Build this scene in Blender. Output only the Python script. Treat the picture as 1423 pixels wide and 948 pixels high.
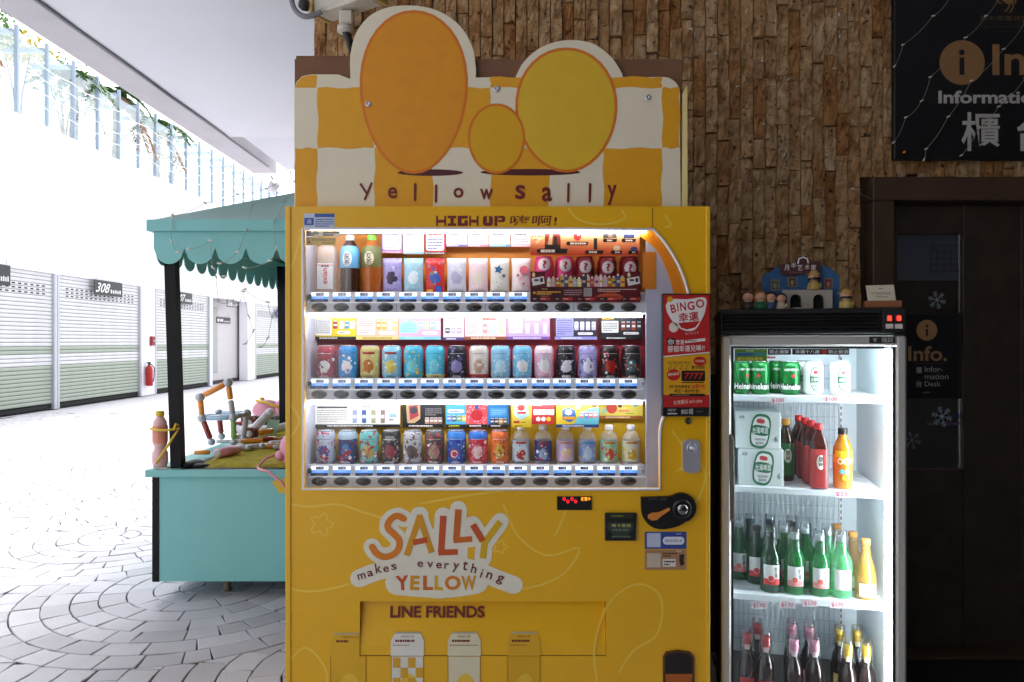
import bpy, math, random
from mathutils import Vector, Matrix, noise as mnoise
random.seed(7)
for _o in list(bpy.data.objects): bpy.data.objects.remove(_o)
scene = bpy.context.scene
COL = scene.collection
R = math.radians

# ------------------------------------------------------------------ camera
F, CX, CY, EYE = 1000.0, 711.5, 474.0, 1.40       # photo pixels (1423 x 948), metres
cam = bpy.data.cameras.new('camera'); cam.sensor_width = 36; cam.lens = 36*F/1423
cam.clip_start = 0.05; cam.clip_end = 1000
camo = bpy.data.objects.new('camera', cam); COL.objects.link(camo)
camo.location = (0, 0, EYE); camo.rotation_euler = (R(90), 0, 0)
scene.camera = camo
# ------------------------------------------------------------------ sky and sun (bright overcast)
SUN_EL, SUN_AZ = 60, 345       # azimuth of the sun, degrees clockwise from +Y
world = bpy.data.worlds.new('World'); scene.world = world; world.use_nodes = True
wn, wl = world.node_tree.nodes, world.node_tree.links
bg = wn['Background']; sky = wn.new('ShaderNodeTexSky'); sky.sky_type = 'NISHITA'; sky.sun_disc = False
sky.sun_elevation = R(SUN_EL); sky.sun_rotation = R(SUN_AZ); sky.air_density = 1.0; sky.dust_density = 3.0
hs = wn.new('ShaderNodeHueSaturation'); hs.inputs['Saturation'].default_value = 0.22
wl.new(sky.outputs[0], hs.inputs['Color']); wl.new(hs.outputs[0], bg.inputs[0]); bg.inputs[1].default_value = 0.15
sl = bpy.data.lights.new('sun', 'SUN'); sl.energy = 1.2; sl.angle = R(25); sl.color = (1, 0.97, 0.93)
so = bpy.data.objects.new('sun', sl); COL.objects.link(so)
_d = Vector((math.sin(R(SUN_AZ))*math.cos(R(SUN_EL)), math.cos(R(SUN_AZ))*math.cos(R(SUN_EL)), math.sin(R(SUN_EL))))
so.rotation_euler = _d.to_track_quat('Z', 'Y').to_euler(); so.location = _d*30
vs = scene.view_settings; vs.view_transform = 'Standard'; vs.look = 'None'; vs.gamma = 1; vs.use_curve_mapping = False
vs.exposure = 1.6

# ------------------------------------------------------------------ helpers
def P(x, y, Y): return Vector(((x-CX)*Y/F, Y, EYE-(y-CY)*Y/F))
def lin(c): c /= 255.0; return c/12.92 if c <= 0.04045 else ((c+0.055)/1.055)**2.4
def rgb(c): return (lin(c[0]), lin(c[1]), lin(c[2]), 1)
MATS = {}
def mat(name, c, rough=0.5, metal=0.0, var=0.06, scale=8.0, bump=0.0, bscale=60.0, emit=0.0, spec=0.5, coat=0.0):
    """plain procedural surface: sRGB base colour, slow noise variation, optional fine relief"""
    if name in MATS: return MATS[name]
    m = bpy.data.materials.new(name); m.use_nodes = True; MATS[name] = m
    n, l = m.node_tree.nodes, m.node_tree.links; b = n['Principled BSDF']
    b.inputs['Roughness'].default_value = rough; b.inputs['Metallic'].default_value = metal
    b.inputs['Specular IOR Level'].default_value = spec; b.inputs['Coat Weight'].default_value = coat
    tc = n.new('ShaderNodeTexCoord'); nz = n.new('ShaderNodeTexNoise'); nz.inputs['Scale'].default_value = scale
    nz.inputs['Detail'].default_value = 5; l.new(tc.outputs['Object'], nz.inputs['Vector'])
    mx = n.new('ShaderNodeMix'); mx.data_type = 'RGBA'; base = rgb(c)
    mx.inputs['A'].default_value = tuple(max(0, v*(1-2*var)) for v in base[:3])+(1,)
    mx.inputs['B'].default_value = tuple(min(1, v*(1+2*var)) for v in base[:3])+(1,)
    l.new(nz.outputs['Fac'], mx.inputs['Factor']); l.new(mx.outputs['Result'], b.inputs['Base Color'])
    mr = n.new('ShaderNodeMapRange'); mr.inputs['To Min'].default_value = max(0, rough-0.08); mr.inputs['To Max'].default_value = min(1, rough+0.08)
    l.new(nz.outputs['Fac'], mr.inputs['Value']); l.new(mr.outputs[0], b.inputs['Roughness'])
    if bump:
        n2 = n.new('ShaderNodeTexNoise'); n2.inputs['Scale'].default_value = bscale; n2.inputs['Detail'].default_value = 6
        l.new(tc.outputs['Object'], n2.inputs['Vector']); bp = n.new('ShaderNodeBump'); bp.inputs['Strength'].default_value = bump
        bp.inputs['Distance'].default_value = 0.01
        l.new(n2.outputs['Fac'], bp.inputs['Height']); l.new(bp.outputs[0], b.inputs['Normal'])
    if emit:
        l.new(mx.outputs['Result'], b.inputs['Emission Color']); b.inputs['Emission Strength'].default_value = emit
    return m
def ink(c, emit=0.0):
    return mat('print_%02x%02x%02x%s' % (int(c[0]), int(c[1]), int(c[2]), '_lit%d' % int(emit*10) if emit else ''), c, 0.45, var=0.04, scale=20, emit=emit)
def glassy(name, tint=(1, 1, 1), refl=0.08, rough=0.02):
    if name in MATS: return MATS[name]
    m = bpy.data.materials.new(name); m.use_nodes = True; MATS[name] = m
    n, l = m.node_tree.nodes, m.node_tree.links; n.remove(n['Principled BSDF']); o = n['Material Output']
    t = n.new('ShaderNodeBsdfTransparent'); t.inputs[0].default_value = tint+(1,)
    g = n.new('ShaderNodeBsdfGlossy'); g.inputs['Roughness'].default_value = rough
    lw = n.new('ShaderNodeLayerWeight'); lw.inputs['Blend'].default_value = 0.35
    mr = n.new('ShaderNodeMapRange'); mr.inputs['To Min'].default_value = refl*0.5; mr.inputs['To Max'].default_value = min(1, refl*5)
    l.new(lw.outputs['Fresnel'], mr.inputs['Value'])
    mx = n.new('ShaderNodeMixShader'); l.new(mr.outputs[0], mx.inputs[0]); l.new(t.outputs[0], mx.inputs[1]); l.new(g.outputs[0], mx.inputs[2])
    l.new(mx.outputs[0], o.inputs[0]); return m
def liquid(name, c, rough=0.08, alpha=0.85):
    """coloured bottle: part see-through, part glossy body colour"""
    if name in MATS: return MATS[name]
    m = mat(name, c, rough, var=0.1, scale=12, coat=0.5); b = m.node_tree.nodes['Principled BSDF']
    b.inputs['Alpha'].default_value = alpha; return m
def emis(name, c, s):
    if name in MATS: return MATS[name]
    m = bpy.data.materials.new(name); m.use_nodes = True; MATS[name] = m
    b = m.node_tree.nodes['Principled BSDF']; b.inputs['Base Color'].default_value = rgb(c)
    b.inputs['Emission Color'].default_value = rgb(c); b.inputs['Emission Strength'].default_value = s; return m

class MB:
    """mesh builder: collects shapes, builds ONE object"""
    def __init__(s): s.v, s.f, s.m, s.sm, s.slots = [], [], [], [], []
    def mi(s, m):
        if m not in s.slots: s.slots.append(m)
        return s.slots.index(m)
    def add(s, vs, fs, m, smooth=False):
        o = len(s.v); s.v += [Vector(v) for v in vs]; k = s.mi(m)
        for f in fs: s.f.append([i+o for i in f]); s.m.append(k); s.sm.append(smooth)
        return s
    def box(s, a, b, m, rot=None, bev=0.0):
        x0, y0, z0 = [min(a[i], b[i]) for i in range(3)]; x1, y1, z1 = [max(a[i], b[i]) for i in range(3)]
        if bev <= 0:
            vs = [(x, y, z) for z in (z0, z1) for y in (y0, y1) for x in (x0, x1)]
            fs = [(0,2,3,1), (4,5,7,6), (0,1,5,4), (2,6,7,3), (0,4,6,2), (1,3,7,5)]
        else:
            e = min(bev, (x1-x0)/2.1, (y1-y0)/2.1, (z1-z0)/2.1); vs = []; ids = {}
            for zi, (z, zs) in enumerate(((z0, 1), (z1, -1))):
                for yi, (y, ys) in enumerate(((y0, 1), (y1, -1))):
                    for xi, (x, xs) in enumerate(((x0, 1), (x1, -1))):
                        for ax in range(3):
                            q = [x+xs*e, y+ys*e, z+zs*e]; q[ax] = (x, y, z)[ax]; ids[(xi, yi, zi, ax)] = len(vs); vs.append(tuple(q))
            fs = []
            for ax in range(3):
                o1, o2 = [i for i in range(3) if i != ax]
                for side in (0, 1):
                    q = []
                    for (p1, p2) in ((0,0), (1,0), (1,1), (0,1)):
                        k = [0,0,0]; k[ax] = side; k[o1] = p1; k[o2] = p2; q.append(ids[(*k, ax)])
                    if (side == 0) == (ax != 1): q.reverse()
                    fs.append(tuple(q))
            for ax in range(3):
                o1, o2 = [i for i in range(3) if i != ax]
                for p1 in (0, 1):
                    for p2 in (0, 1):
                        q = []
                        for (sd, f) in ((0, o1), (1, o1), (1, o2), (0, o2)):
                            k = [0,0,0]; k[ax] = sd; k[o1] = p1; k[o2] = p2; q.append(ids[(*k, f)])
                        fs.append(tuple(q))
            for xi in (0, 1):
                for yi in (0, 1):
                    for zi in (0, 1): fs.append(tuple(ids[(xi, yi, zi, a)] for a in range(3)))
        if rot is not None:
            c = Vector(((x0+x1)/2, (y0+y1)/2, (z0+z1)/2)); vs = [rot @ (Vector(v)-c) + c for v in vs]
        return s.add(vs, fs, m)
    def lathe(s, prof, m, seg=24, c=(0, 0, 0), cap=True, axis=None, sq=None):
        vs, fs = [], []; c = Vector(c)
        for r, z in prof:
            for i in range(seg):
                a = 2*math.pi*i/seg; x, y = math.cos(a), math.sin(a)
                if sq: k = 1/(abs(x)**sq+abs(y)**sq)**(1/sq); x, y = x*k, y*k
                vs.append(Vector((r*x, r*y, z)))
        for k in range(len(prof)-1):
            for i in range(seg): j = (i+1) % seg; fs.append((k*seg+i, k*seg+j, (k+1)*seg+j, (k+1)*seg+i))
        if cap:
            fs.append(tuple(reversed(range(seg)))); b = (len(prof)-1)*seg; fs.append(tuple(range(b, b+seg)))
        if axis is not None:
            q = Vector((0, 0, 1)).rotation_difference(Vector(axis).normalized()); vs = [q @ v for v in vs]
        return s.add([v+c for v in vs], fs, m, True)
    def ball(s, c, r, m, seg=16, rings=10):
        rx, ry, rz = r if hasattr(r, '__len__') else (r, r, r); vs, fs = [], []; c = Vector(c)
        for k in range(1, rings):
            t = math.pi*k/rings
            for i in range(seg): a = 2*math.pi*i/seg; vs.append(c+Vector((rx*math.sin(t)*math.cos(a), ry*math.sin(t)*math.sin(a), -rz*math.cos(t))))
        for k in range(rings-2):
            for i in range(seg): j = (i+1) % seg; fs.append((k*seg+i, k*seg+j, (k+1)*seg+j, (k+1)*seg+i))
        b = len(vs); vs += [c+Vector((0, 0, -rz)), c+Vector((0, 0, rz))]
        for i in range(seg):
            j = (i+1) % seg; fs.append((b, j, i)); fs.append((b+1, (rings-2)*seg+i, (rings-2)*seg+j))
        return s.add(vs, fs, m, True)
    def tube(s, pts, r, m, seg=8, cap=True):
        pts = [Vector(p) for p in pts]; n = len(pts); rr = r if hasattr(r, '__len__') else [r]*n; vs, fs = [], []; up = None
        for i, p in enumerate(pts):
            t = (pts[min(i+1, n-1)]-pts[max(i-1, 0)]).normalized()
            if up is None: up = Vector((0, 0, 1)) if abs(t.z) < 0.9 else Vector((1, 0, 0))
            a = t.cross(up)
            if a.length < 1e-5: a = t.orthogonal()
            a.normalize(); b = a.cross(t).normalized(); up = b
            for k in range(seg): q = 2*math.pi*k/seg; vs.append(p+a*math.cos(q)*rr[i]+b*math.sin(q)*rr[i])
        for i in range(n-1):
            for k in range(seg): j = (k+1) % seg; fs.append((i*seg+k, (i+1)*seg+k, (i+1)*seg+j, i*seg+j))
        if cap: fs.append(tuple(range(seg))); fs.append(tuple(reversed(range((n-1)*seg, n*seg))))
        return s.add(vs, fs, m, seg > 5)
    def prism(s, poly, m, ext):
        """closed planar outline (3D points) extruded along ext"""
        poly = [Vector(p) for p in poly]; n = len(poly); e = Vector(ext)
        nz = sum((poly[i].cross(poly[(i+1) % n]) for i in range(n)), Vector())
        if nz.dot(e) > 0: poly.reverse()
        vs = poly+[p+e for p in poly]; fs = [tuple(range(n)), tuple(reversed(range(n, 2*n)))]
        for i in range(n): j = (i+1) % n; fs.append((j, i, n+i, n+j))
        return s.add(vs, fs, m)
    def build(s, name, parent=None, off=None):
        me = bpy.data.meshes.new(name); o = Vector(off) if off is not None else Vector((0, 0, 0))
        me.from_pydata([v-o for v in s.v], [], s.f)
        for m in s.slots: me.materials.append(m)
        me.polygons.foreach_set('material_index', s.m); me.polygons.foreach_set('use_smooth', s.sm); me.update()
        ob = bpy.data.objects.new(name, me); COL.objects.link(ob)
        if parent is not None: ob.parent = parent
        return ob
def tag(o, label, cat, group=None):
    o['label'] = label; o['category'] = cat
    if group: o['group'] = group
    return o
def thing(name, label, cat, loc=(0, 0, 0), group=None, rz=0.0):
    o = bpy.data.objects.new(name, None); COL.objects.link(o); o.location = loc; o.rotation_euler = (0, 0, rz)
    o.empty_display_size = 0.05
    return tag(o, label, cat, group)
def struct(o): o['kind'] = 'structure'; return o
def stuff(o): o['kind'] = 'stuff'; return o
def inst(src, name, parent, loc, rz=0.0):
    o = bpy.data.objects.new(name, src.data); COL.objects.link(o); o.parent = parent; o.location = loc; o.rotation_euler = (0, 0, rz); return o

_tx = {}
def text_geo(t, bold=0.0):
    k = (t, bold)
    if k not in _tx:
        cu = bpy.data.curves.new('t', 'FONT'); cu.body = t; cu.size = 1; cu.offset = bold; cu.resolution_u = 3; cu.fill_mode = 'FRONT'
        ob = bpy.data.objects.new('t', cu); COL.objects.link(ob)
        bpy.context.view_layer.update()
        me = bpy.data.meshes.new_from_object(ob.evaluated_get(bpy.context.evaluated_depsgraph_get()))
        vs = [(v.co.x, v.co.y) for v in me.vertices]; fs = [tuple(p.vertices) for p in me.polygons]
        bpy.data.objects.remove(ob); bpy.data.curves.remove(cu); bpy.data.meshes.remove(me); _tx[k] = (vs, fs)
    return _tx[k]

class Print:
    """flat printed matter drawn in photo-pixel coordinates; fn maps (x, y, layer) to a point in space"""
    def __init__(s, fn): s.mb, s.fn = MB(), fn
    def poly(s, pts, c, L=1, emit=0):
        vs = [s.fn(x, y, L) for x, y in pts]; a = sum(pts[i][0]*pts[(i+1) % len(pts)][1]-pts[(i+1) % len(pts)][0]*pts[i][1] for i in range(len(pts)))
        f = list(range(len(pts)))
        if a > 0: f.reverse()
        s.mb.add(vs, [tuple(f)], c if not isinstance(c, tuple) else ink(c, emit)); return s
    def rect(s, x0, y0, x1, y1, c, L=1, emit=0): return s.poly([(x0, y0), (x1, y0), (x1, y1), (x0, y1)], c, L, emit)
    def rrect(s, x0, y0, x1, y1, r, c, L=1, emit=0):
        pts = []
        for cx, cy, a0 in ((x1-r, y0+r, -90), (x1-r, y1-r, 0), (x0+r, y1-r, 90), (x0+r, y0+r, 180)):
            for k in range(5): a = R(a0+k*22.5); pts.append((cx+r*math.cos(a), cy+r*math.sin(a)))
        return s.poly(pts, c, L, emit)
    def ell(s, cx, cy, rx, ry, c, L=1, n=20, emit=0): return s.poly([(cx+rx*math.cos(2*math.pi*i/n), cy+ry*math.sin(2*math.pi*i/n)) for i in range(n)], c, L, emit)
    def ring(s, cx, cy, r, w, c, L=1): return s.stroke([(cx+r*math.cos(2*math.pi*i/24), cy+r*math.sin(2*math.pi*i/24)) for i in range(25)], w, c, L, cap=False)
    def stroke(s, pts, w, c, L=1, cap=True, emit=0):
        n = len(pts); lft, rgt = [], []
        for i in range(n):
            a, b = pts[max(i-1, 0)], pts[min(i+1, n-1)]; dx, dy = b[0]-a[0], b[1]-a[1]; d = math.hypot(dx, dy) or 1
            nx, ny = -dy/d*w/2, dx/d*w/2; lft.append((pts[i][0]+nx, pts[i][1]+ny)); rgt.append((pts[i][0]-nx, pts[i][1]-ny))
        vs = [s.fn(x, y, L) for x, y in lft+rgt]; fs = [(i, i+1, n+i+1, n+i) for i in range(n-1)]
        if cap:
            for e, st in ((0, 1), (n-1, -1)):
                a, b = pts[e], pts[e+st] if 0 <= e+st < n else pts[e]; ang = math.atan2(a[1]-b[1], a[0]-b[0])
                o = len(vs); idx = [e if st > 0 else n+e]
                sgn = 1 if st > 0 else 1
                arc = []
                for k in range(1, 6):
                    t = ang + (math.pi/2 - math.pi*k/6)*(1)
                    arc.append((a[0]+w/2*math.cos(t), a[1]+w/2*math.sin(t)))
                l0, r0 = lft[e], rgt[e]
                # order the arc from the left to the right border point
                if math.hypot(arc[0][0]-l0[0], arc[0][1]-l0[1]) > math.hypot(arc[0][0]-r0[0], arc[0][1]-r0[1]): arc.reverse()
                vs += [s.fn(x, y, L) for x, y in arc]; fs.append((e,)+tuple(range(o, o+5))+(n+e,))
        s.mb.add(vs, fs, c if not isinstance(c, tuple) else ink(c, emit)); return s
    def text(s, t, x0, y0, x1, y1, c, L=2, bold=0.0, rot=0.0, emit=0, skew=0.0):
        """text fitted into the pixel box"""
        v, f = text_geo(t, bold)
        if not v: return s
        a0, a1 = min(p[0] for p in v), max(p[0] for p in v); b0, b1 = min(p[1] for p in v), max(p[1] for p in v)
        cx, cy = (x0+x1)/2, (y0+y1)/2; cr, sr = math.cos(R(rot)), math.sin(R(rot)); q = []
        for x, y in v:
            u = (x-a0)/((a1-a0) or 1)*(x1-x0)+x0-cx; w = y1-(y-b0)/((b1-b0) or 1)*(y1-y0)-cy; u -= skew*w
            q.append(s.fn(cx+u*cr-w*sr, cy+u*sr+w*cr, L))
        s.mb.add(q, f, c if not isinstance(c, tuple) else ink(c, emit)); return s
    def greek(s, x0, y0, x1, y1, rows, c, L=2, fill=0.55, seed=1):
        """small print too fine to read: rows of short blocks"""
        rd = random.Random(seed); h = (y1-y0)/rows
        for k in range(rows):
            x = x0; ya, yb = y0+k*h+h*(1-fill)/2, y0+(k+1)*h-h*(1-fill)/2; end = x1 if k < rows-1 else x0+(x1-x0)*rd.uniform(.5, 1)
            while x < end-0.3:
                w = min(rd.uniform(1.2, 3.6)*max(.7, h*.35), end-x); s.rect(x, ya, x+w, yb, c, L); x += w+rd.uniform(.3, .8)
        return s
    def build(s, name, parent, off=None): return s.mb.build(name, parent, off)
def plane(Y, off=None, step=0.0004):
    o = Vector(off) if off is not None else Vector()
    def fn(x, y, L): return P(x, y, Y)-Vector((0, step*L, 0))-o
    return fn
# ================================================================== SETTING
# ---- ground
def mat_pave():
    m = mat('paving_stone', (184, 183, 190), 0.75, var=0.15, scale=2.2, bump=0.35, bscale=90); n, l = m.node_tree.nodes, m.node_tree.links
    oi = n.new('ShaderNodeObjectInfo'); b = n['Principled BSDF']; src = b.inputs['Base Color'].links[0].from_socket
    hv = n.new('ShaderNodeHueSaturation'); mr = n.new('ShaderNodeMapRange'); mr.inputs['To Min'].default_value = 0.86; mr.inputs['To Max'].default_value = 1.1
    l.new(oi.outputs['Random'], mr.inputs['Value']); l.new(mr.outputs[0], hv.inputs['Value']); l.new(src, hv.inputs['Color']); l.new(hv.outputs[0], b.inputs['Base Color'])
    return m
PAVE = mat_pave(); JOINT = mat('paving_joint', (46, 45, 52), 0.9, var=0.2, scale=20)
CONC = mat('ground_concrete', (180, 179, 185), 0.8, var=0.06, scale=2)
g = MB(); g.add([(-300, -300, -.016), (300, -300, -.016), (300, 300, -.016), (-300, 300, -.016)], [(0, 1, 2, 3)], CONC)
ground = struct(g.build('ground'))
pav = struct(thing('paving', 'x', 'x')); del pav['label']; del pav['category']
g = MB(); g.add([(-9.3, .4, -.008), (3.4, .4, -.008), (3.4, 14, -.008), (-9.3, 14, -.008)], [(0, 1, 2, 3)], JOINT); g.build('joint_bed', pav)
def clip_half(poly, p, nrm):
    out = []
    for i in range(len(poly)):
        a, b = poly[i], poly[(i+1) % len(poly)]; da = (a[0]-p[0])*nrm[0]+(a[1]-p[1])*nrm[1]; db = (b[0]-p[0])*nrm[0]+(b[1]-p[1])*nrm[1]
        if da >= 0: out.append(a)
        if da*db < 0: t = da/(da-db); out.append((a[0]+t*(b[0]-a[0]), a[1]+t*(b[1]-a[1])))
    return out
rd = random.Random(3); W, NR, JT = 0.132, 8, 0.005; RF = W*NR; stones = []
for j in range(-1, 15):
    for i in range(-6, 4):
        cx, cy = 2*RF*i+(RF if j % 2 else 0)+0.35, RF*j-0.1
        nb = [(cx-RF, cy+RF), (cx+RF, cy+RF), (cx, cy+2*RF)]
        for k in range(NR):
            r0, r1 = k*W+JT/2, (k+1)*W-JT/2; rm = (r0+r1)/2; n = max(3, round(2*math.pi*rm/rd.uniform(.17, .22))); ph = rd.random()*6.28
            cuts = [ph+2*math.pi*(q+rd.uniform(-.2, .2))/n for q in range(n)]; cuts.append(cuts[0]+2*math.pi)
            for q in range(n):
                a0, a1 = cuts[q]+JT/2/rm, cuts[q+1]-JT/2/rm
                ns = 3 if k > 1 else 5
                J = lambda: rd.uniform(-.0035, .0035)
                sk = rd.uniform(-.005, .005)/rm
                poly = [(cx+(r1+J())*math.cos(a0+sk+(a1-a0)*t/ns), cy+(r1+J())*math.sin(a0+sk+(a1-a0)*t/ns)) for t in range(ns+1)] + \
                       [(cx+(max(r0, .012)+J())*math.cos(a1-sk-(a1-a0)*t/ns), cy+(max(r0, .012)+J())*math.sin(a1-sk-(a1-a0)*t/ns)) for t in range(ns+1)]
                for (nx, ny) in nb:
                    if not poly: break
                    mx, my = sum(p[0] for p in poly)/len(poly), sum(p[1] for p in poly)/len(poly); d = math.hypot(mx-nx, my-ny) or 1
                    u = ((mx-nx)/d, (my-ny)/d); poly = clip_half(poly, (nx+u[0]*(RF+JT/2), ny+u[1]*(RF+JT/2)), u)
                if len(poly) < 3: continue
                ar = abs(sum(poly[t][0]*poly[(t+1) % len(poly)][1]-poly[(t+1) % len(poly)][0]*poly[t][1] for t in range(len(poly))))/2
                mx, my = sum(p[0] for p in poly)/len(poly), sum(p[1] for p in poly)/len(poly)
                if ar < .0015 or not (.45 < my < 13.9 and -9.2 < mx < 3.3): continue
                stones.append((poly, mx, my))
def stone_geo(mb, poly, mx, my, h, tl):
    n = len(poly); ins = .004
    t = []
    for x, y in poly:
        d = math.hypot(x-mx, y-my) or 1; k = 1-ins/d; t.append((mx+(x-mx)*k, my+(y-my)*k))
    vs = [(x, y, -.008) for x, y in poly]+[(x, y, h-.003) for x, y in poly]+[(x, y, h+tl[0]*(x-mx)+tl[1]*(y-my)) for x, y in t]
    fs = [tuple(range(2*n, 3*n))]+[(i, (i+1) % n, n+(i+1) % n, n+i) for i in range(n)]+[(n+i, n+(i+1) % n, 2*n+(i+1) % n, 2*n+i) for i in range(n)]
    a = sum(poly[q][0]*poly[(q+1) % n][1]-poly[(q+1) % n][0]*poly[q][1] for q in range(n))
    if a < 0: fs = [tuple(reversed(f)) for f in fs]
    mb.add(vs, fs, PAVE)
def in_view(x, y):
    if y < 2.5: return False
    u, v = CX+x*F/y, CY+EYE*F/y
    return -20 < u < 400 and v < 960 and not (225 < u and v < 800)
vis = sorted([s for s in stones if in_view(s[1], s[2])], key=lambda s: s[2])
near = set(id(s) for s in vis[:300]); rest = MB()
for s in stones:
    h, tl = rd.uniform(-.0015, .0015), (rd.uniform(-.012, .012), rd.uniform(-.012, .012))
    if id(s) in near: b = MB(); stone_geo(b, *s, h, tl); b.build('paving_stone', pav)
    else: stone_geo(rest, *s, h, tl)
stuff(rest.build('far_paving_stones', pav))

# ---- our building: ceiling, fascia, stone wall, unseen side wall added for shade
H = EYE+2.0
CEIL = mat('ceiling_paint', (232, 232, 238), 0.85, var=0.03, scale=1.5, bump=.05, bscale=40)
g = MB(); g.box((-2.77, -8, H), (4, 7.05, H+.25), CEIL); struct(g.build('ceiling'))
g = MB(); g.box((-2.66, 7.055, H+.02), (4, 8.5, H+.25), mat('soffit_paint', (225, 225, 232), .85, var=.03)); struct(g.build('far_soffit'))
FAS = mat('fascia_concrete', (204, 200, 204), 0.9, var=0.07, scale=3, bump=.2, bscale=50)
fas = struct(MB().box((-3.06, -8, H-.02), (-2.78, 8.5, H+.55), FAS, bev=.006).build('fascia'))
g = MB(); pts = [(-2.772+.004*math.sin(k*2.1), -3.4+k*.4, H-.012+.005*math.sin(k*1.3)) for k in range(30)]; g.tube(pts, .009, mat('cable_grey', (120, 122, 130), .6), 6); g.build('cable', fas)
WY = 3.2
WALLB = mat('wall_mortar', (70, 58, 46), .95, var=.2, scale=15)
DX0 = (1205-CX)*WY/F; DZ = EYE-(258-CY)*WY/F
wall = thing('stone_wall', 'rustic brown split stone strip cladding on the wall behind the vending machine', 'wall', (0, WY, 0))
wo = wall.location
g = MB(); g.box((-.875, .03, 0), (DX0+.05, .30, H), WALLB); g.box((DX0+.055, .03, DZ+.03), (4, .30, H), WALLB); g.build('backing', wall)
def mat_trav():
    m = mat('split_travertine', (150, 118, 82), 0.85, var=.0, scale=14); n, l = m.node_tree.nodes, m.node_tree.links; b = n['Principled BSDF']
    tc = n['Texture Coordinate'] if 'Texture Coordinate' in n else n.new('ShaderNodeTexCoord'); oi = n.new('ShaderNodeObjectInfo')
    at = n.new('ShaderNodeAttribute'); at.attribute_name = 'tone'; at.attribute_type = 'GEOMETRY'
    ad = n.new('ShaderNodeVectorMath'); ad.operation = 'ADD'; l.new(tc.outputs['Object'], ad.inputs[0])
    ml = n.new('ShaderNodeVectorMath'); ml.operation = 'SCALE'; ml.inputs[0].default_value = (13, 7, 5); l.new(at.outputs['Fac'], ml.inputs['Scale']); l.new(ml.outputs[0], ad.inputs[1])
    n1 = n.new('ShaderNodeTexNoise'); n1.inputs['Scale'].default_value = 16; n1.inputs['Detail'].default_value = 8; n1.inputs['Roughness'].default_value = .65; n1.inputs['Distortion'].default_value = .8; l.new(ad.outputs[0], n1.inputs['Vector'])
    cr = n.new('ShaderNodeValToRGB'); e = cr.color_ramp.elements
    e[0].position = .25; e[0].color = rgb((122, 98, 70)); e[1].position = .78; e[1].color = rgb((228, 216, 194))
    for p, c in ((.4, (172, 138, 96)), (.52, (200, 172, 134)), (.64, (212, 192, 160))): q = e.new(p); q.color = rgb(c)
    l.new(n1.outputs['Fac'], cr.inputs[0])
    cr2 = n.new('ShaderNodeValToRGB'); e = cr2.color_ramp.elements; e[0].color = rgb((206, 164, 112)); e[1].color = rgb((236, 228, 214))
    for p, c in ((.12, (214, 180, 136)), (.3, (230, 210, 180)), (.7, (240, 226, 204))): q = e.new(p); q.color = rgb(c)
    l.new(at.outputs['Fac'], cr2.inputs[0])
    mx = n.new('ShaderNodeMix'); mx.data_type = 'RGBA'; mx.blend_type = 'MULTIPLY'; mx.inputs['Factor'].default_value = .95
    l.new(cr.outputs[0], mx.inputs['A']); l.new(cr2.outputs[0], mx.inputs['B'])
    n3 = n.new('ShaderNodeTexNoise'); n3.inputs['Scale'].default_value = 45; n3.inputs['Detail'].default_value = 4; l.new(ad.outputs[0], n3.inputs['Vector'])
    pt = n.new('ShaderNodeValToRGB'); pt.color_ramp.elements[0].position = .30; pt.color_ramp.elements[0].color = (.12, .09, .06, 1); pt.color_ramp.elements[1].position = .40; pt.color_ramp.elements[1].color = (1, 1, 1, 1)
    l.new(n3.outputs['Fac'], pt.inputs[0]); m2 = n.new('ShaderNodeMix'); m2.data_type = 'RGBA'; m2.blend_type = 'MULTIPLY'; m2.inputs['Factor'].default_value = 1
    l.new(mx.outputs['Result'], m2.inputs['A']); l.new(pt.outputs[0], m2.inputs['B']); l.new(m2.outputs['Result'], b.inputs['Base Color'])
    n2 = n.new('ShaderNodeTexNoise'); n2.inputs['Scale'].default_value = 55; n2.inputs['Detail'].default_value = 8; n2.inputs['Distortion'].default_value = 1.2; l.new(ad.outputs[0], n2.inputs['Vector'])
    bp = n.new('ShaderNodeBump'); bp.inputs['Strength'].default_value = .7; bp.inputs['Distance'].default_value = .008; l.new(n2.outputs['Fac'], bp.inputs['Height']); l.new(bp.outputs[0], b.inputs['Normal'])
    return m
TRAV = mat_trav()
def block(mb, x0, x1, z0, z1, d, rd, tones):
    nx, nz = 4, max(4, int((z1-z0)/.03)); b = .0022; vs, fs = [], []; sd = rd.random()*50
    for k in range(nz+1):
        for i in range(nx+1):
            x = x0+b+(x1-x0-2*b)*i/nx; z = z0+b+(z1-z0-2*b)*k/nz
            y = -d-.012*mnoise.noise((x*24+sd, z*16, sd))-.007*mnoise.noise((x*60, z*60, sd))
            vs.append((x, y, z))
    w = nx+1
    for k in range(nz):
        for i in range(nx): a = k*w+i; fs.append((a, a+1, a+w+1, a+w))
    rim = [i for i in range(w)]+[k*w+nx for k in range(1, nz+1)]+[nz*w+i for i in range(nx-1, -1, -1)]+[k*w for k in range(nz-1, 0, -1)]
    o = len(vs); vs += [(vs[i][0], .032, vs[i][2]) for i in rim]; n = len(rim)
    fs += [(rim[(i+1) % n], rim[i], o+i, o+(i+1) % n) for i in range(n)]
    tones += [rd.random()]*len(vs); mb.add(vs, fs, TRAV)
def set_tone(ob, t):
    a = ob.data.attributes.new('tone', 'FLOAT', 'POINT'); a.data.foreach_set('value', t)
rd = random.Random(11); CW = .0528; blocks = []; x = -.88; ci = 0
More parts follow.
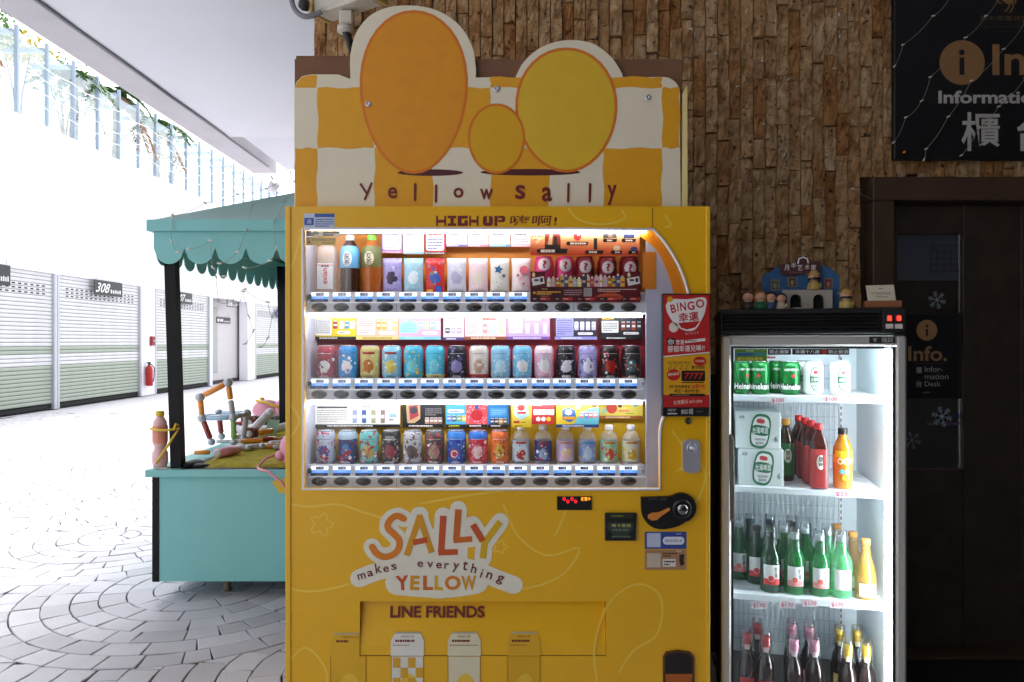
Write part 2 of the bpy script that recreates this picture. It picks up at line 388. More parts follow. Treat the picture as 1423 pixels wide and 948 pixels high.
while x < 2.9:
    x1 = x+CW*rd.uniform(.97, 1.03); zlo = 1.25 if x1 < DX0 else DZ+.035; z = zlo-rd.uniform(0, .2)
    while z < H-.02:
        z1 = min(z+rd.choice((.13, .18, .22, .27, .31, .2)), H-.002)
        if H-z1 < .05: z1 = H-.002
        za = max(z, zlo)
        if z1-za > .02:
            u, v = CX+(x+x1)/2*F/WY, CY-((za+z1)/2-EYE)*F/WY
            hid = (415 < u < 945 and v > 108) or (1250 < u and v < 215) or u > 1440 or v < -20 or (u < 1000 and v > 290) or v > 440 or (520 < u < 640)
            blocks.append((x, x1, za, z1, rd.uniform(-.008, .016), hid))
        z = z1
    x = x1
show = sorted([b for b in blocks if not b[5]], key=lambda b: -(b[3]-b[2])); sid = set(id(b) for b in show[:300]); rest = MB(); rt = []
for b in blocks:
    if id(b) in sid: m_, t_ = MB(), []; block(m_, *b[:5], rd, t_); set_tone(m_.build('stone', wall), t_)
    else: block(rest, *b[:5], rd, rt)
o = stuff(rest.build('more_stones', wall)); set_tone(o, rt)
DARKW = mat('dark_shade_wall', (62, 50, 40), .8, var=.1)
struct(MB().box((3.45, -8, 0), (3.7, 3.2, H), DARKW).build('shade_wall_right'))  # unseen wall, added to keep light off the right side

# ---- entrance door with lintel, glazed strip and notices
struct(MB().box((-2.4, -6.3, 0), (3.44, -6.0, H-.001), DARKW).build('shade_wall_behind'))  # unseen wall, added to block light from behind the camera
struct(MB().box((-.87, 3.505, 0), (-.6, 8.4, H-.001), mat('shade_return', (120, 104, 86), .85, var=.1)).build('shade_wall_return'))  # unseen building side, added to stop light leaking in beside the cart
WOOD = mat('dark_walnut', (76, 56, 40), .55, var=.25, scale=9, bump=.15, bscale=30)
WOOD2 = mat('black_brown_door', (60, 49, 38), .5, var=.3, scale=12, bump=.1, bscale=30)
door = thing('entrance_door', 'dark brown wooden entrance door with a glazed strip beside the fridge', 'door', (DX0, WY, 0)); do = door.location
X0 = lambda px, Y: (px-CX)*Y/F
MB().box((DX0+.002, WY-.05, DZ-.075), (3.44, WY+.12, DZ+.028), WOOD, bev=.004).build('lintel', door, do)
MB().box((DX0+.002, WY-.05, 0), (X0(1235, WY), WY+.12, DZ-.077), WOOD, bev=.004).build('jamb', door, do)
DY = WY+.06
MB().box((X0(1235, WY)+.003, WY-.07, .001), (3.43, DY-.014, .024), WOOD, bev=.003).build('dark_floor_strip', door, do)  # added dark strip covers the pale floor, in place of shade
gx0, gx1 = X0(1245, DY), X0(1336, DY); gz1, gz0 = EYE-(325-CY)*DY/F, EYE-(652-CY)*DY/F; jx = X0(1235, WY)+.002
g = MB(); zt = DZ-.079
g.box((jx, DY-.01, gz1), (gx1+.0, DY+.035, zt), WOOD2); g.box((jx, DY-.01, 0), (gx1, DY+.035, gz0), WOOD2); g.box((jx, DY-.01, gz0+.001), (gx0, DY+.035, gz1-.001), WOOD2); g.build('glazed_leaf_frame', door, do)
rdw = random.Random(5)
xx = gx1+.003
while xx < 3.4:
    w = .26; MB().box((xx, DY-.012+rdw.uniform(-.002, .002), 0), (min(xx+w-.003, 3.43), DY+.035, zt), WOOD2, bev=.002).build('door_board', door, do); xx += w
MB().box((gx0+.001, DY+.008, gz0+.002), (gx1-.001, DY+.014, gz1-.002), glassy('door_glass', (.75, .78, .8), .13)).build('glass_pane', door, do)
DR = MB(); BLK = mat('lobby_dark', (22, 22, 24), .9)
DR.box((jx, DY+.9, 0), (3.43, DY+.92, H), BLK); DR.build('lobby_dark_sheet', door, do)  # near-black sheet stands in for the unlit room behind the glass
pr = Print(plane(DY+.03, do)); pr.rect(1246, 326, 1334, 390, (150, 152, 165), 0);  # grey-blue sheet paints the glass reflection; the grid lines are a calendar
for k in range(5): pr.rect(1293, 341+k*9, 1330, 341.8+k*9, (92, 92, 100), 1)
for k in range(5): pr.rect(1293+k*9.2, 341, 1293.8+k*9.2, 377.8, (92, 92, 100), 1)
for k in range(4): pr.text('%d' % (k+1), 1296+k*9.2, 343, 1299+k*9.2, 348, (110, 110, 118), 1)
pr.build('reflection_calendar', door)
pr = Print(plane(DY+.034, do)); pr.rect(1246, 391, 1334, 438, (84, 66, 52), 0); pr.build('brown_card', door)
pr = Print(plane(DY+.034, do)); pr.rect(1300, 430, 1335, 492, (96, 36, 34), 0); pr.stroke([(1312, 448), (1318, 456), (1312, 464), (1320, 474), (1312, 482)], 2, (40, 30, 30), 1); pr.build('red_card', door)
def flake(cx, cy, r, c):
    pr = Print(plane(DY+.0065, do))
    for k in range(6):
        a = R(60*k+15); ca, sa = math.cos(a), math.sin(a)
        pr.stroke([(cx+ca*r*.12, cy+sa*r*.12), (cx+ca*r, cy+sa*r)], 1.1, c, 0, cap=False)
        for t in (.45, .7):
            for sg in (-1, 1): b = a+sg*R(50); pr.stroke([(cx+ca*r*t, cy+sa*r*t), (cx+ca*r*t+math.cos(b)*r*.3, cy+sa*r*t+math.sin(b)*r*.3)], .9, c, 1, cap=False)
    pr.ell(cx, cy, r*.16, r*.16, c, 2); pr.build('snowflake_sticker', door)
flake(1302, 417, 13, (150, 156, 162)); flake(1309, 579, 15, (170, 190, 200)); flake(1267, 612, 13, (120, 128, 134))
MB().box(P(1257, 435, DY-.02), P(1334, 554, DY-.003), mat('info_frame', (38, 32, 30), .5), bev=.003).build('info_sign_board', door, do)
pr = Print(plane(DY-.0205, do)); GOLD = (176, 136, 90); WHT = (190, 190, 186); pr.rect(1260, 438, 1331, 551, (20, 21, 26), 0)
pr.ell(1288, 459, 14.5, 14.5, GOLD, 1, 28); pr.rect(1286.4, 457, 1289.6, 467, (60, 24, 22), 2); pr.ell(1288, 453, 2, 2, (60, 24, 22), 2)
pr.text('Info.', 1262, 481, 1316, 502, GOLD, 1, .02); pr.rect(1271, 505, 1316, 505.6, (90, 80, 70), 1)
pr.text('櫃', 1273, 510, 1281, 519, WHT, 1, .01); pr.text('台', 1273, 529, 1281, 538, WHT, 1, .01)
pr.text('Infor-', 1285, 509, 1310, 517, WHT, 1); pr.text('mation', 1285, 520, 1318, 527, WHT, 1); pr.text('Desk', 1285, 530, 1307, 537, WHT, 1)
pr.greek(1283, 544, 1298, 547, 1, GOLD, 1); pr.build('info_lettering', door)
pr = Print(plane(DY+.02, do)); pr.rect(1288, 587, 1335, 591, (150, 120, 150), 0); pr.rect(1327, 574, 1334, 582, (40, 50, 160), 1); pr.build('notice_strip', door)

dm = thing('dark_floor_sheet', 'black rubber door mat before the dark entrance door', 'mat', (2.3, 2.75, 0)); MB().box((-.95, -.75, .004), (1.1, .375, .016), mat('floor_shade_black', (14, 14, 15), .9, bump=.4), bev=.004).build('mat', dm); MB().box((-.9, -.7, .0165), (1.05, .32, .02), mat('floor_shade_inner', (18, 17, 17), 1.0, bump=.6, bscale=200)).build('shade_inset', dm)  # added black sheets give the floor its darkness by the door
# ---- big black information sign on the stone wall
sg = thing('information_sign', 'black wall sign with tan letter i disc, Information lettering and Chinese characters', 'sign', P(1243, 222, WY-.06)); so_ = sg.location
SB = mat('sign_black', (17, 18, 21), .45, var=.1)
MB().box(P(1243, 222, WY-.065), P(1620, -150, WY-.035), SB, bev=.003).build('panel', sg, so_)
GOLD = (158, 118, 74); WHT = (196, 194, 184); pr = Print(plane(WY-.066, so_))
pr.ell(1337, 87, 31.5, 31, GOLD, 0, 48); pr.rect(1333.2, 80, 1340, 104, (20, 20, 22), 1); pr.ell(1336.6, 73, 4, 4, (20, 20, 22), 1)
pr.text('Info.', 1379, 61, 1500, 105, GOLD, 0, .02); pr.text('Information', 1304, 126, 1450, 144, WHT, 0, .028)
pr.text('櫃', 1336, 156, 1390, 210, WHT, 0, .012); pr.text('台', 1413, 158, 1465, 210, WHT, 0, .012)
pr.text('台中芭蕾城堡', 1362, 22, 1430, 29, (112, 92, 64), 0); pr.rect(1362, 32.2, 1430, 32.7, (80, 66, 48), 0)
pr.text('The Castle Ballet Taichung', 1362, 35, 1462, 40, (84, 70, 52), 0); pr.text('A Boutique Hotel', 1381, 42, 1440, 45.5, (70, 58, 44), 0)
G2 = (150, 108, 58)      # small prancing horse emblem
pr.poly([(1389, -6), (1395, -10), (1403, -4), (1410, -6), (1409, 2), (1403, 7), (1398, 5), (1392, 0)], G2, 0)
for q in ([(1392, -3), (1387, 0), (1386, 3), (1391, 5)], [(1394, -6), (1387, -6), (1385, -2)], [(1403, 5), (1402, 10), (1397, 16)], [(1407, 4), (1408, 10), (1404, 17)], [(1409, -4), (1412, 2), (1410, 5)], [(1392, -8), (1390, -14), (1385, -15)]): pr.stroke(q, 1.8, G2, 1)
pr.build('lettering', sg)
MB().ball(P(1257, 212, WY-.068), .011, mat('brass', (190, 130, 60), .25, 1)).build('screw', sg, so_)

# ---- fairy lights: thin wire with small clear bulbs
WIRE = mat('wire_clear', (150, 146, 136), .4); BULB = mat('fairy_bulb', (225, 222, 210), .25)
WIRED = mat('wire_brown', (70, 62, 54), .5)
def fairy(pts, label, every=1, r=.0011, wire=WIRE, br=.0035, group=None, bl=.018):
    pts = [Vector(p) for p in pts]; f = thing('fairy_lights', label, 'string lights', pts[0], group); full = []
    for i in range(len(pts)-1):
        for k in range(4): full.append(pts[i].lerp(pts[i+1], k/4)+Vector((0, 0, -.012*(1-((k-2)/2)**2))))
    full.append(pts[-1]); MB().tube(full, r, wire, 5).build('wire', f, pts[0]); src = None
    for i in range(0, len(pts), every):
        d = (pts[min(i+1, len(pts)-1)]-pts[max(i-1, 0)]).normalized()
        MB().lathe([(.0005, -bl*.5), (br*.8, -bl*.4), (br, 0), (br*.8, bl*.4), (.0005, bl*.5)], BULB, 6, axis=d+Vector((0, 0, .6)), c=pts[i]-pts[0]).build('bulb', f)
    return f
SY = WY-.085
def pl(l, Y): return [P(x, y, Y) for x, y in l]
fairy(pl([(1319, -2), (1297, 22), (1255, 62), (1243, 92)], SY), 'fairy light wire crossing the upper left corner of the black information sign')
fairy(pl([(1388, -4), (1370, 22), (1342, 52), (1293, 107), (1281, 140), (1259, 163), (1242, 198)], SY), 'fairy light wire running past the tan disc on the black information sign')
fairy(pl([(1425, 30), (1395, 68), (1350, 112), (1318, 162), (1287, 207), (1284, 222)], SY), 'fairy light wire hanging below the tan disc on the black information sign')
fairy(pl([(1425, 108), (1388, 148), (1360, 178), (1336, 216)], SY), 'fairy light wire crossing the Chinese characters on the black information sign')
fairy(pl([(1166, 20), (1167, 50), (1160, 95), (1096, 110), (1130, 165), (1062, 172), (1090, 215), (1055, 262)], WY-.03), 'fairy light wire straggling over the stone wall beside the topper board')
fairy(pl([(960, 40), (995, 75), (1060, 85), (1025, 120), (988, 170), (1150, 215), (1185, 262), (1228, 280)], WY-.03), 'fairy light wire straggling down the stone wall to the door lintel')

# ================================================================== LEFT SIDE: shop building with shutters, glass fence
FX = -9.4
def fy(px): return FX*F/(px-CX)
def FP(px, py, dx=0.0):
    X = FX+dx; Y = X*F/(px-CX); return Vector((X, Y, EYE-(py-CY)*Y/F))
WHITE = mat('white_wall_paint', (236, 236, 240), .8, var=.03, scale=.6, bump=.05, bscale=15)
SH = 2.78; WT = EYE+9.4*328/711
sb = thing('shop_building', 'long white single storey shop building with roller shutters across the plaza', 'building', (FX, 10, 0)); bo = sb.location
bays = [(8.6, 10.75), (10.95, 14.83), (14.87, 18.25), (18.95, 22.4), (22.6, 25.6), (26.35, 29.6), (29.9, 33.3)]
g = MB(); g.box((FX-.35, 0, SH), (FX, 44, WT), WHITE); g.box((FX-3.6, 0, 0), (FX-3.4, 44, WT), WHITE); g.box((FX-3.39, 0, SH+.2), (FX-.36, 44, SH+.35), WHITE)
edges = [0]+[e for b in bays for e in b]+[44]
for k in range(0, len(edges), 2): g.box((FX-.3, edges[k], 0), (FX-.002, edges[k+1], SH-.001), WHITE)
g.build('wall', sb, bo)
SW = mat('shutter_white', (212, 212, 213), .5, var=.09, scale=2.5); SGN = mat('shutter_sage', (160, 170, 155), .5, var=.08, scale=4); STEEL = mat('shutter_rail', (188, 190, 198), .45, .3); BLKM = mat('vent_black', (18, 18, 20), .8)
def shutter(y0, y1, label):
    t = thing('roller_shutter', label, 'shutter', (FX-.06, y0, 0), 'roller shutters of the shop units'); n = 34; zb = .12; hs_ = (SH-zb)/n
    def slat(m):
        g = MB(); pf = [(0, .004), (.013, .005), (.021, hs_*.3), (.021, hs_*.7), (.013, hs_-.005), (0, hs_-.004)]
        g.prism([(p[0], .07, p[1]) for p in pf], m, (0, y1-y0-.14, 0)); return g
    a, b = None, None
    for k in range(n):
        f = 1-(k+.5)/n; green = f > .70 or .56 < f < .63
        src = (b if green else a)
        if src is None:
            o = slat(SGN if green else SW).build('slat', t); o.location = (0, 0, zb+k*hs_)
            if green: b = o
            else: a = o
        else: inst(src, 'slat', t, (0, 0, zb+k*hs_))
    for yy in (.0, y1-y0-.068): MB().box((-.02, yy, 0), (.075, yy+.068, SH-.005), STEEL, bev=.004).build('rail', t)
    g = MB()
    for r_ in range(3):
        yy = .35
        z = zb+(n-3.5-r_)*hs_
        while yy < y1-y0-.35: g.box((.0225, yy, z-.012), (.0255, yy+.085, z+.014), BLKM); yy += .175
    stuff(g.build('vent_slots', t))
    MB().box((-.03, .069, zb), (-.012, y1-y0-.069, SH-.01), mat('groove_shade', (70, 70, 74), .8)).build('backing', t)  # dark sheet behind the slats puts shade into the grooves
    MB().box((-.02, .07, 0.02), (.012, y1-y0-.07, zb-.02), BLKM).build('floor_gap', t)
    return t
shutter(8.6, 10.75, 'white and sage roller shutter of the shop unit before number 309')
shutter(10.95, 14.83, 'white and sage roller shutter next before the 308 shutter')
shutter(14.87, 18.25, 'white and sage roller shutter hung with the 308 sign')
shutter(18.95, 22.4, 'white and sage roller shutter hung with the 307 sign beside the extinguisher pillar')
shutter(26.35, 29.6, 'white and sage roller shutter hung with a blue sign past the open alcove')
shutter(29.9, 33.3, 'white and sage roller shutter farthest along past the blue sign')
# open alcove
ALC = mat('alcove_wall', (205, 200, 200), .8)
al = thing('alcove_partition', 'pale partition with a grey door panel inside the open shop bay', 'partition', (FX-.4, 22.6, 0)); ao = al.location
MB().box((FX-.45, 22.3, .1), (FX-.4, 26.3, SH+.15), ALC).build('panel', al, ao)
MB().box((FX-.399, 22.7, .35), (FX-.37, 23.9, 2.5), mat('alcove_door', (170, 172, 168), .6), bev=.01).build('door_panel', al, ao)
MB().box((FX-.399, 22.3, .0), (FX-.35, 26.3, .099), mat('skirting_dark', (60, 45, 45), .7)).build('skirting', al, ao)
def hang_sign(y0, y1, z0, z1, txt, c, label, x=FX+.09, small=True):
    s = thing('unit_sign', label, 'sign', (x, y0, z0), None); MB().box((x-.015, y0, z0), (x, y1, z1), ink(c), bev=.003).build('plate', s, s.location)
    def fn(u, v, L): return Vector((x+.001+.001*L, y0+u*(y1-y0), z1-v*(z1-z0)))-s.location
    p = Print(fn)
    if txt: p.text(txt, .08, .18, .52, .82, (232, 232, 230), 1, .01, skew=.15)
    else: p.rect(.08, .3, .2, .75, (232, 232, 230), 1); p.rect(.24, .3, .48, .75, (210, 210, 208), 1)
    if small: [p.rect(.56+.08*q, .55+.04*(q % 2), .61+.08*q, .8, (220, 220, 218), 1) for q in range(5)]
    p.build('lettering', s)
    for yy in (y0+.1, y1-.1): MB().box((x-.012, yy, z1), (x-.004, yy+.012, z1+.12), STEEL).build('hanger', s, s.location)
K = (38, 38, 42)
hang_sign(12.65, 13.36, 2.42, 2.80, '', K, 'dark unit sign on the nearest shutter, first of the hanging signs')
hang_sign(16.05, 17.2, 2.44, 2.78, '308', K, 'dark unit sign on the shutter before the extinguisher pillar')
hang_sign(19.95, 20.95, 2.46, 2.78, '307', K, 'dark unit sign on the shutter between pillar and alcove')
hang_sign(23.5, 24.4, 2.52, 2.76, '306', (90, 90, 94), 'grey hanging unit sign over the open alcove')
hang_sign(23.75, 24.95, 2.0, 2.2, '', (62, 44, 46), 'maroon sign on the pale partition inside the open bay', x=FX-.36)
hang_sign(28.5, 29.4, 2.36, 2.66, '', (40, 50, 130), 'blue unit sign on the shutter past the alcove')
ex = thing('fire_extinguisher', 'red fire extinguisher hanging on the white pillar between shutters', 'extinguisher', (FX+.1, 18.45, .25)); RED = mat('extinguisher_red', (176, 24, 28), .35)
MB().lathe([(.07, 0), (.085, .02), (.085, .42), (.06, .5), (.03, .53)], RED, 16).build('cylinder', ex)
MB().lathe([(.03, .53), (.03, .58)], BLKM, 10).box((-.02, -.09, .58), (.02, .05, .61), BLKM).build('valve', ex)
MB().tube([(.02, .05, .56), (.06, .14, .45), (.06, .12, .2), (.05, .1, .1)], .012, BLKM, 6).build('hose', ex)
MB().box((-.095, -.06, .3), (-.08, .06, .5), STEEL).build('bracket', ex)
ab = thing('alarm_box', 'small dark red alarm box above the fire extinguisher', 'alarm', (FX, 18.75, 1.4)); MB().box((0, -.08, -.12), (.07, .08, .12), mat('alarm_red', (140, 40, 44), .5), bev=.006).build('case', ab); MB().lathe([(.03, 0), (.028, .012)], STEEL, 12, c=(.07, 0, 0), axis=(1, 0, 0)).build('button', ab)
# glass fence
fe = thing('glass_fence', 'glass balustrade with blue grey steel posts on top of the shop building', 'fence', (FX-.18, 10, WT)); fo = fe.location
FPM = mat('fence_post', (168, 184, 200), .5); FG = glassy('fence_glass', (.90, .96, .97), .10, .1)
pys = [11.2+.905*k for k in range(25)]; src = None; bsrc = None; gs = None; DX = FX-.18
for k, yy in enumerate(pys):
    if src is None:
        src = MB().box((-.035, -.03, 0), (.035, .03, 1.78), FPM, bev=.006).build('post', fe); src.location = (0, yy-10, 0)
        bsrc = MB().box((-.9, -.04, 1.60), (-.065, .04, 1.70), FPM, bev=.006).build('bracket_arm', fe); bsrc.location = (0, yy-10, 0)
        gs = MB().box((-.006, .05, .04), (.006, .855, 1.58), FG).build('glass_panel', fe); gs.location = (0, yy-10, 0)
    else:
        inst(src, 'post', fe, (0, yy-10, 0)); inst(bsrc, 'bracket_arm', fe, (0, yy-10, 0)); inst(gs, 'glass_panel', fe, (0, yy-10, 0))
# netting of white light strings over the fence
def linestr(p0, p1, n, label, droops=.05):
    pts = [Vector(p0).lerp(Vector(p1), k/n)+Vector((0, 0, -droops*(k % 2))) for k in range(n+1)]
    t = thing('light_string', label, 'string lights', pts[0], 'white light strings on the glass fence'); wm = mat('wire_white', (240, 240, 240), .5)
    MB().tube(pts, .008, wm, 5).build('wire', t, pts[0])
    for q in pts[1::2]: MB().ball(q-pts[0]+Vector((0, 0, -.03)), (.02, .02, .035), wm, 6, 5).build('bulb', t)
lx = FX+.04
for h_ in (.35, .62, .9, 1.15): linestr((lx, 14.2, WT+h_), (lx, 28, WT+h_), 26, 'white light string stretched along the glass fence, '+{.35: 'lowest of four', .62: 'second up of four', .9: 'third up of four', 1.15: 'topmost of four'}[h_])
# ---- planting above: palms and shrubs behind the glass
LEAF = mat('palm_green', (64, 104, 44), .55, var=.3, scale=5); DRY = mat('palm_dry', (168, 128, 96), .7, var=.25, scale=6); GRN2 = mat('shrub_green', (88, 130, 52), .6, var=.3, scale=6); YEL = mat('shrub_yellow', (190, 170, 50), .6, var=.2)
def frond(mb, o, d, L, drop, m, rd):
    o, d = Vector(o), Vector(d).normalized(); n = 9; side = d.cross(Vector((0, 0, 1))).normalized(); pts = [o+d*L*t/n+Vector((0, 0, -drop*(t/n)**2)) for t in range(n+1)]
    mb.tube(pts, [.02*(1-t/n)+.004 for t in range(n+1)], m, 5)
    for i in range(1, n+1):
        for k in range(3):
            q = pts[i-1].lerp(pts[i], k/3); ll = L*.42*(1-.55*i/n)*rd.uniform(.7, 1.1)
            for sg in (-1, 1):
                tip = q+side*sg*ll*.55+d*ll*.45+Vector((0, 0, -ll*rd.uniform(.35, .8))); w = d*.018
                mid = q.lerp(tip, .5)+Vector((0, 0, .05*ll)); mb.add([q-w, q+w, mid+w*1.3, tip, mid-w*1.3], [(0, 1, 2, 3, 4)], m)
def palm(x, y, z, label, n, L, m, dry, seed):
    rd = random.Random(seed); t = thing('palm', label, 'palm', (x, y, WT)); c = MB()
    for k in range(n): a = 2*math.pi*k/n+rd.uniform(-.3, .3); frond(c, (0, 0, z), (math.cos(a), math.sin(a), rd.uniform(-.1, .7)), L*rd.uniform(.8, 1.1), L*rd.uniform(.6, 1.1), m, rd)
    c.build('crown', t); MB().tube([(0, 0, 0), (.03, 0, z*.5), (0, 0, z)], [.11, .09, .08], mat('palm_trunk', (110, 90, 70), .9, bump=.5), 10).build('trunk', t)
    if dry:
        c = MB()
        for k in range(dry): a = R(-70+140*k/max(1, dry-1)); frond(c, (0, 0, z-.05), (math.cos(a)+.4, math.sin(a), -.35), L*.8, L*1.1, DRY, rd)
        c.build('dry_fronds', t)
def shrub(x, y, z, rx, m, label, seed, n=420):
    rd = random.Random(seed); t = thing('shrub', label, 'shrub', (x, y, WT)); c = MB()
    for k in range(n):
        a, e, r = rd.uniform(0, 6.28), rd.uniform(-1, 1), rd.uniform(.3, 1)**.5*rx*rd.choice((.7, 1, 1.1)); q = Vector((r*math.cos(a)*(1-e*e)**.5, r*math.sin(a)*(1-e*e)**.5*1.5, z+e*r*.7))
        d = Vector((rd.uniform(-1, 1), rd.uniform(-1, 1), rd.uniform(-.6, 1))).normalized()*rd.uniform(.07, .14); s = d.orthogonal().normalized()*d.length*.28; c.add([q, q+d*.5+s, q+d, q+d*.5-s], [(0, 1, 2, 3)], m)
    c.build('crown', t); g = MB()
    for k in range(5): a = k*1.26; g.tube([(0, 0, 0), (.08*math.cos(a), .08*math.sin(a), z*.5), (rx*.5*math.cos(a), rx*.5*math.sin(a), z)], [.03, .02, .01], mat('palm_trunk', (110, 90, 70), .9), 6)
    g.build('trunk', t)
palm(FX-1.0, 13.0, 2.45, 'palm with drooping green and brown fronds where the fence begins', 11, 1.3, LEAF, 4, 1)
palm(FX-.85, 18.6, 2.1, 'palm with long dry tan fronds hanging over the middle of the fence', 10, 1.25, LEAF, 6, 2)
palm(FX-.6, 16.4, 1.75, 'low palm with green fronds between yellow and green shrubs', 9, .9, LEAF, 2, 15)
shrub(FX-.9, 14.0, 1.9, .6, GRN2, 'green shrub at the fence between the first palm and yellow shrub', 18)
palm(FX-.8, 20.6, 1.9, 'smaller palm with dry fronds beyond the long dry one', 9, 1.0, LEAF, 5, 5)
shrub(FX-1.3, 15.6, 2.0, .55, YEL, 'yellow leaved shrub behind the glass fence', 8)
shrub(FX-1.3, 17.2, 1.9, .7, GRN2, 'round green shrub behind the fence beside the dry palm', 9)
shrub(FX-1.3, 22.6, 1.7, .8, GRN2, 'green shrub behind the fence far past the palms', 10)
# ================================================================== VENDING MACHINE
YM = 2.35
AMB = mat('machine_yellow', (243, 184, 16), .34, var=.04, scale=3, coat=.2, bump=.02, bscale=6); AMBD = mat('machine_yellow_edge', (242, 188, 40), .35, var=.03)
SILV = mat('trim_silver', (205, 205, 212), .3, .6); LINER = mat('liner_grey', (206, 206, 220), .45, var=.03); BLK = mat('black_plastic', (20, 20, 22), .4, var=.1)
vm = thing('vending_machine', 'yellow drinks vending machine with three lit rows behind glass', 'vending machine', P(398, 287, YM)*1.0)
vm.location = (P(692, 287, YM).x, YM, 0); vo = vm.location
xl, xr, zt = P(397.5, 0, YM).x, P(986, 0, YM).x, P(0, 287, YM).z
def arcpts(l, n=8):
    """smooth closed-ish path through points (Catmull-Rom)"""
    out = []
    for i in range(len(l)-1):
        p0, p1, p2, p3 = l[max(i-1, 0)], l[i], l[i+1], l[min(i+2, len(l)-1)]
        for k in range(n):
            t = k/n; out.append(tuple(.5*((2*p1[c])+(-p0[c]+p2[c])*t+(2*p0[c]-5*p1[c]+4*p2[c]-p3[c])*t*t+(-p0[c]+3*p1[c]-3*p2[c]+p3[c])*t**3) for c in (0, 1)))
    out.append(tuple(l[-1])); return out
bulge = arcpts([(908, 319), (926, 340), (945, 373), (957, 410), (962, 455), (958, 505), (944, 545), (926, 572), (918, 592), (917, 612)], 5)
hole = [(421, 318), (560, 318), (700, 318), (800, 318)]+bulge+[(917, 680), (700, 680), (421, 680)]
def plate(name, outer, holes, y0, th, m, parent, off, bevel=0.0):
    cu = bpy.data.curves.new('p', 'CURVE'); cu.dimensions = '2D'; cu.fill_mode = 'BOTH'; cu.extrude = th/2; cu.bevel_depth = bevel
    for l in [outer]+holes:
        s = cu.splines.new('POLY'); s.points.add(len(l)-1); s.use_cyclic_u = True
        for q, (x, z) in zip(s.points, l): q.co = (x, z, 0, 1)
    ob = bpy.data.objects.new('p', cu); COL.objects.link(ob); bpy.context.view_layer.update()
    me = bpy.data.meshes.new_from_object(ob.evaluated_get(bpy.context.evaluated_depsgraph_get())); bpy.data.objects.remove(ob)
    me.transform(Matrix.Translation(Vector((0, y0+th/2, 0))-Vector(off)) @ Matrix.Rotation(R(90), 4, 'X')); me.name = name
    me.materials.clear(); me.materials.append(m); o = bpy.data.objects.new(name, me); COL.objects.link(o); o.parent = parent; return o
XZ = lambda l, Y: [((x-CX)*Y/F, EYE-(y-CY)*Y/F) for x, y in l]
flap_hole = [(500, 836), (842, 836), (842, 912), (500, 912)]
plate('front_door', [(xl, .06), (xr, .06), (xr, zt), (xl, zt)], [XZ(hole, YM), XZ(flap_hole, YM)], YM, .03, AMB, vm, vo)
g = MB(); DEP = .72
g.box((xl+.004, YM+.032, .06), (xl+.03, YM+DEP, zt-.004), AMB); g.box((xr-.03, YM+.032, .06), (xr-.004, YM+DEP, zt-.004), AMB)
g.box((xl+.031, YM+.032, zt-.03), (xr-.031, YM+DEP, zt-.004), AMB); g.box((xl+.031, YM+DEP-.02, .06), (xr-.031, YM+DEP, zt-.031), AMB); g.box((xl+.031, YM+.032, .06), (xr-.031, YM+DEP-.021, .09), AMB)
g.build('cabinet', vm, vo)
g = MB()
for a in (xl+.06, xr-.16):
    for b in (YM+.06, YM+DEP-.16): g.box((a, b, 0), (a+.1, b+.1, .059), BLK)
g.build('feet', vm, vo)
g = MB(); e1 = P(0, 0, YM)
g.box((xl-.001, YM-.004, .06), (xl+.016, YM-.0005, zt), AMBD, bev=.0015); g.box((xr-.012, YM-.004, .06), (xr+.001, YM-.0005, zt), AMBD, bev=.0015); g.build('edge_trim', vm, vo)
# door seams
g = MB(); sm_ = mat('seam_dark', (150, 104, 14), .6); a, b = P(906, 289, YM), P(907.2, 318, YM); g.box((a.x, YM-.0012, b.z), (b.x, YM-.0003, a.z), sm_); g.build('seam', vm, vo)
# window trim, liner, coloured back panels
g = MB(); q = [P(x, y, YM-.003)-vo for x, y in hole]; g.tube(q+[q[0]], .0045, mat('trim_white', (236, 236, 240), .35), 8, cap=False); g.build('window_trim', vm)
YB = YM+.215
g = MB(); lz0, lz1 = P(0, 684, YM).z, P(0, 314, YM).z; lx0, lx1 = P(419, 0, YM).x, P(966, 0, YM).x
g.box((lx0-.02, YM+.031, lz0-.02), (lx0, YB, lz1+.02), LINER); g.box((lx1, YM+.031, lz0-.02), (lx1+.02, YB, lz1+.02), LINER)
g.box((lx0, YM+.031, lz1), (lx1, YB, lz1+.02), LINER); g.box((lx0, YM+.031, lz0-.02), (lx1, YB, lz0), LINER); g.box((lx0-.02, YB+.001, lz0-.02), (lx1+.02, YB+.02, lz1+.02), LINER); g.build('liner', vm, vo)
# lavender surround panel with the orange arc
srf = [(898, 322), (905, 322)]+[(x-1.5, y) for x, y in bulge[1:]]+[(915.5, 678), (898, 678)]
YS = YM+.045
g = MB(); g.prism([P(x, y, YS)-vo for x, y in srf], mat('surround_lavender', (196, 194, 214), .45, var=.03), (0, .01, 0)); g.build('surround_panel', vm)
arc = arcpts([(880, 322), (910, 345), (926, 375), (936, 410), (938, 440)], 6); out = [p for p in bulge if p[1] < 442]
pr = Print(plane(YS-.001, vo)); o2 = [(x-3, y+2) for x, y in out]; pr.poly([(880, 321)]+[(905, 321)]+o2+list(reversed(arc)), (244, 150, 20), 1)
pr.poly([(893, 350), (912, 350), (912, 402), (893, 402)], (224, 136, 40), 0); pr.build('orange_arc', vm)
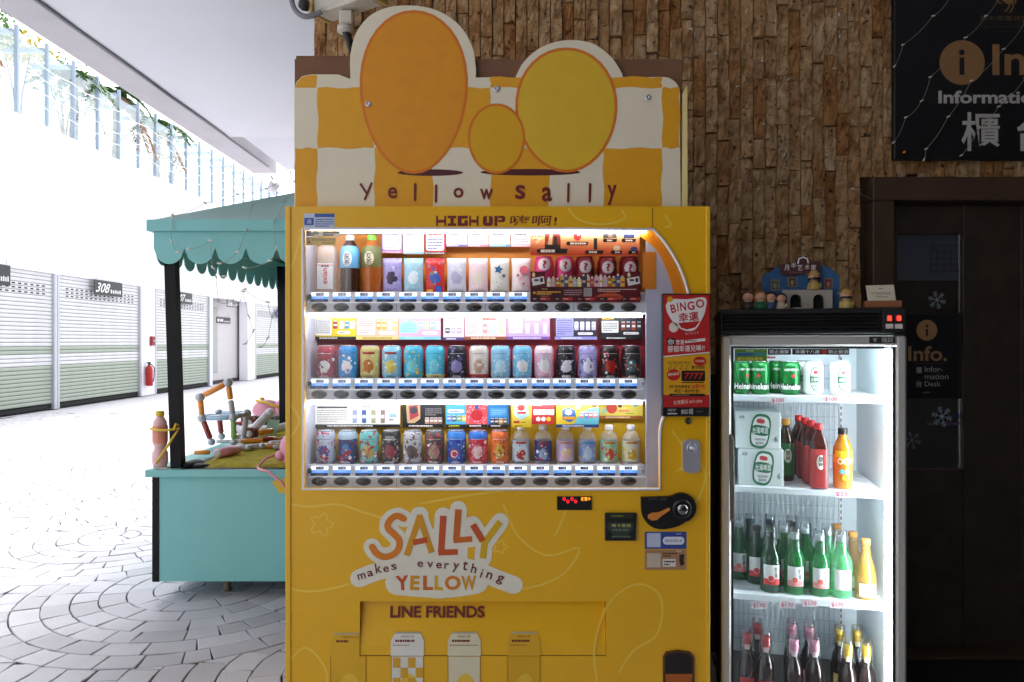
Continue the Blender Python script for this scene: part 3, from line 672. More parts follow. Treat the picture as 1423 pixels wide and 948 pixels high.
# LED tubes (lit)
LED = emis('led_white', (246, 248, 255), 8.0); LED2 = emis('led_white_row', (246, 248, 255), 12.0)
g = MB(); a, b = P(428, 318, YM), P(900, 318, YM); g.tube([(a.x, YM+.034, a.z-.004), (b.x, YM+.034, b.z-.004)], .006, LED, 8); g.build('led_tube', vm, vo)
rows = [(405, 437, 427), (526, 558, 548), (647, 679, 669)]     # shelf top, shelf bottom, button row (pixels)
colx = [443.7+30.72*k for k in range(15)]
backs = [((222, 140, 40), 318, 405), ((168, 44, 52), 438, 526), ((226, 178, 30), 559, 647)]
YSH = YM+.055
for r_, (c, y0, y1) in enumerate(backs):
    m = mat('back_panel_%s' % ('orange', 'crimson', 'gold')[r_], c, .5, var=.05); a, b = P(424, y0-4, YB-.02), P(914, y1+4, YB-.02)
    MB().box((a.x, YB-.02, b.z), (b.x, YB-.004, a.z), m).build('back_panel', vm, vo)
SHG = mat('shelf_grey', (206, 206, 210), .4, .0, var=.04); BTN = mat('button_smoke', (44, 40, 36), .2, coat=.6); BTR = mat('button_ring', (110, 108, 106), .3, .6)
TW, TB, TN = (238, 242, 250), (70, 130, 220), (24, 34, 66)
for r_, (y0, y1, yb) in enumerate(rows):
    sx0, sx1 = P(426, 0, YSH).x, P(897, 0, YSH).x; zA, zB, zC = P(0, y0, YSH).z, P(0, y0+15, YSH).z, P(0, y1, YSH).z
    pf = [(YSH+.03, zA), (YSH+.012, zA-.002), (YSH+.004, zB+.002), (YSH-.004, zB-.003), (YSH-.004, zC+.006), (YSH+.004, zC), (YSH+.15, zC), (YSH+.15, zA-.006), (YSH+.03, zA-.006)]
    g = MB(); g.prism([(sx0, p[0], p[1]) for p in pf], SHG, (sx1-sx0, 0, 0)); sh = g.build('selection_shelf', vm, vo)
    for k in range(1, 4):
        xx = P(443.7+30.72*(k*4-.0)-15.4, 0, YSH).x; MB().box((xx, YSH-.0055, zC+.004), (xx+.0012, YSH-.0035, zB-.004), mat('joint_grey', (96, 96, 100), .6)).build('joint', sh, vo)
    for ex_, xs in ((sx0-.012, 1), (sx1, -1)): MB().box((ex_, YSH-.002, zC+.003), (ex_+.012, YSH+.04, zB-.004), mat('end_cap', (168, 170, 176), .4), bev=.003).build('end_cap', sh, vo)
    MB().box((sx0+.004, YSH-.002, zB+.010), (sx0+.016, YSH+.006, zB+.026), BLK, bev=.002).build('latch', sh, vo); MB().box((sx1-.016, YSH-.002, zB+.010), (sx1-.004, YSH+.006, zB+.026), SILV, bev=.002).build('latch', sh, vo)
    for k, cx in enumerate(colx):
        c = P(cx, yb, YSH-.004); g = MB(); g.ball((0, 0, 0), (.0245, .006, .0125), BTN, 18, 8); o = g.build('button', sh); o.location = c-vo
        gr = MB(); gr.tube([(.0255*math.cos(t*.2618), 0, .0135*math.sin(t*.2618)) for t in range(25)], .0012, BTR, 5, cap=False); o2 = gr.build('button_ring', sh); o2.location = c-vo
        if r_ == 0 and k > 9: continue
        def fn(x, y, L, zB=zB, zA=zA):
            t = (y-(y0+2))/12.0; q = P(x, y, YSH); return Vector((q.x, YSH+.010-.007*t-.001-.0004*L, q.z))-vo
        j = random.uniform(-.6, .6); p = Print(fn); ty = y0+1.5; x0, x1 = cx-12+j, cx+12+j
        p.rect(x0, ty, x1, ty+5.2, TW, 0, emit=.5); p.rect(x0, ty+5.2, x1, ty+9.2, TB, 0, emit=.5); p.rect(x0, ty+9.2, x1, ty+12.8, TN, 0)
        p.rect(cx-5.5, ty+.6, cx+5.5, ty+4.6, (62, 66, 110), 1); p.text('冷藏', cx-4, ty+1.1, cx+4, ty+4.1, (220, 224, 240), 2); p.text('100元', cx-6, ty+5.8, cx+6, ty+8.7, (235, 242, 255), 1, .01); p.greek(cx-6, ty+10, cx+7, ty+12.3, 1, (120, 130, 160), 1, seed=k)
        p.build('price_tag', sh)
    if r_ < 2:
        z = zC-.006; MB().tube([(sx0+.01, YSH+.006, z), (sx1-.01, YSH+.006, z)], .004, LED2, 8).build('led_tube', vm, vo)
# the glass
ga, gb = P(417, 684, YM), P(966, 314, YM)
g = MB(); g.prism([Vector((P(x, y, YM).x, YM+.016, P(x, y, YM).z))-vo for x, y in hole], glassy('display_glass', (.97, .98, .98), .05), (0, .004, 0)); g.build('glass', vm)

# ---- lettering and stickers on the door
MAR = (120, 34, 30)
FP_ = lambda d=0.0006: plane(YM-d, vo, .0003)
p = Print(FP_())
hx = [606, 621.5, 634, 652]   # H I G H
def H_(x, w): p.rect(x, 300, x+2.6, 314, MAR); p.rect(x+w-2.6, 300, x+w, 314, MAR); p.rect(x+2.6, 305.6, x+w-2.6, 309.6, MAR)
H_(606, 14); p.rect(622, 300, 634, 303.5, MAR); p.rect(626, 303.5, 630.5, 310.5, MAR); p.rect(622, 310.5, 634, 314, MAR)
p.rect(636, 300, 650, 304, MAR); p.rect(636, 304, 641.5, 310.2, MAR); p.rect(636, 310.2, 650, 314, MAR); p.rect(645.5, 306, 650, 310.2, MAR)
H_(652, 13); p.rrect(671, 300, 685, 314, 4, MAR); p.rect(676.5, 299.8, 679.5, 309.5, (226, 170, 26), 2); p.rect(687, 300, 691, 314, MAR); p.rrect(691, 300, 702, 309, 3, MAR); p.rect(691.5, 303, 697, 306, (226, 170, 26), 2)
p.text('嗨啊!', 709, 299.5, 774, 313.5, MAR, 1, .006, skew=.12); p.build('high_up_lettering', vm)
# pale doodles printed on the door (generic curls and flowers)
DO = mat('doodle_yellow', (248, 206, 76), .4, var=.03)
p = Print(FP_(.0003))
def flower(cx, cy, r, n=5):
    pts = []
    for k in range(n*10+1):
        a = 2*math.pi*k/(n*10); rr = r*(1+.28*math.cos(n*a)); pts.append((cx+rr*math.cos(a), cy+rr*math.sin(a)))
    p.stroke(pts, 2.2, DO, 0, cap=False)
flower(447, 729, 13); p.build('doodle', vm); p = Print(FP_(.0003)); flower(695, 760, 8); p.build('doodle', vm); p = Print(FP_(.0003))
for l in ([(398, 700), (430, 704), (470, 701), (505, 712), (540, 722)], [(398, 817), (430, 822), (470, 816), (500, 806)], [(700, 702), (720, 745), (760, 772), (805, 762), (780, 800), (730, 818), (700, 815)],
          [(790, 700), (776, 735), (770, 745)], [(830, 948), (826, 900), (845, 840), (885, 812), (918, 830), (914, 880), (880, 905), (860, 935)], [(400, 920), (425, 900), (450, 925), (455, 948)], [(585, 700), (640, 690), (700, 682)],
          [(402, 380), (412, 350), (417, 330)], [(402, 560), (416, 585), (402, 610)], [(790, 290), (806, 306), (840, 312), (868, 303), (864, 293)], [(925, 300), (932, 312), (925, 316)], [(935, 600), (960, 640), (940, 655)], [(970, 640), (980, 660), (972, 690), (950, 720)]):
    p.stroke(arcpts(l, 5), 3.0, DO, 0); p.build('doodle', vm); p = Print(FP_(.0003))
# SALLY makes everything YELLOW
CR = (236, 230, 208); ORG, AMO, REDO, YLO, DRO = (226, 128, 24), (222, 154, 24), (204, 84, 30), (222, 176, 10), (208, 106, 30)
def arc_(cx, cy, r, a0, a1, n=10, ry=None): return [(cx+r*math.cos(R(a0+(a1-a0)*k/n)), cy+(ry or r)*math.sin(R(a0+(a1-a0)*k/n))) for k in range(n+1)]
S_ = arcpts([(561, 721), (551, 717), (541, 724), (539, 734), (548, 743), (555, 752), (552, 766), (538, 774), (524, 770), (517, 760)], 4)
letters = [(S_, 9, ORG, 2), ([(565, 772), (584, 716)], 8.5, AMO, 2), ([(582, 716), (600, 768)], 8.5, AMO, 2.4), ([(574, 754), (594, 750)], 8, REDO, 3), ([(616, 717), (613, 768)], 9, REDO, 2), ([(609, 768), (636, 767)], 8, REDO, 2.4),
           ([(637, 708), (634, 750)], 9, DRO, 2), ([(630, 751), (656, 749)], 8, DRO, 2.4), ([(657, 729), (671, 752)], 9, REDO, 3), ([(695, 725), (675, 752)], 9, YLO, 2), ([(674, 748), (671, 776)], 9, YLO, 2.4)]
p = Print(FP_(.0006))
for k, (l, w, c, L) in enumerate(letters):
    if k: p.stroke(l, w+15, CR, k*.12)
for k in range(0, len(S_)-3, 3): p.stroke([S_[k], S_[min(k+3, len(S_)-1)]], 24, CR, k*.02)
word = 'makes everything'; bl = arcpts([(499, 804), (522, 795), (548, 788), (580, 782), (610, 781), (640, 786), (668, 795), (692, 805), (714, 813)], 8)
p.stroke(bl, 25, CR, 1.5); yw = [(552, 810), (575, 812), (610, 815), (640, 812), (662, 808)]; p.stroke(yw, 34, CR, 1.7); p.rrect(575, 735, 650, 800, 8, CR, 1.6); p.build('sally_sticker', vm)
p = Print(FP_(.0014))
for l, w, c, L in letters: p.stroke(l, w, c, L, cap=(w > 8.9 and l is S_))
xs = [(497, 508), (510.5, 518.5), (521.5, 530), (532.5, 540.5), (543.5, 551), None, (580, 588), (593.5, 602), (606, 614), (617.5, 623.5), (629, 637.5), (643, 650), (655, 662.5), (668, 670.5), (676, 684), (690, 699)]
yc = [801, 797, 789.5, 791, 788, None, 784, 785, 786, 786.5, 789, 786, 790, 797, 800, 806]; hh = [8, 8, 14, 8, 8, None, 8, 8, 8, 8, 13, 13, 13, 12, 9, 13]; rt = [-16, -14, -10, -10, -6, 0, 0, 2, 4, 6, 10, 12, 14, 18, 20, 24]
for k, ch in enumerate(word):
    if ch == ' ': continue
    x0, x1 = xs[k]; y_ = yc[k]; p.text(ch, x0, y_-hh[k]/2, x1, y_+hh[k]/2, (112, 34, 30), 3, .012, rot=rt[k])
for k, (ch, c) in enumerate(zip('YELLOW', (REDO, AMO, DRO, YLO, ORG, AMO))):
    x0 = (550, 570, 588, 604, 618, 641)[k]; x1 = (568, 583, 602, 616, 640, 662)[k]; p.text(ch, x0, 800, x1, 820, c, 3, .035, rot=(-4, 2, 0, 2, 0, -2)[k])
p.build('sally_lettering', vm)
# pick-up flap
g = MB(); a, b = P(500, 836, YM), P(842, 912, YM); x0, x1, z1, z0 = a.x+.001, b.x-.001, a.z, b.z
g.prism([(x0, YM+.028, z1-.006), (x0, YM+.024, z1-.02), (x0, YM+.004, z0+.035), (x0, YM+.002, z0+.001), (x0, YM+.022, z0+.001), (x0, YM+.045, z1-.006)], AMB, (x1-x0, 0, 0)); fl = g.build('pickup_flap', vm, vo)
g = MB(); g.box((x0-.02, YM+.05, z0-.02), (x1+.02, YM+.06, z1+.02), BLK); g.build('pickup_well', vm, vo)
g = MB(); g.box((x0, YM+.001, z0+.0005), (x1, YM+.0022, z0+.0030), mat('seam_dark', (150, 104, 14), .6)); g.build('flap_lip', vm, vo)
fy_ = lambda x, y, L: Vector((P(x, y, YM).x, YM+.0215-.0004*L-(y-840)/35*.0118, P(x, y, YM).z))-vo
p = Print(fy_); p.text('LINE FRIENDS', 541, 845, 673, 861, MAR, 1, .03); p.build('flap_lettering', fl)
# printed cans on the lower door: plain cans, drinks text only
p = Print(FP_(.0012))
for k, (cx, c1) in enumerate(((484, (232, 178, 30)), (566, (232, 228, 214)), (645, (226, 216, 180)), (728, (226, 172, 30)))):
    w = 23 if k else 25
    p.poly([(cx-w, 912.5), (cx+w, 912.5), (cx+w, 990), (cx-w, 990)], c1, 0)
    p.rect(cx-w, 912.5, cx-w+1.2, 990, (186, 130, 30), 1); p.rect(cx+w-1.2, 912.5, cx+w, 990, (186, 130, 30), 1); p.ell(cx+2, 962, w*.6, 26, (240, 196, 60), 1.2)
    if k == 1:
        for a in range(4):
            for b in range(3):
                if (a+b) % 2 == 0: p.rect(cx-w+3+a*10.5, 914+b*14, cx-w+13.5+a*10.5, 928+b*14, (224, 170, 40), 2)
p.build('printed_cans', vm)
def pc(x, y, L):
    if y > 912 or x < 500: return P(x, y, YM-.0014-.0003*L)-vo
    return fy_(x, y, L)
p = Print(fy_)
for k, (cx, c1) in enumerate(((484, (232, 178, 30)), (566, (232, 228, 214)), (645, (226, 216, 180)), (728, (226, 172, 30)))):
    if k == 0: continue
    p = Print(fy_); w = 23; p.poly([(cx-w+5, 882), (cx+w-5, 882), (cx+w, 891), (cx+w, 911), (cx-w, 911), (cx-w, 891)], c1, 1); p.rect(cx-w+5, 879.5, cx+w-5, 882, (190, 176, 140), 1)
    p.text('HIGH UP', cx-9, 884, cx+9, 887, (120, 40, 30), 2); p.greek(cx-17, 889.5, cx+17, 893, 1, (120, 40, 30), 2, fill=.85, seed=k+9); p.greek(cx-20, 896, cx+20, 898, 1, (150, 70, 50), 2, seed=k); p.build('printed_can_top', fl)
p = Print(FP_(.0016)); cx, w = 484, 25
p.poly([(cx-w+5, 882), (499, 882), (499, 912.4), (cx-w, 912.4), (cx-w, 891)], (232, 178, 30), 0); p.rect(cx-w+5, 879.5, 499, 882, (190, 176, 140), 0); p.text('HIGH U', cx-9, 884, 498, 887, (120, 40, 30), 1); p.greek(cx-17, 889.5, 498, 893, 1, (120, 40, 30), 1, fill=.85); p.build('printed_can_tops', vm)
# LED price display
a, b = P(774, 690, YM-.004), P(822, 708.5, YM-.001); MB().box((a.x, YM-.006, b.z), (b.x, YM-.0005, a.z), BLK, bev=.001).build('price_display', vm, vo)
p = Print(plane(YM-.0065, vo)); RD = (255, 30, 50)
for k, (x, y) in enumerate(((784, 693.5), (789, 697), (795, 693.5), (800, 697))): p.stroke(arc_(x, y, 1.7, 0, 360, 10, 2.0), .9, RD, 0, cap=False, emit=.6)
p.text('販賣中', 807.5, 690.8, 820.5, 696.2, (255, 150, 30), 0, .015, emit=.6); p.build('display_digits', vm)
# card reader
a, b = P(840, 712, YM), P(884, 750.5, YM); MB().box((a.x, YM-.012, b.z), (b.x, YM-.0005, a.z), BLK, bev=.003).build('card_reader', vm, vo)
p = Print(plane(YM-.0127, vo)); p.rect(844, 713.5, 880, 721, (36, 40, 22), 0); p.greek(850, 715.5, 878, 719, 1, (120, 130, 50), 1); p.poly([(844, 726), (880, 726), (880, 736), (871, 744), (853, 744), (844, 736)], (50, 62, 46), 0); p.text('嗶卡專用', 850, 728, 876, 733, (196, 200, 120), 1); p.text('NT$100 ONLY', 851, 735, 874, 738.5, (150, 160, 140), 1); p.rect(850, 744.6, 876, 747, (90, 110, 90), 0); p.build('reader_label', vm)
# coin unit
ol = [(890, 690), (927, 689)]+arc_(945.5, 704.5, 20.5, -125, 60, 12)+arcpts([(952, 723), (940, 730), (918, 734), (902, 729), (892, 716), (890, 700)], 4)
g = MB(); g.prism([P(x, y, YM)-vo-Vector((0, .016, 0)) for x, y in ol], BLK, (0, .0155, 0)); cu_ = g.build('coin_unit', vm)
c = P(945.5, 705, YM)-vo; g = MB(); g.lathe([(.031, .001), (.031, .008), (.026, .014), (.022, .010), (.020, .010)], BLK, 28, c=c-Vector((0, .016, 0)), axis=(0, -1, 0)); g.build('coin_funnel', cu_)
g = MB(); g.lathe([(.018, 0), (.017, .006), (.012, .010)], mat('steel_knob', (150, 150, 150), .25, 1), 24, c=c-Vector((0, .027, 0)), axis=(0, -1, 0)); g.box(c+Vector((-.014, -.040, -.0015)), c+Vector((.014, -.036, .0015)), BLK); g.build('coin_slot', cu_)
lv = [(899, 714), (904, 711), (914, 710), (928, 704), (929, 706.5), (917, 714.5), (911, 720), (904, 721), (899, 718)]
g = MB(); g.prism([P(x, y, YM)-vo-Vector((0, .026, 0)) for x, y in lv], mat('lever_orange', (224, 140, 62), .4), (0, .009, 0)); g.build('return_lever', cu_)
p = Print(plane(YM-.0166, vo)); p.text('おつり・返却', 902, 691.5, 926, 695.5, (110, 110, 112), 0); p.build('coin_unit_print', cu_)
# payment stickers (their square codes left out)
p = Print(FP_(.0006)); p.rect(896, 739, 954, 763, (50, 76, 150), 0); p.rect(899, 741, 918, 760.5, (196, 204, 226), 1); p.rrect(921, 746, 951, 757, 5, (232, 236, 244), 1); p.text('看更多商品介紹', 924, 749.5, 948, 753.5, (50, 60, 110), 2); p.greek(940, 741, 952, 743, 1, (220, 225, 240), 1); p.build('blue_sticker', vm)
p = Print(FP_(.0006)); p.rect(896, 764, 954, 792, (176, 132, 92), 0); p.rect(899, 769, 918, 788.5, (206, 190, 170), 1); p.rect(921, 777, 939, 787.5, (236, 230, 222), 1); p.greek(922.5, 778.5, 937.5, 786.5, 2, (60, 50, 46), 2); p.greek(921, 767.5, 941, 774.5, 2, (70, 46, 34), 1, seed=4); p.poly([(944, 771), (951, 770), (950, 778), (951, 784), (946, 787), (944, 780)], (52, 34, 28), 1); p.greek(940, 765, 952, 766.8, 1, (240, 230, 220), 1); p.build('tan_sticker', vm)
# lock, keyhole, coin return
a, b = P(948, 611, YM), P(972, 657, YM)
pts = []
for cx, cy, a0 in ((964.5, 618, -90), (964.5, 649, 0), (955.5, 649, 90), (955.5, 618, 180)):
    for k in range(6): t = R(a0+18*k); pts.append((cx+7.5*math.cos(t), cy+7.5*math.sin(t)))
g = MB(); g.prism([P(x, y, YM)-vo-Vector((0, .010, 0)) for x, y in pts], SILV, (0, .0095, 0)); lk = g.build('lock_handle', vm)
c = P(960, 622, YM)-vo; g = MB(); g.lathe([(.016, 0), (.016, .004), (.013, .006), (.013, .003), (.006, .003), (.005, .012)], SILV, 24, c=c-Vector((0, .0102, 0)), axis=(0, -1, 0)); g.build('lock_cylinder', lk)
c = P(956, 585, YM)-vo; g = MB(); g.lathe([(.011, 0), (.011, .006), (.006, .007), (.005, .003)], mat('steel_dark', (92, 84, 60), .4, .6), 20, c=c-Vector((0, .0004, 0)), axis=(0, -1, 0)); g.build('key_lock', vm)
pts = [(921, 912), (925, 905), (942, 902.5), (958, 905), (964, 912), (964, 950), (921, 950)]
g = MB(); g.prism([P(x, y, YM)-vo-Vector((0, .008, 0)) for x, y in pts], mat('return_brown', (84, 48, 22), .4), (0, .0075, 0)); cr_ = g.build('coin_return', vm)
g = MB(); g.prism([P(x, y, YM)-vo-Vector((0, .0095, 0)) for x, y in [(924, 913), (928, 908), (942, 905.5), (956, 908), (961, 913), (961, 934), (924, 934)]], mat('return_dark', (26, 18, 14), .2), (0, .001, 0)); g.build('return_cover', cr_)
g = MB(); g.prism([P(x, y, YM)-vo-Vector((0, .0095, 0)) for x, y in [(924, 935), (961, 935), (960, 949), (925, 949)]], mat('return_orange', (176, 92, 22), .3), (0, .001, 0)); g.build('return_cup', cr_)
# small notices, upper left
p = Print(FP_(.0006)); p.rect(422, 297, 465, 317, (206, 212, 226), 0); p.rect(437, 297, 465, 302, (58, 96, 168), 1); p.rect(423, 303, 436, 313, (44, 88, 170), 1); p.greek(438, 303.5, 464, 316, 4, (90, 120, 180), 1); p.text('通', 426, 305, 433, 311, (220, 226, 240), 2); p.build('blue_notice', vm)
p = Print(plane(YM+.0225, vo)); p.rect(425.5, 320.5, 473, 328.5, (216, 212, 200), 0); p.greek(428, 321.5, 442, 328, 3, (60, 58, 54), 1); p.greek(449, 322, 472, 328, 2, (50, 48, 46), 1, fill=.7); p.build('white_notice', vm)
p = Print(plane(YM+.0225, vo)); p.rect(425.5, 329.5, 468, 341, (242, 198, 24), 0); p.poly([(428, 338), (432, 338), (430, 334)], (40, 30, 20), 1); p.text('請勿搖晃機器以免危險', 433, 331, 466, 335.5, (70, 50, 20), 1); p.greek(447, 336.5, 466, 340, 2, (90, 60, 20), 1, seed=2); p.build('yellow_notice', vm)
# ---- BINGO sign
bx = MB(); a, b = P(920, 408, YM-.02), P(987.5, 579, YM-.02); bx.box((a.x, YM-.02, b.z), (b.x, YM-.0006, a.z), BLK, bev=.003); bs = bx.build('bingo_sign', vm, vo)
p = Print(plane(YM-.0206, vo, .0003)); RB = (190, 36, 34); p.poly([(922, 410), (986, 410), (986, 489), (922, 495)], RB, 0); p.poly([(922, 497), (986, 491), (986, 549), (922, 549)], (226, 164, 20), 0); p.rect(922, 549, 986, 566, RB, 0); p.rect(922, 566, 986, 577, (22, 20, 20), 0); p.poly([(922, 495), (986, 489), (986, 490.6), (922, 496.6)], (236, 230, 224), 1)
p.poly(arcpts([(925, 425), (932, 416), (955, 416), (980, 414), (980, 432), (974, 446), (966, 458), (955, 460), (944, 456), (934, 446), (927, 434)], 4), (238, 232, 226), 1)
for k, ch in enumerate('BINGO'): p.text(ch, (932, 941, 945, 955, 967)[k], (423, 421, 420, 419, 416)[k], (939.5, 943, 953.5, 965.5, 979)[k]-.4, (435, 433, 432, 431, 428)[k], RB, 2, .025, rot=(-12, -8, -6, -6, -4)[k])
p.text('幸運', 943, 434, 971, 447, RB, 2, .02, rot=-5); p.poly([(942, 449), (973, 446), (966, 455), (955, 458), (947, 456)], RB, 2); p.text('ルーレット', 952, 461, 971, 465, (236, 230, 224), 2, rot=-6)
p.ell(931, 416, 4, 4, (226, 164, 20), 2.5, 16); p.ell(936, 455, 6.5, 7, (232, 220, 204), 1, 18); p.rect(927, 470, 937.5, 480, (26, 22, 22), 1, ); p.text('你', 928, 471, 936.5, 479.5, (236, 230, 224), 2, .015); p.text('會是', 939, 472, 951, 479, (236, 230, 224), 2, .01); p.poly([(952, 473), (980, 470), (980, 474), (952, 477)], (236, 230, 224), 1); p.greek(954, 472.5, 979, 475, 1, (60, 30, 30), 2); p.text('那個幸運兒嗎?!', 928, 480, 979, 489, (236, 230, 224), 2, .012, rot=-2)
p.text('7777', 928, 503, 961, 514, (30, 24, 20), 1, .045, skew=.12); p.text('7777', 928.8, 503.8, 960.2, 513.2, (240, 190, 30), 2, .0, skew=.12); p.text('數字相同', 961, 508, 979, 513.5, (30, 24, 20), 1, .015); p.ell(972.5, 502, 9, 6.5, RB, 1.5); p.text('中獎機率', 966, 500, 979, 503.5, (240, 224, 190), 2)
p.ell(936, 521, 9.5, 8, RB, 1, 16); p.text('BINGO', 928.5, 518, 943.5, 522, (240, 224, 190), 2, .015, rot=-6); p.rrect(947, 515, 980, 530, 2, (24, 20, 20), 1); p.text('7777', 951, 518, 977, 527, (196, 40, 36), 2, .02, skew=.1); p.rect(947, 531, 978, 532.4, (60, 40, 20), 1)
p.text('中獎者免費享有', 930, 535, 959, 540, (40, 26, 16), 1, .015); p.text('30秒內', 960, 533.5, 979, 540.5, (196, 40, 30), 1, .02); p.text('再選一瓶的機會!', 937, 541, 972, 546, (40, 26, 16), 1, .015); p.rrect(930, 547.2, 980, 551, 1.8, (30, 24, 22), 1.5); p.greek(935, 548.4, 975, 549.8, 1, (200, 170, 120), 2); p.text("台灣靈玩 let's play", 936, 555, 976, 562, (236, 200, 180), 1, .005, rot=-5)
p.text('BINGO 幸運', 947, 568, 963, 576, (220, 216, 210), 1, .01); p.greek(928, 568, 940, 572, 2, (180, 176, 170), 1); p.rect(928, 574, 941, 575.8, (200, 198, 194), 1); p.greek(968, 571, 983, 573, 1, (120, 118, 116), 1); p.build('bingo_print', bs)

# ---- topper board on the machine
YT = 2.395
CRM = mat('topper_cream', (236, 226, 196), .5, var=.03); AMT = (232, 166, 20)
tp = thing('topper_board', 'yellow and cream checkered cut out display board standing on the vending machine', 'display board', (P(680, 285, YT).x, YT, zt-.004)); to = tp.location
bt = CY-(zt+.002-EYE)*F/YT
lobe1 = arcpts([(487, 110), (487, 75), (497, 42), (520, 18), (555, 8), (600, 12), (635, 32), (655, 62), (661, 92), (661, 108)], 5)
lobe2 = arcpts([(716, 108), (728, 86), (752, 66), (786, 56), (822, 60), (848, 78), (862, 98), (866, 108)], 5)
outl = [(409, bt), (409, 124), (412, 114), (420, 106), (432, 103.5), (470, 103.5)]+lobe1+[(690, 107)]+lobe2+[(915, 107)]+arc_(922, 130, 23, -90, 0, 6)+[(945, 200), (946, bt)]
g = MB(); g.prism([P(x, y, YT)-to for x, y in outl], CRM, (0, .018, 0)); pb = g.build('panel', tp)
p = Print(plane(YT-.0004, to, .0004)); cb = [409.5, 441, 520, 602, 681, 763, 838, 920, 945]; rb = [107, 122, 206, bt-1]
def wob(x0, y0, x1, y1, s):
    rdq = random.Random(s); n = 6; pts = []
    def edge(a, b, sx, sy):
        for k in range(n): t = k/n; w = 1.3*math.sin(t*6.28*1.5+s)*(1 if 0 < k else 0); pts.append((a[0]+(b[0]-a[0])*t+sx*w, a[1]+(b[1]-a[1])*t+sy*w))
    edge((x0, y0), (x1, y0), 0, 1); edge((x1, y0), (x1, y1), 1, 0); edge((x1, y1), (x0, y1), 0, 1); edge((x0, y1), (x0, y0), 1, 0); return pts
for r_ in range(3):
    for c_ in range(8):
        if (r_+c_) % 2 == 0:
            if r_ == 0 and c_ == 0: p.poly([(410, 122), (413, 114), (420, 107), (431, 104.5), (441, 104.5), (439, 122)], AMT, 0)
            else: p.poly(wob(cb[c_]+.5, rb[r_], cb[c_+1]-.5, rb[r_+1], r_*9+c_), AMT, 0)
def egg(x0, y0, x1, y1, top, n=36):
    """plain rounded shape, wider at the top or bottom"""
    pts = []; cx, cy = (x0+x1)/2, (y0+y1)/2
    for k in range(n):
        a = 2*math.pi*k/n; y = cy+(y1-y0)/2*math.sin(a); w = 1+top*(-math.sin(a)); pts.append((cx+(x1-x0)/2*math.cos(a)*w, y))
    return pts
OR, LA, PY, YY = (222, 120, 20), (230, 150, 14), (228, 186, 40), (226, 170, 4)
p.ell(598, 240, 46, 4.6, (84, 26, 26), .5); p.ell(737, 239.5, 70, 4.6, (84, 26, 26), .5)
p.poly(egg(500, 14, 650, 242, .10), OR, 1); p.poly(egg(504, 18, 646, 238, .10), LA, 2)
p.poly(egg(716, 66, 858, 240, .06), OR, 1); p.poly(egg(720, 70, 854, 236, .06), PY, 2)
p.poly(egg(650, 144, 730, 242, .02), OR, 2.6); p.poly(egg(653.5, 147.5, 726.5, 238.5, .02), YY, 3.2)
p.build('checker_print', tp)
tx = 'yellowsally'; lx_ = [501, 539, 575, 604, 630, 667, 716, 753, 788, 818, 844]; lw = [15, 13, 4, 4, 14, 18, 14, 14, 4, 4, 13]; lh = [24, 16, 22, 22, 14, 15, 20, 20, 24, 24, 28]; ly = [267, 268, 267, 269, 268, 270, 267, 270, 268, 268, 271]
for k, ch in enumerate(tx):
    p = Print(plane(YT-.0022, to, .0003))
    if ch == 'y' and k == 0: p.stroke([(501, 256), (509, 268)], 3, MAR, 0); p.stroke([(516, 255), (507, 277)], 3, MAR, 1); p.build('letter', tp); continue
    if ch == 'l': p.stroke([(lx_[k]+2, ly[k]-lh[k]/2), (lx_[k]+1.5, ly[k]+lh[k]/2)], 3.4, MAR, 0); p.build('letter', tp); continue
    p.text(ch, lx_[k], ly[k]-lh[k]/2, lx_[k]+lw[k], ly[k]+lh[k]/2, MAR, 0, .02); p.build('letter', tp)
WDB = mat('brown_plywood', (122, 84, 58), .7, var=.2, scale=6, bump=.1)
a, b = P(411, 77, YT+.03), P(945, bt, YT+.03); MB().box((a.x, YT+.0185, b.z), (b.x, YT+.034, P(0, 84, YT+.03).z), WDB).box((a.x, YT+.0345, P(0, 108, YT+.03).z), (P(560, 0, YT+.03).x, YT+.046, a.z), WDB).build('plywood_backing', tp, to)
g = MB(); g.prism([P(x, y, YT)-to for x, y in ((949, 130), (955, 118), (955.5, bt), (947.5, bt))], mat('topper_edge', (244, 222, 150), .4), (0, .012, 0)); g.build('side_strip', tp)
for x, y in ((512, 145), (690, 124), (900, 136)): c = P(x, y, YT)-to; MB().lathe([(.010, 0), (.010, .002), (.004, .004), (.0035, .002)], SILV, 14, c=c-Vector((0, .0026, 0)), axis=(0, -1, 0)).build('screw', tp)

# ---- security camera above, on the stone wall
YC = 2.95
cc = thing('security_camera', 'weathered white box security camera on a wall bracket above the machine', 'camera', P(485, 78, WY)); co = cc.location
CW_ = mat('cctv_cream', (206, 200, 184), .5, var=.1, scale=10); CY_ = mat('cctv_yellowed', (196, 168, 96), .5, var=.1)
ax = (P(530, 2, YC-.14)-P(440, -12, YC+.05)); ax.z = 0; ax.normalize(); qz = math.atan2(ax.y, ax.x); rm_ = Matrix.Rotation(qz, 3, 'Z')
cc0 = P(484, -3, YC)
def obx(sz, c, m, bev=.006): g = MB(); g.box((-sz[0]/2, -sz[1]/2, -sz[2]/2), (sz[0]/2, sz[1]/2, sz[2]/2), m, bev=bev); g.v = [rm_ @ v+cc0+rm_ @ Vector(c)-co for v in g.v]; return g
obx((.30, .11, .10), (0, 0, .0), CW_, .012).build('housing', cc); obx((.34, .125, .012), (.02, 0, .058), CW_, .004).build('sun_hood', cc)
g = obx((.018, .115, .105), (.16, 0, 0), CY_, .003); g.build('front_bezel', cc); obx((.004, .085, .075), (.171, 0, 0), mat('lens_black', (10, 10, 12), .1), .001).build('front_glass', cc); obx((.02, .112, .102), (-.16, 0, 0), CY_, .003).build('rear_cap', cc)
hp = P(482, 30, YC)
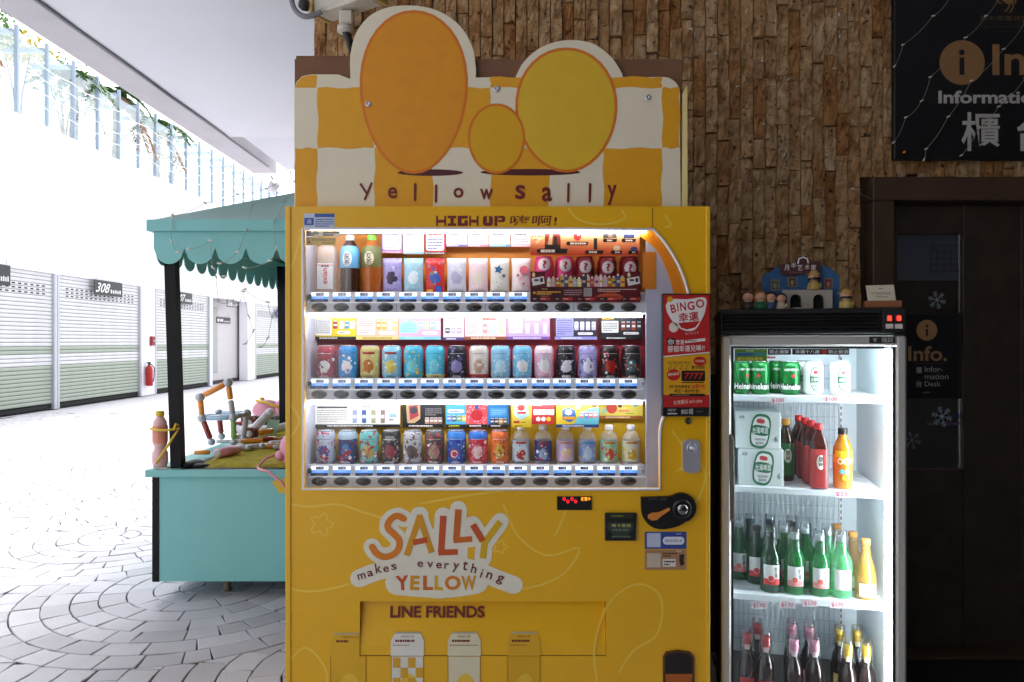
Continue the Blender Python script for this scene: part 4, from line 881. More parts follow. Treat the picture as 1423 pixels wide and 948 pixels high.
g = MB(); g.box((hp.x-.028, YC-.02, hp.z-.015), (hp.x+.028, YC+.02, P(0, 16, YC).z), CW_, bev=.006); g.lathe([(.034, 0), (.034, .022)], CW_, 20, c=(hp.x-.005, YC, P(0, 45, YC).z)); g.build('bracket_head', cc, co)
g = MB(); g.tube([(hp.x-.005, YC, P(0, 42, YC).z), (hp.x+.005, YC+.06, P(0, 58, YC).z), (hp.x+.01, WY-.012, P(0, 76, WY).z)], .016, mat('bracket_dark', (44, 42, 38), .5), 10); g.box((hp.x-.03, WY-.03, P(0, 100, WY).z), (hp.x+.05, WY-.012, P(0, 60, WY).z), mat('bracket_dark', (44, 42, 38), .5)); g.build('wall_arm', cc, co)
g = MB(); g.tube([P(x, y, YC) for x, y in arcpts([(447, 16), (434, 22), (420, 22), (409, 12), (405, -6), (412, -26)], 5)], .011, mat('conduit_grey', (136, 136, 140), .5, bump=.4, bscale=200), 10); g.build('conduit', cc, co)
g = MB(); g.lathe([(.022, 0), (.024, .02), (.015, .035)], mat('bracket_dark', (44, 42, 38), .5), 14, c=P(428, 8, YC), axis=(-1, 0, .2)); g.build('cable_gland', cc, co)
# ================================================================== DRINKS IN THE VENDING MACHINE
YP = YM+.125
def shelf_z(r_): return P(0, rows[r_][0], YSH).z-.0055
def art(name, base, motif, accent, top=None, seed=0, mz=.045, mr=.03, thr=.60, bottom=None):
    """printed can or sleeve: base colour, one soft blot at the front, flecks of an accent colour, optional bands"""
    m = bpy.data.materials.new(name); m.use_nodes = True; n, l = m.node_tree.nodes, m.node_tree.links; b = n['Principled BSDF']
    b.inputs['Roughness'].default_value = .28; b.inputs['Metallic'].default_value = 0
    tc = n.new('ShaderNodeTexCoord'); mp = n.new('ShaderNodeMapping'); mp.inputs['Location'].default_value = (seed*1.7, seed*.9, seed*.37); l.new(tc.outputs['Object'], mp.inputs['Vector'])
    nz = n.new('ShaderNodeTexNoise'); nz.inputs['Scale'].default_value = 70; nz.inputs['Detail'].default_value = 3; l.new(mp.outputs[0], nz.inputs['Vector'])
    sx = n.new('ShaderNodeSeparateXYZ'); l.new(tc.outputs['Object'], sx.inputs[0])
    def mth(op, a, b_=None):
        q = n.new('ShaderNodeMath'); q.operation = op
        for i, v in enumerate((a, b_)):
            if v is None: continue
            if isinstance(v, (int, float)): q.inputs[i].default_value = v
            else: l.new(v, q.inputs[i])
        return q.outputs[0]
    ex_ = mth('DIVIDE', sx.outputs[0], mr*.8); ez = mth('DIVIDE', mth('SUBTRACT', sx.outputs[2], mz), mr)
    d = mth('SQRT', mth('ADD', mth('MULTIPLY', ex_, ex_), mth('MULTIPLY', ez, ez))); d = mth('ADD', d, mth('MULTIPLY', mth('SUBTRACT', nz.outputs['Fac'], .5), .9))
    def mix(fac, A, B):
        q = n.new('ShaderNodeMix'); q.data_type = 'RGBA'; l.new(fac, q.inputs['Factor'])
        for k, v in (('A', A), ('B', B)):
            if isinstance(v, tuple): q.inputs[k].default_value = rgb(v)
            else: l.new(v, q.inputs[k])
        return q.outputs['Result']
    front = mth('LESS_THAN', sx.outputs[1], .012)
    c = mix(mth('MULTIPLY', mth('LESS_THAN', d, .72), front), base, motif)
    n2 = n.new('ShaderNodeTexVoronoi'); n2.inputs['Scale'].default_value = 60; l.new(mp.outputs[0], n2.inputs['Vector'])
    c = mix(mth('GREATER_THAN', nz.outputs['Fac'], thr+.02), c, accent)
    c = mix(mth('LESS_THAN', n2.outputs['Distance'], .13), c, motif)
    if top: c = mix(mth('GREATER_THAN', sx.outputs[2], .088), c, top)
    if bottom: c = mix(mth('LESS_THAN', sx.outputs[2], .018), c, bottom)
    l.new(c, b.inputs['Base Color']); return m
ALU = mat('can_alu', (205, 206, 210), .25, .85)
CANP = [(.024, 0), (.026, .002), (.0325, .011), (.0333, .016), (.0333, .098), (.032, .103), (.0285, .1095), (.0270, .1125)]
def can(loc, m, label, group, h=.1155, extra=None, lid=ALU):
    s = h/.1155; t = thing('drink_can', label, 'can', loc, group)
    MB().lathe([(r, z*s) for r, z in CANP], m, 28).build('body', t)
    MB().lathe([(.0268, .1125*s), (.0283, .1140*s), (.0283, .1155*s), (.0262, .1155*s), (.0255, .1125*s), (.002, .112*s)], lid, 28, cap=False).build('lid', t)
    if extra: extra(t)
    return t
def bubbles(t, r, top, seed, cols, dark):
    w = Wrap(r); rb_ = random.Random(seed); zt_ = top*1000
    for k in range(11):
        x, y, q = rb_.uniform(-34, 34), rb_.uniform(.18, .86)*zt_, rb_.choice((1.6, 2.4, 3.2, 4.5, 6)); w.cell(x, y, q, q, cols[k % len(cols)], 1+k*.12, 8)
        if q > 3: w.cell(x-q*.25, y+q*.25, q*.35, q*.35, (240, 240, 240), 3.2+k*.05, 6)
    for k, (y0, y1, x0, x1) in enumerate(((.07, .095, -15, 15), (.115, .13, -11, 11), (.87, .885, -24, 24))):
        x = x0
        while x < x1: d = rb_.uniform(1.5, 4); w.crect(x, y0*zt_, min(x+d, x1), y1*zt_, dark, 3.6, 1); x += d+.8
    w.build('fine_print', t)
class Wrap(Print):
    """print wrapped round a can or bottle of radius r, in millimetres: x round the front, y up from the base"""
    def __init__(s, r, yaw=0.0):
        r_ = r
        def fn(x, y, L): a = x/1000/r_+yaw; q = r_+.0004+.0003*L; return Vector((q*math.sin(a), -q*math.cos(a), y/1000))
        Print.__init__(s, fn)
    def cell(s, cx, cy, rx, ry, c, L=1, n=14):
        vs, fs = [], []
        for k in range(n+1):
            x = -1+2*k/n; w = math.sqrt(max(0, 1-x*x)); vs += [s.fn(cx+x*rx, cy+w*ry, L), s.fn(cx+x*rx, cy-w*ry, L)]
        for k in range(n): fs.append((2*k, 2*k+1, 2*k+3, 2*k+2))
        s.mb.add(vs, fs, ink(c)); return s
    def crect(s, x0, y0, x1, y1, c, L=1, n=10):
        vs, fs = [], []
        for k in range(n+1): x = x0+(x1-x0)*k/n; vs += [s.fn(x, y1, L), s.fn(x, y0, L)]
        for k in range(n): fs.append((2*k, 2*k+1, 2*k+3, 2*k+2))
        s.mb.add(vs, fs, c if not isinstance(c, tuple) else ink(c)); return s
    def ctext(s, t, x0, y0, x1, y1, c, L=2, bold=0.0, rot=0.0): # y up
        v, f = text_geo(t, bold); a0, a1 = min(p[0] for p in v), max(p[0] for p in v); b0, b1 = min(p[1] for p in v), max(p[1] for p in v); q = []
        cx, cy = (x0+x1)/2, (y0+y1)/2; cr, sr = math.cos(R(rot)), math.sin(R(rot)); W_, H_ = x1-x0, y1-y0
        if rot in (90, -90): W_, H_ = H_, W_
        for x, y in v: u = ((x-a0)/(a1-a0)-.5)*W_; w = ((y-b0)/(b1-b0)-.5)*H_; q.append(s.fn(cx+u*cr-w*sr, cy+u*sr+w*cr, L))
        s.mb.add(q, f, ink(c)); return s
W_ = (238, 236, 232); K_ = (30, 28, 32)
G2_ = 'cans on the middle lit shelf'; G3_ = 'cans on the lower lit shelf'
row2 = [('crimson can with a white patch on the middle lit shelf', (172, 20, 50), W_, (120, 14, 36), None), ('bright sky blue can with a white patch on the middle lit shelf', (50, 150, 214), W_, (30, 110, 190), None),
 ('pale yellow can with a brown patch and red arch on the middle lit shelf', (226, 208, 130), (200, 120, 50), (236, 226, 170), (206, 190, 120)), ('light blue can with a yellow patch on the middle lit shelf', (140, 200, 226), (236, 210, 90), W_, None),
 ('aqua can with orange yellow flecks on the middle lit shelf', (70, 180, 206), (120, 210, 220), (236, 190, 70), None), ('aqua can with a pale yellow foot on the middle lit shelf', (84, 190, 216), (130, 214, 226), (110, 200, 220), None),
 ('black can with lilac flecks left of the cream can on the middle shelf', (30, 28, 40), (150, 140, 190), (120, 110, 170), None), ('cream can with beige patch and red foot on the middle lit shelf', (226, 214, 204), (196, 160, 130), W_, None),
 ('icy pale blue can with white flecks beside the cream can on the middle shelf', (140, 196, 224), (190, 224, 238), W_, None), ('light blue can with a large white patch beside the pink can', (120, 190, 224), W_, (160, 212, 234), None),
 ('pink and white can on the middle lit shelf', (232, 170, 190), W_, (180, 210, 226), (236, 214, 220)), ('black can with a white patch right of the pink can', K_, (220, 216, 226), (60, 40, 80), None),
 ('lilac can with a white patch on the middle lit shelf', (170, 160, 212), (232, 230, 240), (90, 84, 130), None), ('black can with red flecks on the middle lit shelf', (36, 30, 32), (170, 36, 30), (190, 40, 30), None), ('charcoal can with orange and teal flecks at the end of the middle shelf', (40, 42, 48), (60, 110, 120), (206, 84, 30), None)]
for k, (lb, b_, mo, ac, tp_) in enumerate(row2):
    m = art('can_print_middle_%d' % k, b_, mo, ac, tp_, seed=k*3.1+1, bottom=((226, 210, 130) if k == 5 else (196, 60, 60) if k == 7 else None))
    def xtra(t, k=k):
        w = Wrap(.0333)
        if k in (2, 3): w.crect(-20, 86, 20, 93, (196, 40, 40), 1); w.greek
        if k == 12: w.ctext('KURO', -2, 10, 18, 17, (60, 50, 90), 1, .02)
        if k == 11: w.ctext('KURO', -14, 8, 14, 15, (210, 206, 220), 1, .02)
        if w.mb.v: w.build('can_print', t)
        bubbles(t, .0336, .1, k+1, [row2[k][2], row2[k][3], (240, 238, 234)], (240, 238, 234) if sum(row2[k][1]) < 400 else (70, 60, 70))
    can((P(454+30.2*k, 0, YP).x, YP, shelf_z(1)), m, lb, G2_, extra=xtra)
row3 = [('pale grey can with red and blue flecks on the lower lit shelf', (190, 200, 216), (50, 90, 170), (190, 40, 50), None), ('dark blue and red can on the lower lit shelf', (30, 60, 110), (60, 130, 190), (176, 30, 40), (170, 190, 206)),
 ('teal can with gold and red flecks on the lower lit shelf', (110, 190, 190), (200, 170, 90), (170, 60, 50), None), ('black can with white lettering on the lower lit shelf', (46, 44, 56), (150, 60, 70), (170, 150, 130), K_),
 ('silver can with dark foot and patch on the lower lit shelf', (190, 190, 194), (80, 70, 70), (110, 80, 70), None), ('mottled grey can with red and cream flecks on the lower shelf', (70, 66, 66), (170, 140, 120), (180, 50, 60), None),
 ('royal blue can with a red and white disc on the lower shelf', (30, 60, 150), (40, 90, 180), (70, 120, 200), (60, 130, 210)), ('red can with blue top and flecks on the lower shelf', (200, 40, 60), (236, 200, 200), (226, 130, 140), (50, 110, 200)), ('orange can with gold patch on the lower shelf', (226, 110, 30), (214, 170, 60), (150, 60, 20), (226, 110, 50))]
for k, (lb, b_, mo, ac, tp_) in enumerate(row3):
    m = art('can_print_lower_%d' % k, b_, mo, ac, tp_, seed=k*2.3+40, thr=.56)
    def xtra(t, k=k):
        w = Wrap(.0333)
        if k == 3: w.ctext('CAPTAIN', -16, 92, 16, 98, (226, 226, 230), 1, .02); w.ctext('AMERICA', -19, 84, 19, 91, (226, 226, 230), 1, .02)
        if k == 6:
            for q, (rr, c) in enumerate(((17, (190, 40, 44)), (12.5, (232, 232, 236)), (8.5, (190, 40, 44)))): w.cell(-4, 38, rr, rr, c, 1+q)
        if k in (0, 1, 2, 4, 5): w.crect(-22, 9, -4, 16, (190, 30, 36), 1); w.ctext('MARVEL', -20, 10.5, -6, 14.5, (236, 232, 230), 3, .02)
        if w.mb.v: w.build('can_print', t)
        bubbles(t, .0336, .1, k+31, [row3[k][2], row3[k][3], (236, 232, 226)], (240, 238, 234) if sum(row3[k][1]) < 400 else (70, 60, 70))
    can((P(453+30.2*k, 0, YP).x, YP, shelf_z(2)), m, lb, G3_, extra=xtra)
CLEAR = liquid('pet_clear', (232, 238, 242), .08, .28); WCAP = mat('cap_white', (236, 236, 238), .4)
def ribcap(mb, r, z0, z1, m, c=(0, 0, 0), seg=18):
    mb.lathe([(r, z0), (r*1.03, z0+.001), (r*1.0, z1-.002), (r*.9, z1)], m, seg, c=c)
    return mb
row3b = [('small bottle with pale blue sleeve and red foot on the lower shelf', (186, 210, 226), (180, 40, 44), (220, 200, 190), 10), ('small bottle with navy sleeve on the lower lit shelf', (34, 62, 120), (150, 170, 200), (170, 40, 46), 11), ('small bottle with lilac pink sleeve on the lower shelf', (200, 180, 214), (226, 200, 140), (226, 170, 200), 12),
 ('small bottle with periwinkle sleeve on the lower shelf', (130, 150, 210), (170, 200, 230), (220, 200, 120), 13), ('small bottle with green sleeve and red patch on the lower shelf', (150, 200, 170), (206, 60, 50), (200, 214, 130), 14), ('small bottle with pale sleeve and gold brown patch at the end of the lower shelf', (214, 214, 190), (214, 170, 30), (236, 196, 60), 15)]
for k, (lb, b_, mo, ac, sd) in enumerate(row3b):
    x = (724, 754.5, 785.3, 816, 846, 876.5)[k]; t = thing('drink_bottle', lb, 'bottle', (P(x, 0, YP).x, YP, shelf_z(2)), 'small bottles on the lower lit shelf')
    MB().lathe([(.026, 0), (.0295, .003), (.0300, .012), (.0300, .086), (.0285, .096), (.022, .106), (.0125, .114), (.0118, .122)], CLEAR, 26).build('body', t)
    m = art('sleeve_%d' % k, b_, mo, ac, None, seed=sd*5.3, mz=.036, mr=.026, thr=.58); MB().lathe([(.0304, .012), (.0306, .014), (.0306, .080), (.0304, .082)], m, 26, cap=False).build('sleeve', t)
    w = Wrap(.0306); w.crect(-19, 72, 19, 80, ((206, 70, 60), (150, 40, 50), (226, 150, 120), (70, 150, 206), (206, 130, 60), (206, 140, 60))[k], 1); w.build('sleeve_band', t); bubbles(t, .0309, .085, sd, [mo, ac, (240, 238, 236)], (70, 66, 80))
    c = MB(); ribcap(c, .0140, .117, .1335, WCAP); c.build('cap', t)
# ---- top row
z1_ = shelf_z(0)
def tx_(px): return P(px, 0, YP).x
t = thing('water_bottle', 'clear water bottle with white label and red lettering on the top shelf', 'bottle', (tx_(455), YP, z1_))
MB().lathe([(.027, 0), (.0305, .004), (.031, .02), (.0305, .1), (.031, .14), (.028, .158), (.018, .17)], CLEAR, 26, sq=5).build('body', t)
def flatp(x, y, L): return Vector((x/1000, -.0318-.0003*L, y/1000))
p = Print(flatp)
def frect(p, x0, y0, x1, y1, c, L=1): p.mb.add([p.fn(x0, y0, L), p.fn(x1, y0, L), p.fn(x1, y1, L), p.fn(x0, y1, L)], [(0, 1, 2, 3)], ink(c))
frect(p, -26.5, 16, 26.5, 104, (236, 234, 238)); frect(p, -26, 94, 26, 101, (236, 186, 190), 2)
for xx in (-9, 0, 9): p.mb.add([p.fn(xx-6, 92, 3), p.fn(xx+6, 92, 3), p.fn(xx, 99, 3)], [(0, 1, 2)], ink((40, 36, 40)))
v, f = text_geo('evian', .01); a0, a1 = min(q[0] for q in v), max(q[0] for q in v); b0, b1 = min(q[1] for q in v), max(q[1] for q in v)
p.mb.add([p.fn(8-(y-b0)/(b1-b0)*18, 33+(x-a0)/(a1-a0)*54, 4) for x, y in v], f, ink((206, 20, 50))); p.build('label', t)
def tea(px, lb, liq, lab1, lab2, capc, txt, txc, low):
    t = thing('tea_bottle', lb, 'bottle', (tx_(px), YP, z1_)); L_ = liquid('tea_'+txt, liq, .1, .93)
    pf = [(.028, 0), (.0325, .004), (.0335, .012)]+[(.0335-.0014*(k % 2), .02+k*.009) for k in range(11)]+[(.0335, .128), (.032, .145), (.024, .168), (.0145, .182), (.013, .190)]
    MB().lathe(pf, L_, 28).build('body', t); MB().lathe([(.0338, low), (.0341, low+.002), (.0341, .140), (.0325, .150), (.027, .164)], lab1, 28, cap=False).build('label', t)
    w = Wrap(.0345); w.cell(-3, (low*1000+146)/2+2, 17, (146-low*1000)/2-4, lab2, 1); w.ctext(txt[0], -13, (low*1000+146)/2+1, 7, (low*1000+146)/2+22 if low < .1 else 142, txc, 3, .015); w.ctext(txt[1], -13, (low*1000+146)/2-20 if low < .1 else low*1000+4, 7, (low*1000+146)/2, txc, 3, .015); w.build('label_print', t)
    c = MB(); ribcap(c, .0150, .184, .203, mat('cap_'+txt, capc, .4)); c.build('cap', t); return t
tea(486.5, 'barley tea bottle with blue label and dark brown tea on the top shelf', (62, 30, 18), mat('label_blue', (104, 172, 216), .4), (226, 232, 236), (214, 218, 226), '麦茶', (30, 28, 34), .088)
tea(516.6, 'amber tea bottle with olive cream label and bright green cap on the top shelf', (176, 92, 30), mat('label_olive', (104, 110, 60), .45), (226, 214, 184), (120, 206, 70), '爽茶', (60, 54, 40), .092)
pouches = [('lilac snack pouch with a dark patch on the top shelf', (172, 160, 214), (70, 60, 80), (220, 210, 230)), ('pale aqua snack pouch on the top shelf', (160, 210, 226), (226, 236, 240), (240, 170, 160)), ('red pouch with blue and grey discs on the top shelf', (206, 50, 46), (70, 100, 180), (140, 140, 146)), ('pale lavender frosted pouch on the top shelf', (206, 206, 220), (176, 172, 200), (230, 226, 216)),
 ('pale pink frosted pouch on the top shelf', (232, 206, 210), (226, 214, 196), (240, 226, 226)), ('cream pouch with a blue star on the top shelf', (226, 222, 212), (226, 222, 212), (216, 212, 204)), ('cream pouch with pink fruit discs on the top shelf', (236, 222, 220), (236, 222, 220), (230, 206, 206))]
hc = [((166, 150, 210), (240, 236, 244), (230, 130, 170)), ((240, 236, 226), (244, 240, 232), (150, 196, 220)), ((206, 40, 44), (244, 240, 236), (40, 36, 38)), ((240, 232, 236), (242, 236, 240), (120, 110, 170)), ((242, 226, 226), (244, 232, 232), (226, 140, 150)), ((236, 236, 236), (242, 242, 242), (90, 170, 210)), ((244, 230, 232), (246, 236, 238), (240, 170, 180))]
YH = YP+.022
for k, (lb, b_, mo, ac) in enumerate(pouches):
    px = 545+29.9*k; t = thing('snack_pouch', lb, 'pouch', (tx_(px), YP, z1_), 'pouches on the top lit shelf'); H_, w2 = .124, .0335; vs, fs = [], []; nx, nz_ = 12, 14
    for sd in (-1, 1):
        for j in range(nz_+1):
            for i in range(nx+1):
                u, v_ = i/nx*2-1, j/nz_; pin = min(1, v_/.10) if v_ < .1 else min(1, (1-v_)/.10); bul = .016*(1-u*u)**.6*max(0, pin)**.7; ww = w2*(1-.05*math.sin(v_*math.pi)); vs.append((u*ww, sd*bul+.0012*math.sin(u*9+v_*23)*pin, v_*H_))
    N = (nx+1)*(nz_+1)
    for sd in (0, 1):
        for j in range(nz_):
            for i in range(nx): a = sd*N+j*(nx+1)+i; q = (a, a+1, a+nx+2, a+nx+1); fs.append(q if sd == 0 else tuple(reversed(q)))
    g = MB(); g.add(vs, fs, art('pouch_print_%d' % k, b_, mo, ac, None, seed=k*4.1+90, mz=.055, mr=.03, thr=.62 if k < 5 else .8), True); g.build('bag', t)
    fnp = lambda x, y, L: Vector((x/1000, -.0175-.0003*L, y/1000)); p = Print(fnp)
    def fell(cx, cy, r, c, L=1, n=16): p.mb.add([p.fn(cx+r*math.cos(6.283*q/n), cy+r*math.sin(6.283*q/n), L) for q in range(n)], [tuple(range(n))], ink(c))
    if k == 5:
        p.mb.add([p.fn(-4+(17 if q % 2 == 0 else 8)*math.sin(q*math.pi/5+.2), 84+(17 if q % 2 == 0 else 8)*math.cos(q*math.pi/5+.2), 1) for q in range(9, -1, -1)], [tuple(range(10))], ink((44, 100, 140))); fell(14, 62, 6, (90, 110, 120))
        for q in ((-10, 40), (4, 34), (8, 52), (-4, 24), (2, 58)): fell(*q, 1.8, (50, 70, 110))
    if k == 6: fell(9, 82, 15, (232, 110, 126)); fell(-12, 64, 4.5, (226, 110, 130)); fell(-1, 52, 7, (236, 170, 186)); fell(8, 36, 4, (220, 100, 110))
    if k == 2: fell(-6, 88, 5, (60, 90, 180)); fell(-10, 70, 7, (130, 130, 136)); fell(3, 74, 5, (200, 206, 220)); frect(p, -27, 3, -6, 16, (226, 160, 40)); frect(p, 2, 3, 22, 28, (50, 90, 180))
    frect(p, -29, 5, 29, 10, (110, 96, 84) if k > 2 else (200, 190, 206), 2) if k != 2 else None
    if p.mb.v: p.build('pouch_print', t)
    p = Print(plane(YH-.002*(k % 2), vo)); x0, x1 = px-14.6, px+14.2; y1 = (352, 353, 353.5, 343, 343, 343, 343)[k]; p.rect(x0, 320, x1, y1, hc[k][0], 0); p.rrect(x0+2, 322, x1-2, y1-5, 3, hc[k][1], 1); p.rect(x0, y1-3.2, x1, y1, hc[k][2], 1); p.greek(x0+5, 324, x1-5, 328, 1, (150, 140, 170) if k != 2 else (190, 60, 60), 2, seed=k); p.greek(x0+4, 331, x1-4, y1-6, 2 if k > 2 else 4, (186, 176, 190) if k != 2 else (110, 110, 160), 2, fill=.45, seed=k+5); p.greek(x0+1, y1-2.6, x1-1, y1-.6, 1, (240, 240, 240), 2, seed=k)
    p.build('header_card', vm)
PK, MR = mat('can_pink', (214, 62, 118), .3, .3), mat('can_maroon', (140, 24, 46), .3, .3)
for k, px in enumerate((756, 785, 812.5, 843.5, 874)):
    def q(t, k=k):
        w = Wrap(.0333); cy = (100, 97, 92, 90, 88)[k]; w.cell(0, cy-.0, 22, 22, (236, 226, 230), 1); w.cell(0, cy, 20.3, 20.3, (190, 60, 90), 2); w.cell(0, cy, 19.3, 19.3, (240, 232, 234), 3); w.ctext('?', -6.5, cy-13, 6.5, cy+13, (176, 36, 66), 5, .03); w.build('question_mark', t)
    can((tx_(px), YP, z1_), PK if k < 2 else MR, ('pink mystery can with a question mark disc beside the fruit pouch', 'pink mystery can with a question mark disc beside a maroon one', 'maroon mystery can with a question mark disc beside a pink one', 'maroon mystery can with a question mark disc between two maroon ones', 'maroon mystery can with a question mark disc at the row end by the orange arc')[k], 'mystery cans on the top lit shelf', h=.128, extra=q, lid=PK if k < 2 else MR)
# ---- information cards
YI = YM+.165
def minis(p, xs, y0, y1, cols, w=6):
    for x, c in zip(xs, cols): p.rrect(x-w/2, y0, x+w/2, y1, 1.3, c, 2); p.rect(x-w/2+.8, y0+(y1-y0)*.4, x+w/2-.8, y0+(y1-y0)*.65, (240, 236, 230), 3); p.rect(x-w/2+.7, y0, x+w/2-.7, y0+1.2, (200, 200, 204), 3)
def card(x0, y0, x1, y1, bg, strip, st=(236, 232, 226), box=None, bc=(240, 238, 234), mn=None, mcol=None, pill=None, head=None, tcol=(90, 86, 90), seed=1, Y=YI):
    p = Print(plane(Y, vo)); p.rect(x0, y0, x1, y1, bg, 0); sh_ = 4.2
    if strip: p.rect(x0, y1-sh_, x1, y1, strip, 1); p.greek(x0+(x1-x0)*.15, y1-3.2, x1-(x1-x0)*.12, y1-1, 1, st, 2, fill=.8, seed=seed)
    if box: p.rrect(*box, 1.5, bc, 1); p.greek(box[0]+2, box[1]+2, box[2]-2, box[3]-2, max(3, int((box[3]-box[1])/3.2)), tcol, 2, fill=.42, seed=seed)
    if mn: minis(p, *mn, mcol)
    if pill: p.rrect(*pill, (pill[3]-pill[1])/2.05, (240, 236, 230), 1); p.greek(pill[0]+3, pill[1]+1, pill[2]-3, pill[3]-1, 1, tcol, 2, seed=seed)
    if head: p.greek(*head[0], 1, head[1], 2, fill=.8, seed=seed+3)
    return p
B = lambda p, n='info_card': p.build(n, vm)
B(card(435, 441, 494.6, 472, (240, 206, 30), (34, 30, 28), box=(437, 443, 461, 466), mn=([466, 474.5, 482, 490], 446, 457), mcol=[(170, 30, 40), (226, 226, 222), (60, 150, 200), (232, 230, 226)], pill=(469, 460, 487, 464.5), seed=1))
B(card(495, 434, 553.8, 472, (242, 186, 160), (240, 206, 120), (150, 110, 60), box=(497, 440, 521, 465.5), mn=([526, 534, 542, 550], 446, 458), mcol=[(232, 160, 60), (240, 170, 60), (232, 200, 190), (240, 196, 100)], pill=(527, 461, 549, 465), head=((531, 440, 545, 442.5), (206, 90, 60)), tcol=(170, 120, 100), seed=2))
p = card(554.2, 434, 612.6, 472, (240, 170, 190), (130, 200, 214), (180, 220, 230), mn=([585.5, 593, 601, 609], 446, 458), mcol=[(150, 206, 220), (236, 206, 150), (140, 206, 220), (190, 226, 230)], pill=(587, 461, 608, 465), seed=3); p.poly(arcpts([(556, 450), (558, 447), (566, 446), (568, 443), (572, 443), (574, 447), (578, 447), (580, 452), (580, 460), (578, 463), (558, 463), (555, 459), (556, 450)], 3), (160, 212, 222), 1); p.greek(559, 450, 577, 461, 4, (120, 180, 196), 2, fill=.4); B(p)
B(card(616, 436, 645, 473, (224, 206, 224), (92, 60, 120), mn=([622, 630, 638], 455, 463), mcol=[(60, 50, 70), (196, 170, 200), (190, 150, 196)], head=((620, 441, 642, 443), (120, 80, 150)), tcol=(120, 90, 150), seed=4, pill=(619, 448, 642, 452)))
B(card(646, 434, 703.6, 472, (242, 200, 196), (150, 84, 50), (240, 220, 190), box=(647, 438, 668, 467), bc=(246, 232, 226), mn=([674, 686, 698], 449, 463), mcol=[(226, 150, 140), (180, 210, 226), (236, 214, 160)], head=((671, 442, 700, 445), (190, 100, 80)), tcol=(196, 150, 140), seed=5))
B(card(704.2, 434, 764, 472, (196, 164, 214), (126, 76, 150), (236, 220, 240), box=(707, 440, 726, 463), bc=(240, 228, 226), mn=([733, 745.5, 757.5], 449, 464), mcol=[(214, 200, 226), (230, 206, 214), (226, 206, 190)], head=((730, 442, 760, 445.5), (240, 232, 246)), tcol=(176, 150, 180), seed=6))
B(card(771, 436, 829.6, 472, (36, 32, 52), (140, 136, 196), (226, 224, 240), box=(772.5, 442, 797, 467.5), bc=(160, 156, 210), mn=([801, 809, 817, 825], 447, 459), mcol=[(190, 186, 206), (206, 200, 222), (206, 200, 222), (196, 190, 210)], pill=(803, 462, 824, 465.5), tcol=(100, 96, 160), seed=7))
B(card(834, 436, 892.6, 472, (24, 22, 28), (16, 15, 18), (226, 222, 216), box=(836, 446, 859.5, 462.5), bc=(230, 228, 224), mn=([866, 873, 880.5, 888], 447, 459), mcol=[(150, 50, 40), (60, 60, 66), (170, 60, 40), (56, 60, 70)], pill=(866, 461.5, 888, 465), head=((837, 441, 859, 444.5), (226, 176, 30)), seed=8))
p = card(437, 556.5, 556, 594, (236, 232, 222), (26, 24, 24), mn=([493, 506, 519, 532], 569, 588), mcol=[(150, 160, 196), (60, 100, 160), (170, 160, 120), (150, 120, 116)], seed=9); p.rrect(448, 557.5, 475, 561.5, 1.5, (30, 28, 28), 1); p.greek(452, 558.4, 471, 560.6, 1, (226, 222, 214), 2); p.rect(441, 565, 482.5, 567.6, (26, 24, 24), 1); p.greek(441, 569, 482, 587, 6, (120, 116, 112), 1, fill=.36, seed=3); p.rect(509, 559, 517.5, 562.4, (206, 60, 50), 1); p.greek(504, 564, 526, 566, 1, (120, 110, 104), 1); p.rect(532, 558, 546, 562, (40, 38, 38), 1); p.rrect(541, 575, 551, 580, 1, (150, 196, 226), 1); p.greek(541, 582, 551, 585, 1, (60, 60, 60), 1); B(p)
p = card(559.5, 557, 617, 594, (28, 28, 30), (16, 16, 18), mn=([593.5, 600, 605.5, 611.5], 580, 589), mcol=[(196, 150, 130), (170, 130, 110), (190, 140, 120), (160, 120, 100)], seed=10); p.poly([(564, 560), (584, 560), (584, 582), (576, 588), (566, 588)], (206, 170, 120), 1); p.poly([(568, 564), (580, 563), (582, 578), (570, 584)], (170, 60, 66), 2); p.ell(575, 570, 5, 5, (60, 60, 70), 3); p.greek(591, 567, 614, 578, 4, (150, 146, 144), 1, fill=.45); B(p)
B(card(619.5, 557, 647.6, 594, (80, 180, 220), (26, 24, 24), (226, 206, 60), mn=([624, 631, 638, 645], 577, 586), mcol=[(80, 120, 190), (90, 90, 96), (130, 170, 40), (226, 200, 60)], head=((624, 561, 644, 564), (30, 90, 140)), tcol=(40, 100, 150), seed=11, pill=(622, 569, 645, 574)))
p = card(648, 557, 677.6, 594, (226, 80, 84), (26, 24, 24), seed=12); 
for k in range(60): x, y = random.uniform(649, 676), random.uniform(558, 589); p.rect(x, y, x+1.2, y+1, (244, 220, 216), 1)
p.ell(662.5, 577, 8.5, 7.5, (190, 30, 40), 2); p.rect(660, 558, 665, 569, (40, 70, 150), 2); B(p)
B(card(678, 557, 707, 594, (30, 130, 200), (26, 24, 24), mn=([684, 690, 696, 702], 581, 590), mcol=[(60, 60, 110), (50, 50, 56), (206, 150, 50), (80, 90, 70)], box=(681, 567, 704.5, 579), bc=(70, 160, 220), tcol=(160, 210, 236), seed=13, head=((685, 559, 700, 562), (200, 226, 240))))
p = card(711, 557, 738.5, 594, (236, 206, 70), (240, 210, 40), (150, 110, 30), seed=14, Y=YM+.08); p.poly([(715, 562), (732, 560), (735, 578), (722, 584), (714, 576)], (176, 214, 226), 1); p.ell(724, 566, 5.5, 5, (196, 50, 40), 2); p.rect(719, 572, 731, 575, (196, 50, 40), 2); p.rect(713.5, 585, 722, 588, (200, 40, 40), 2); p.greek(724, 586, 736, 588, 1, (90, 80, 50), 2); B(p)
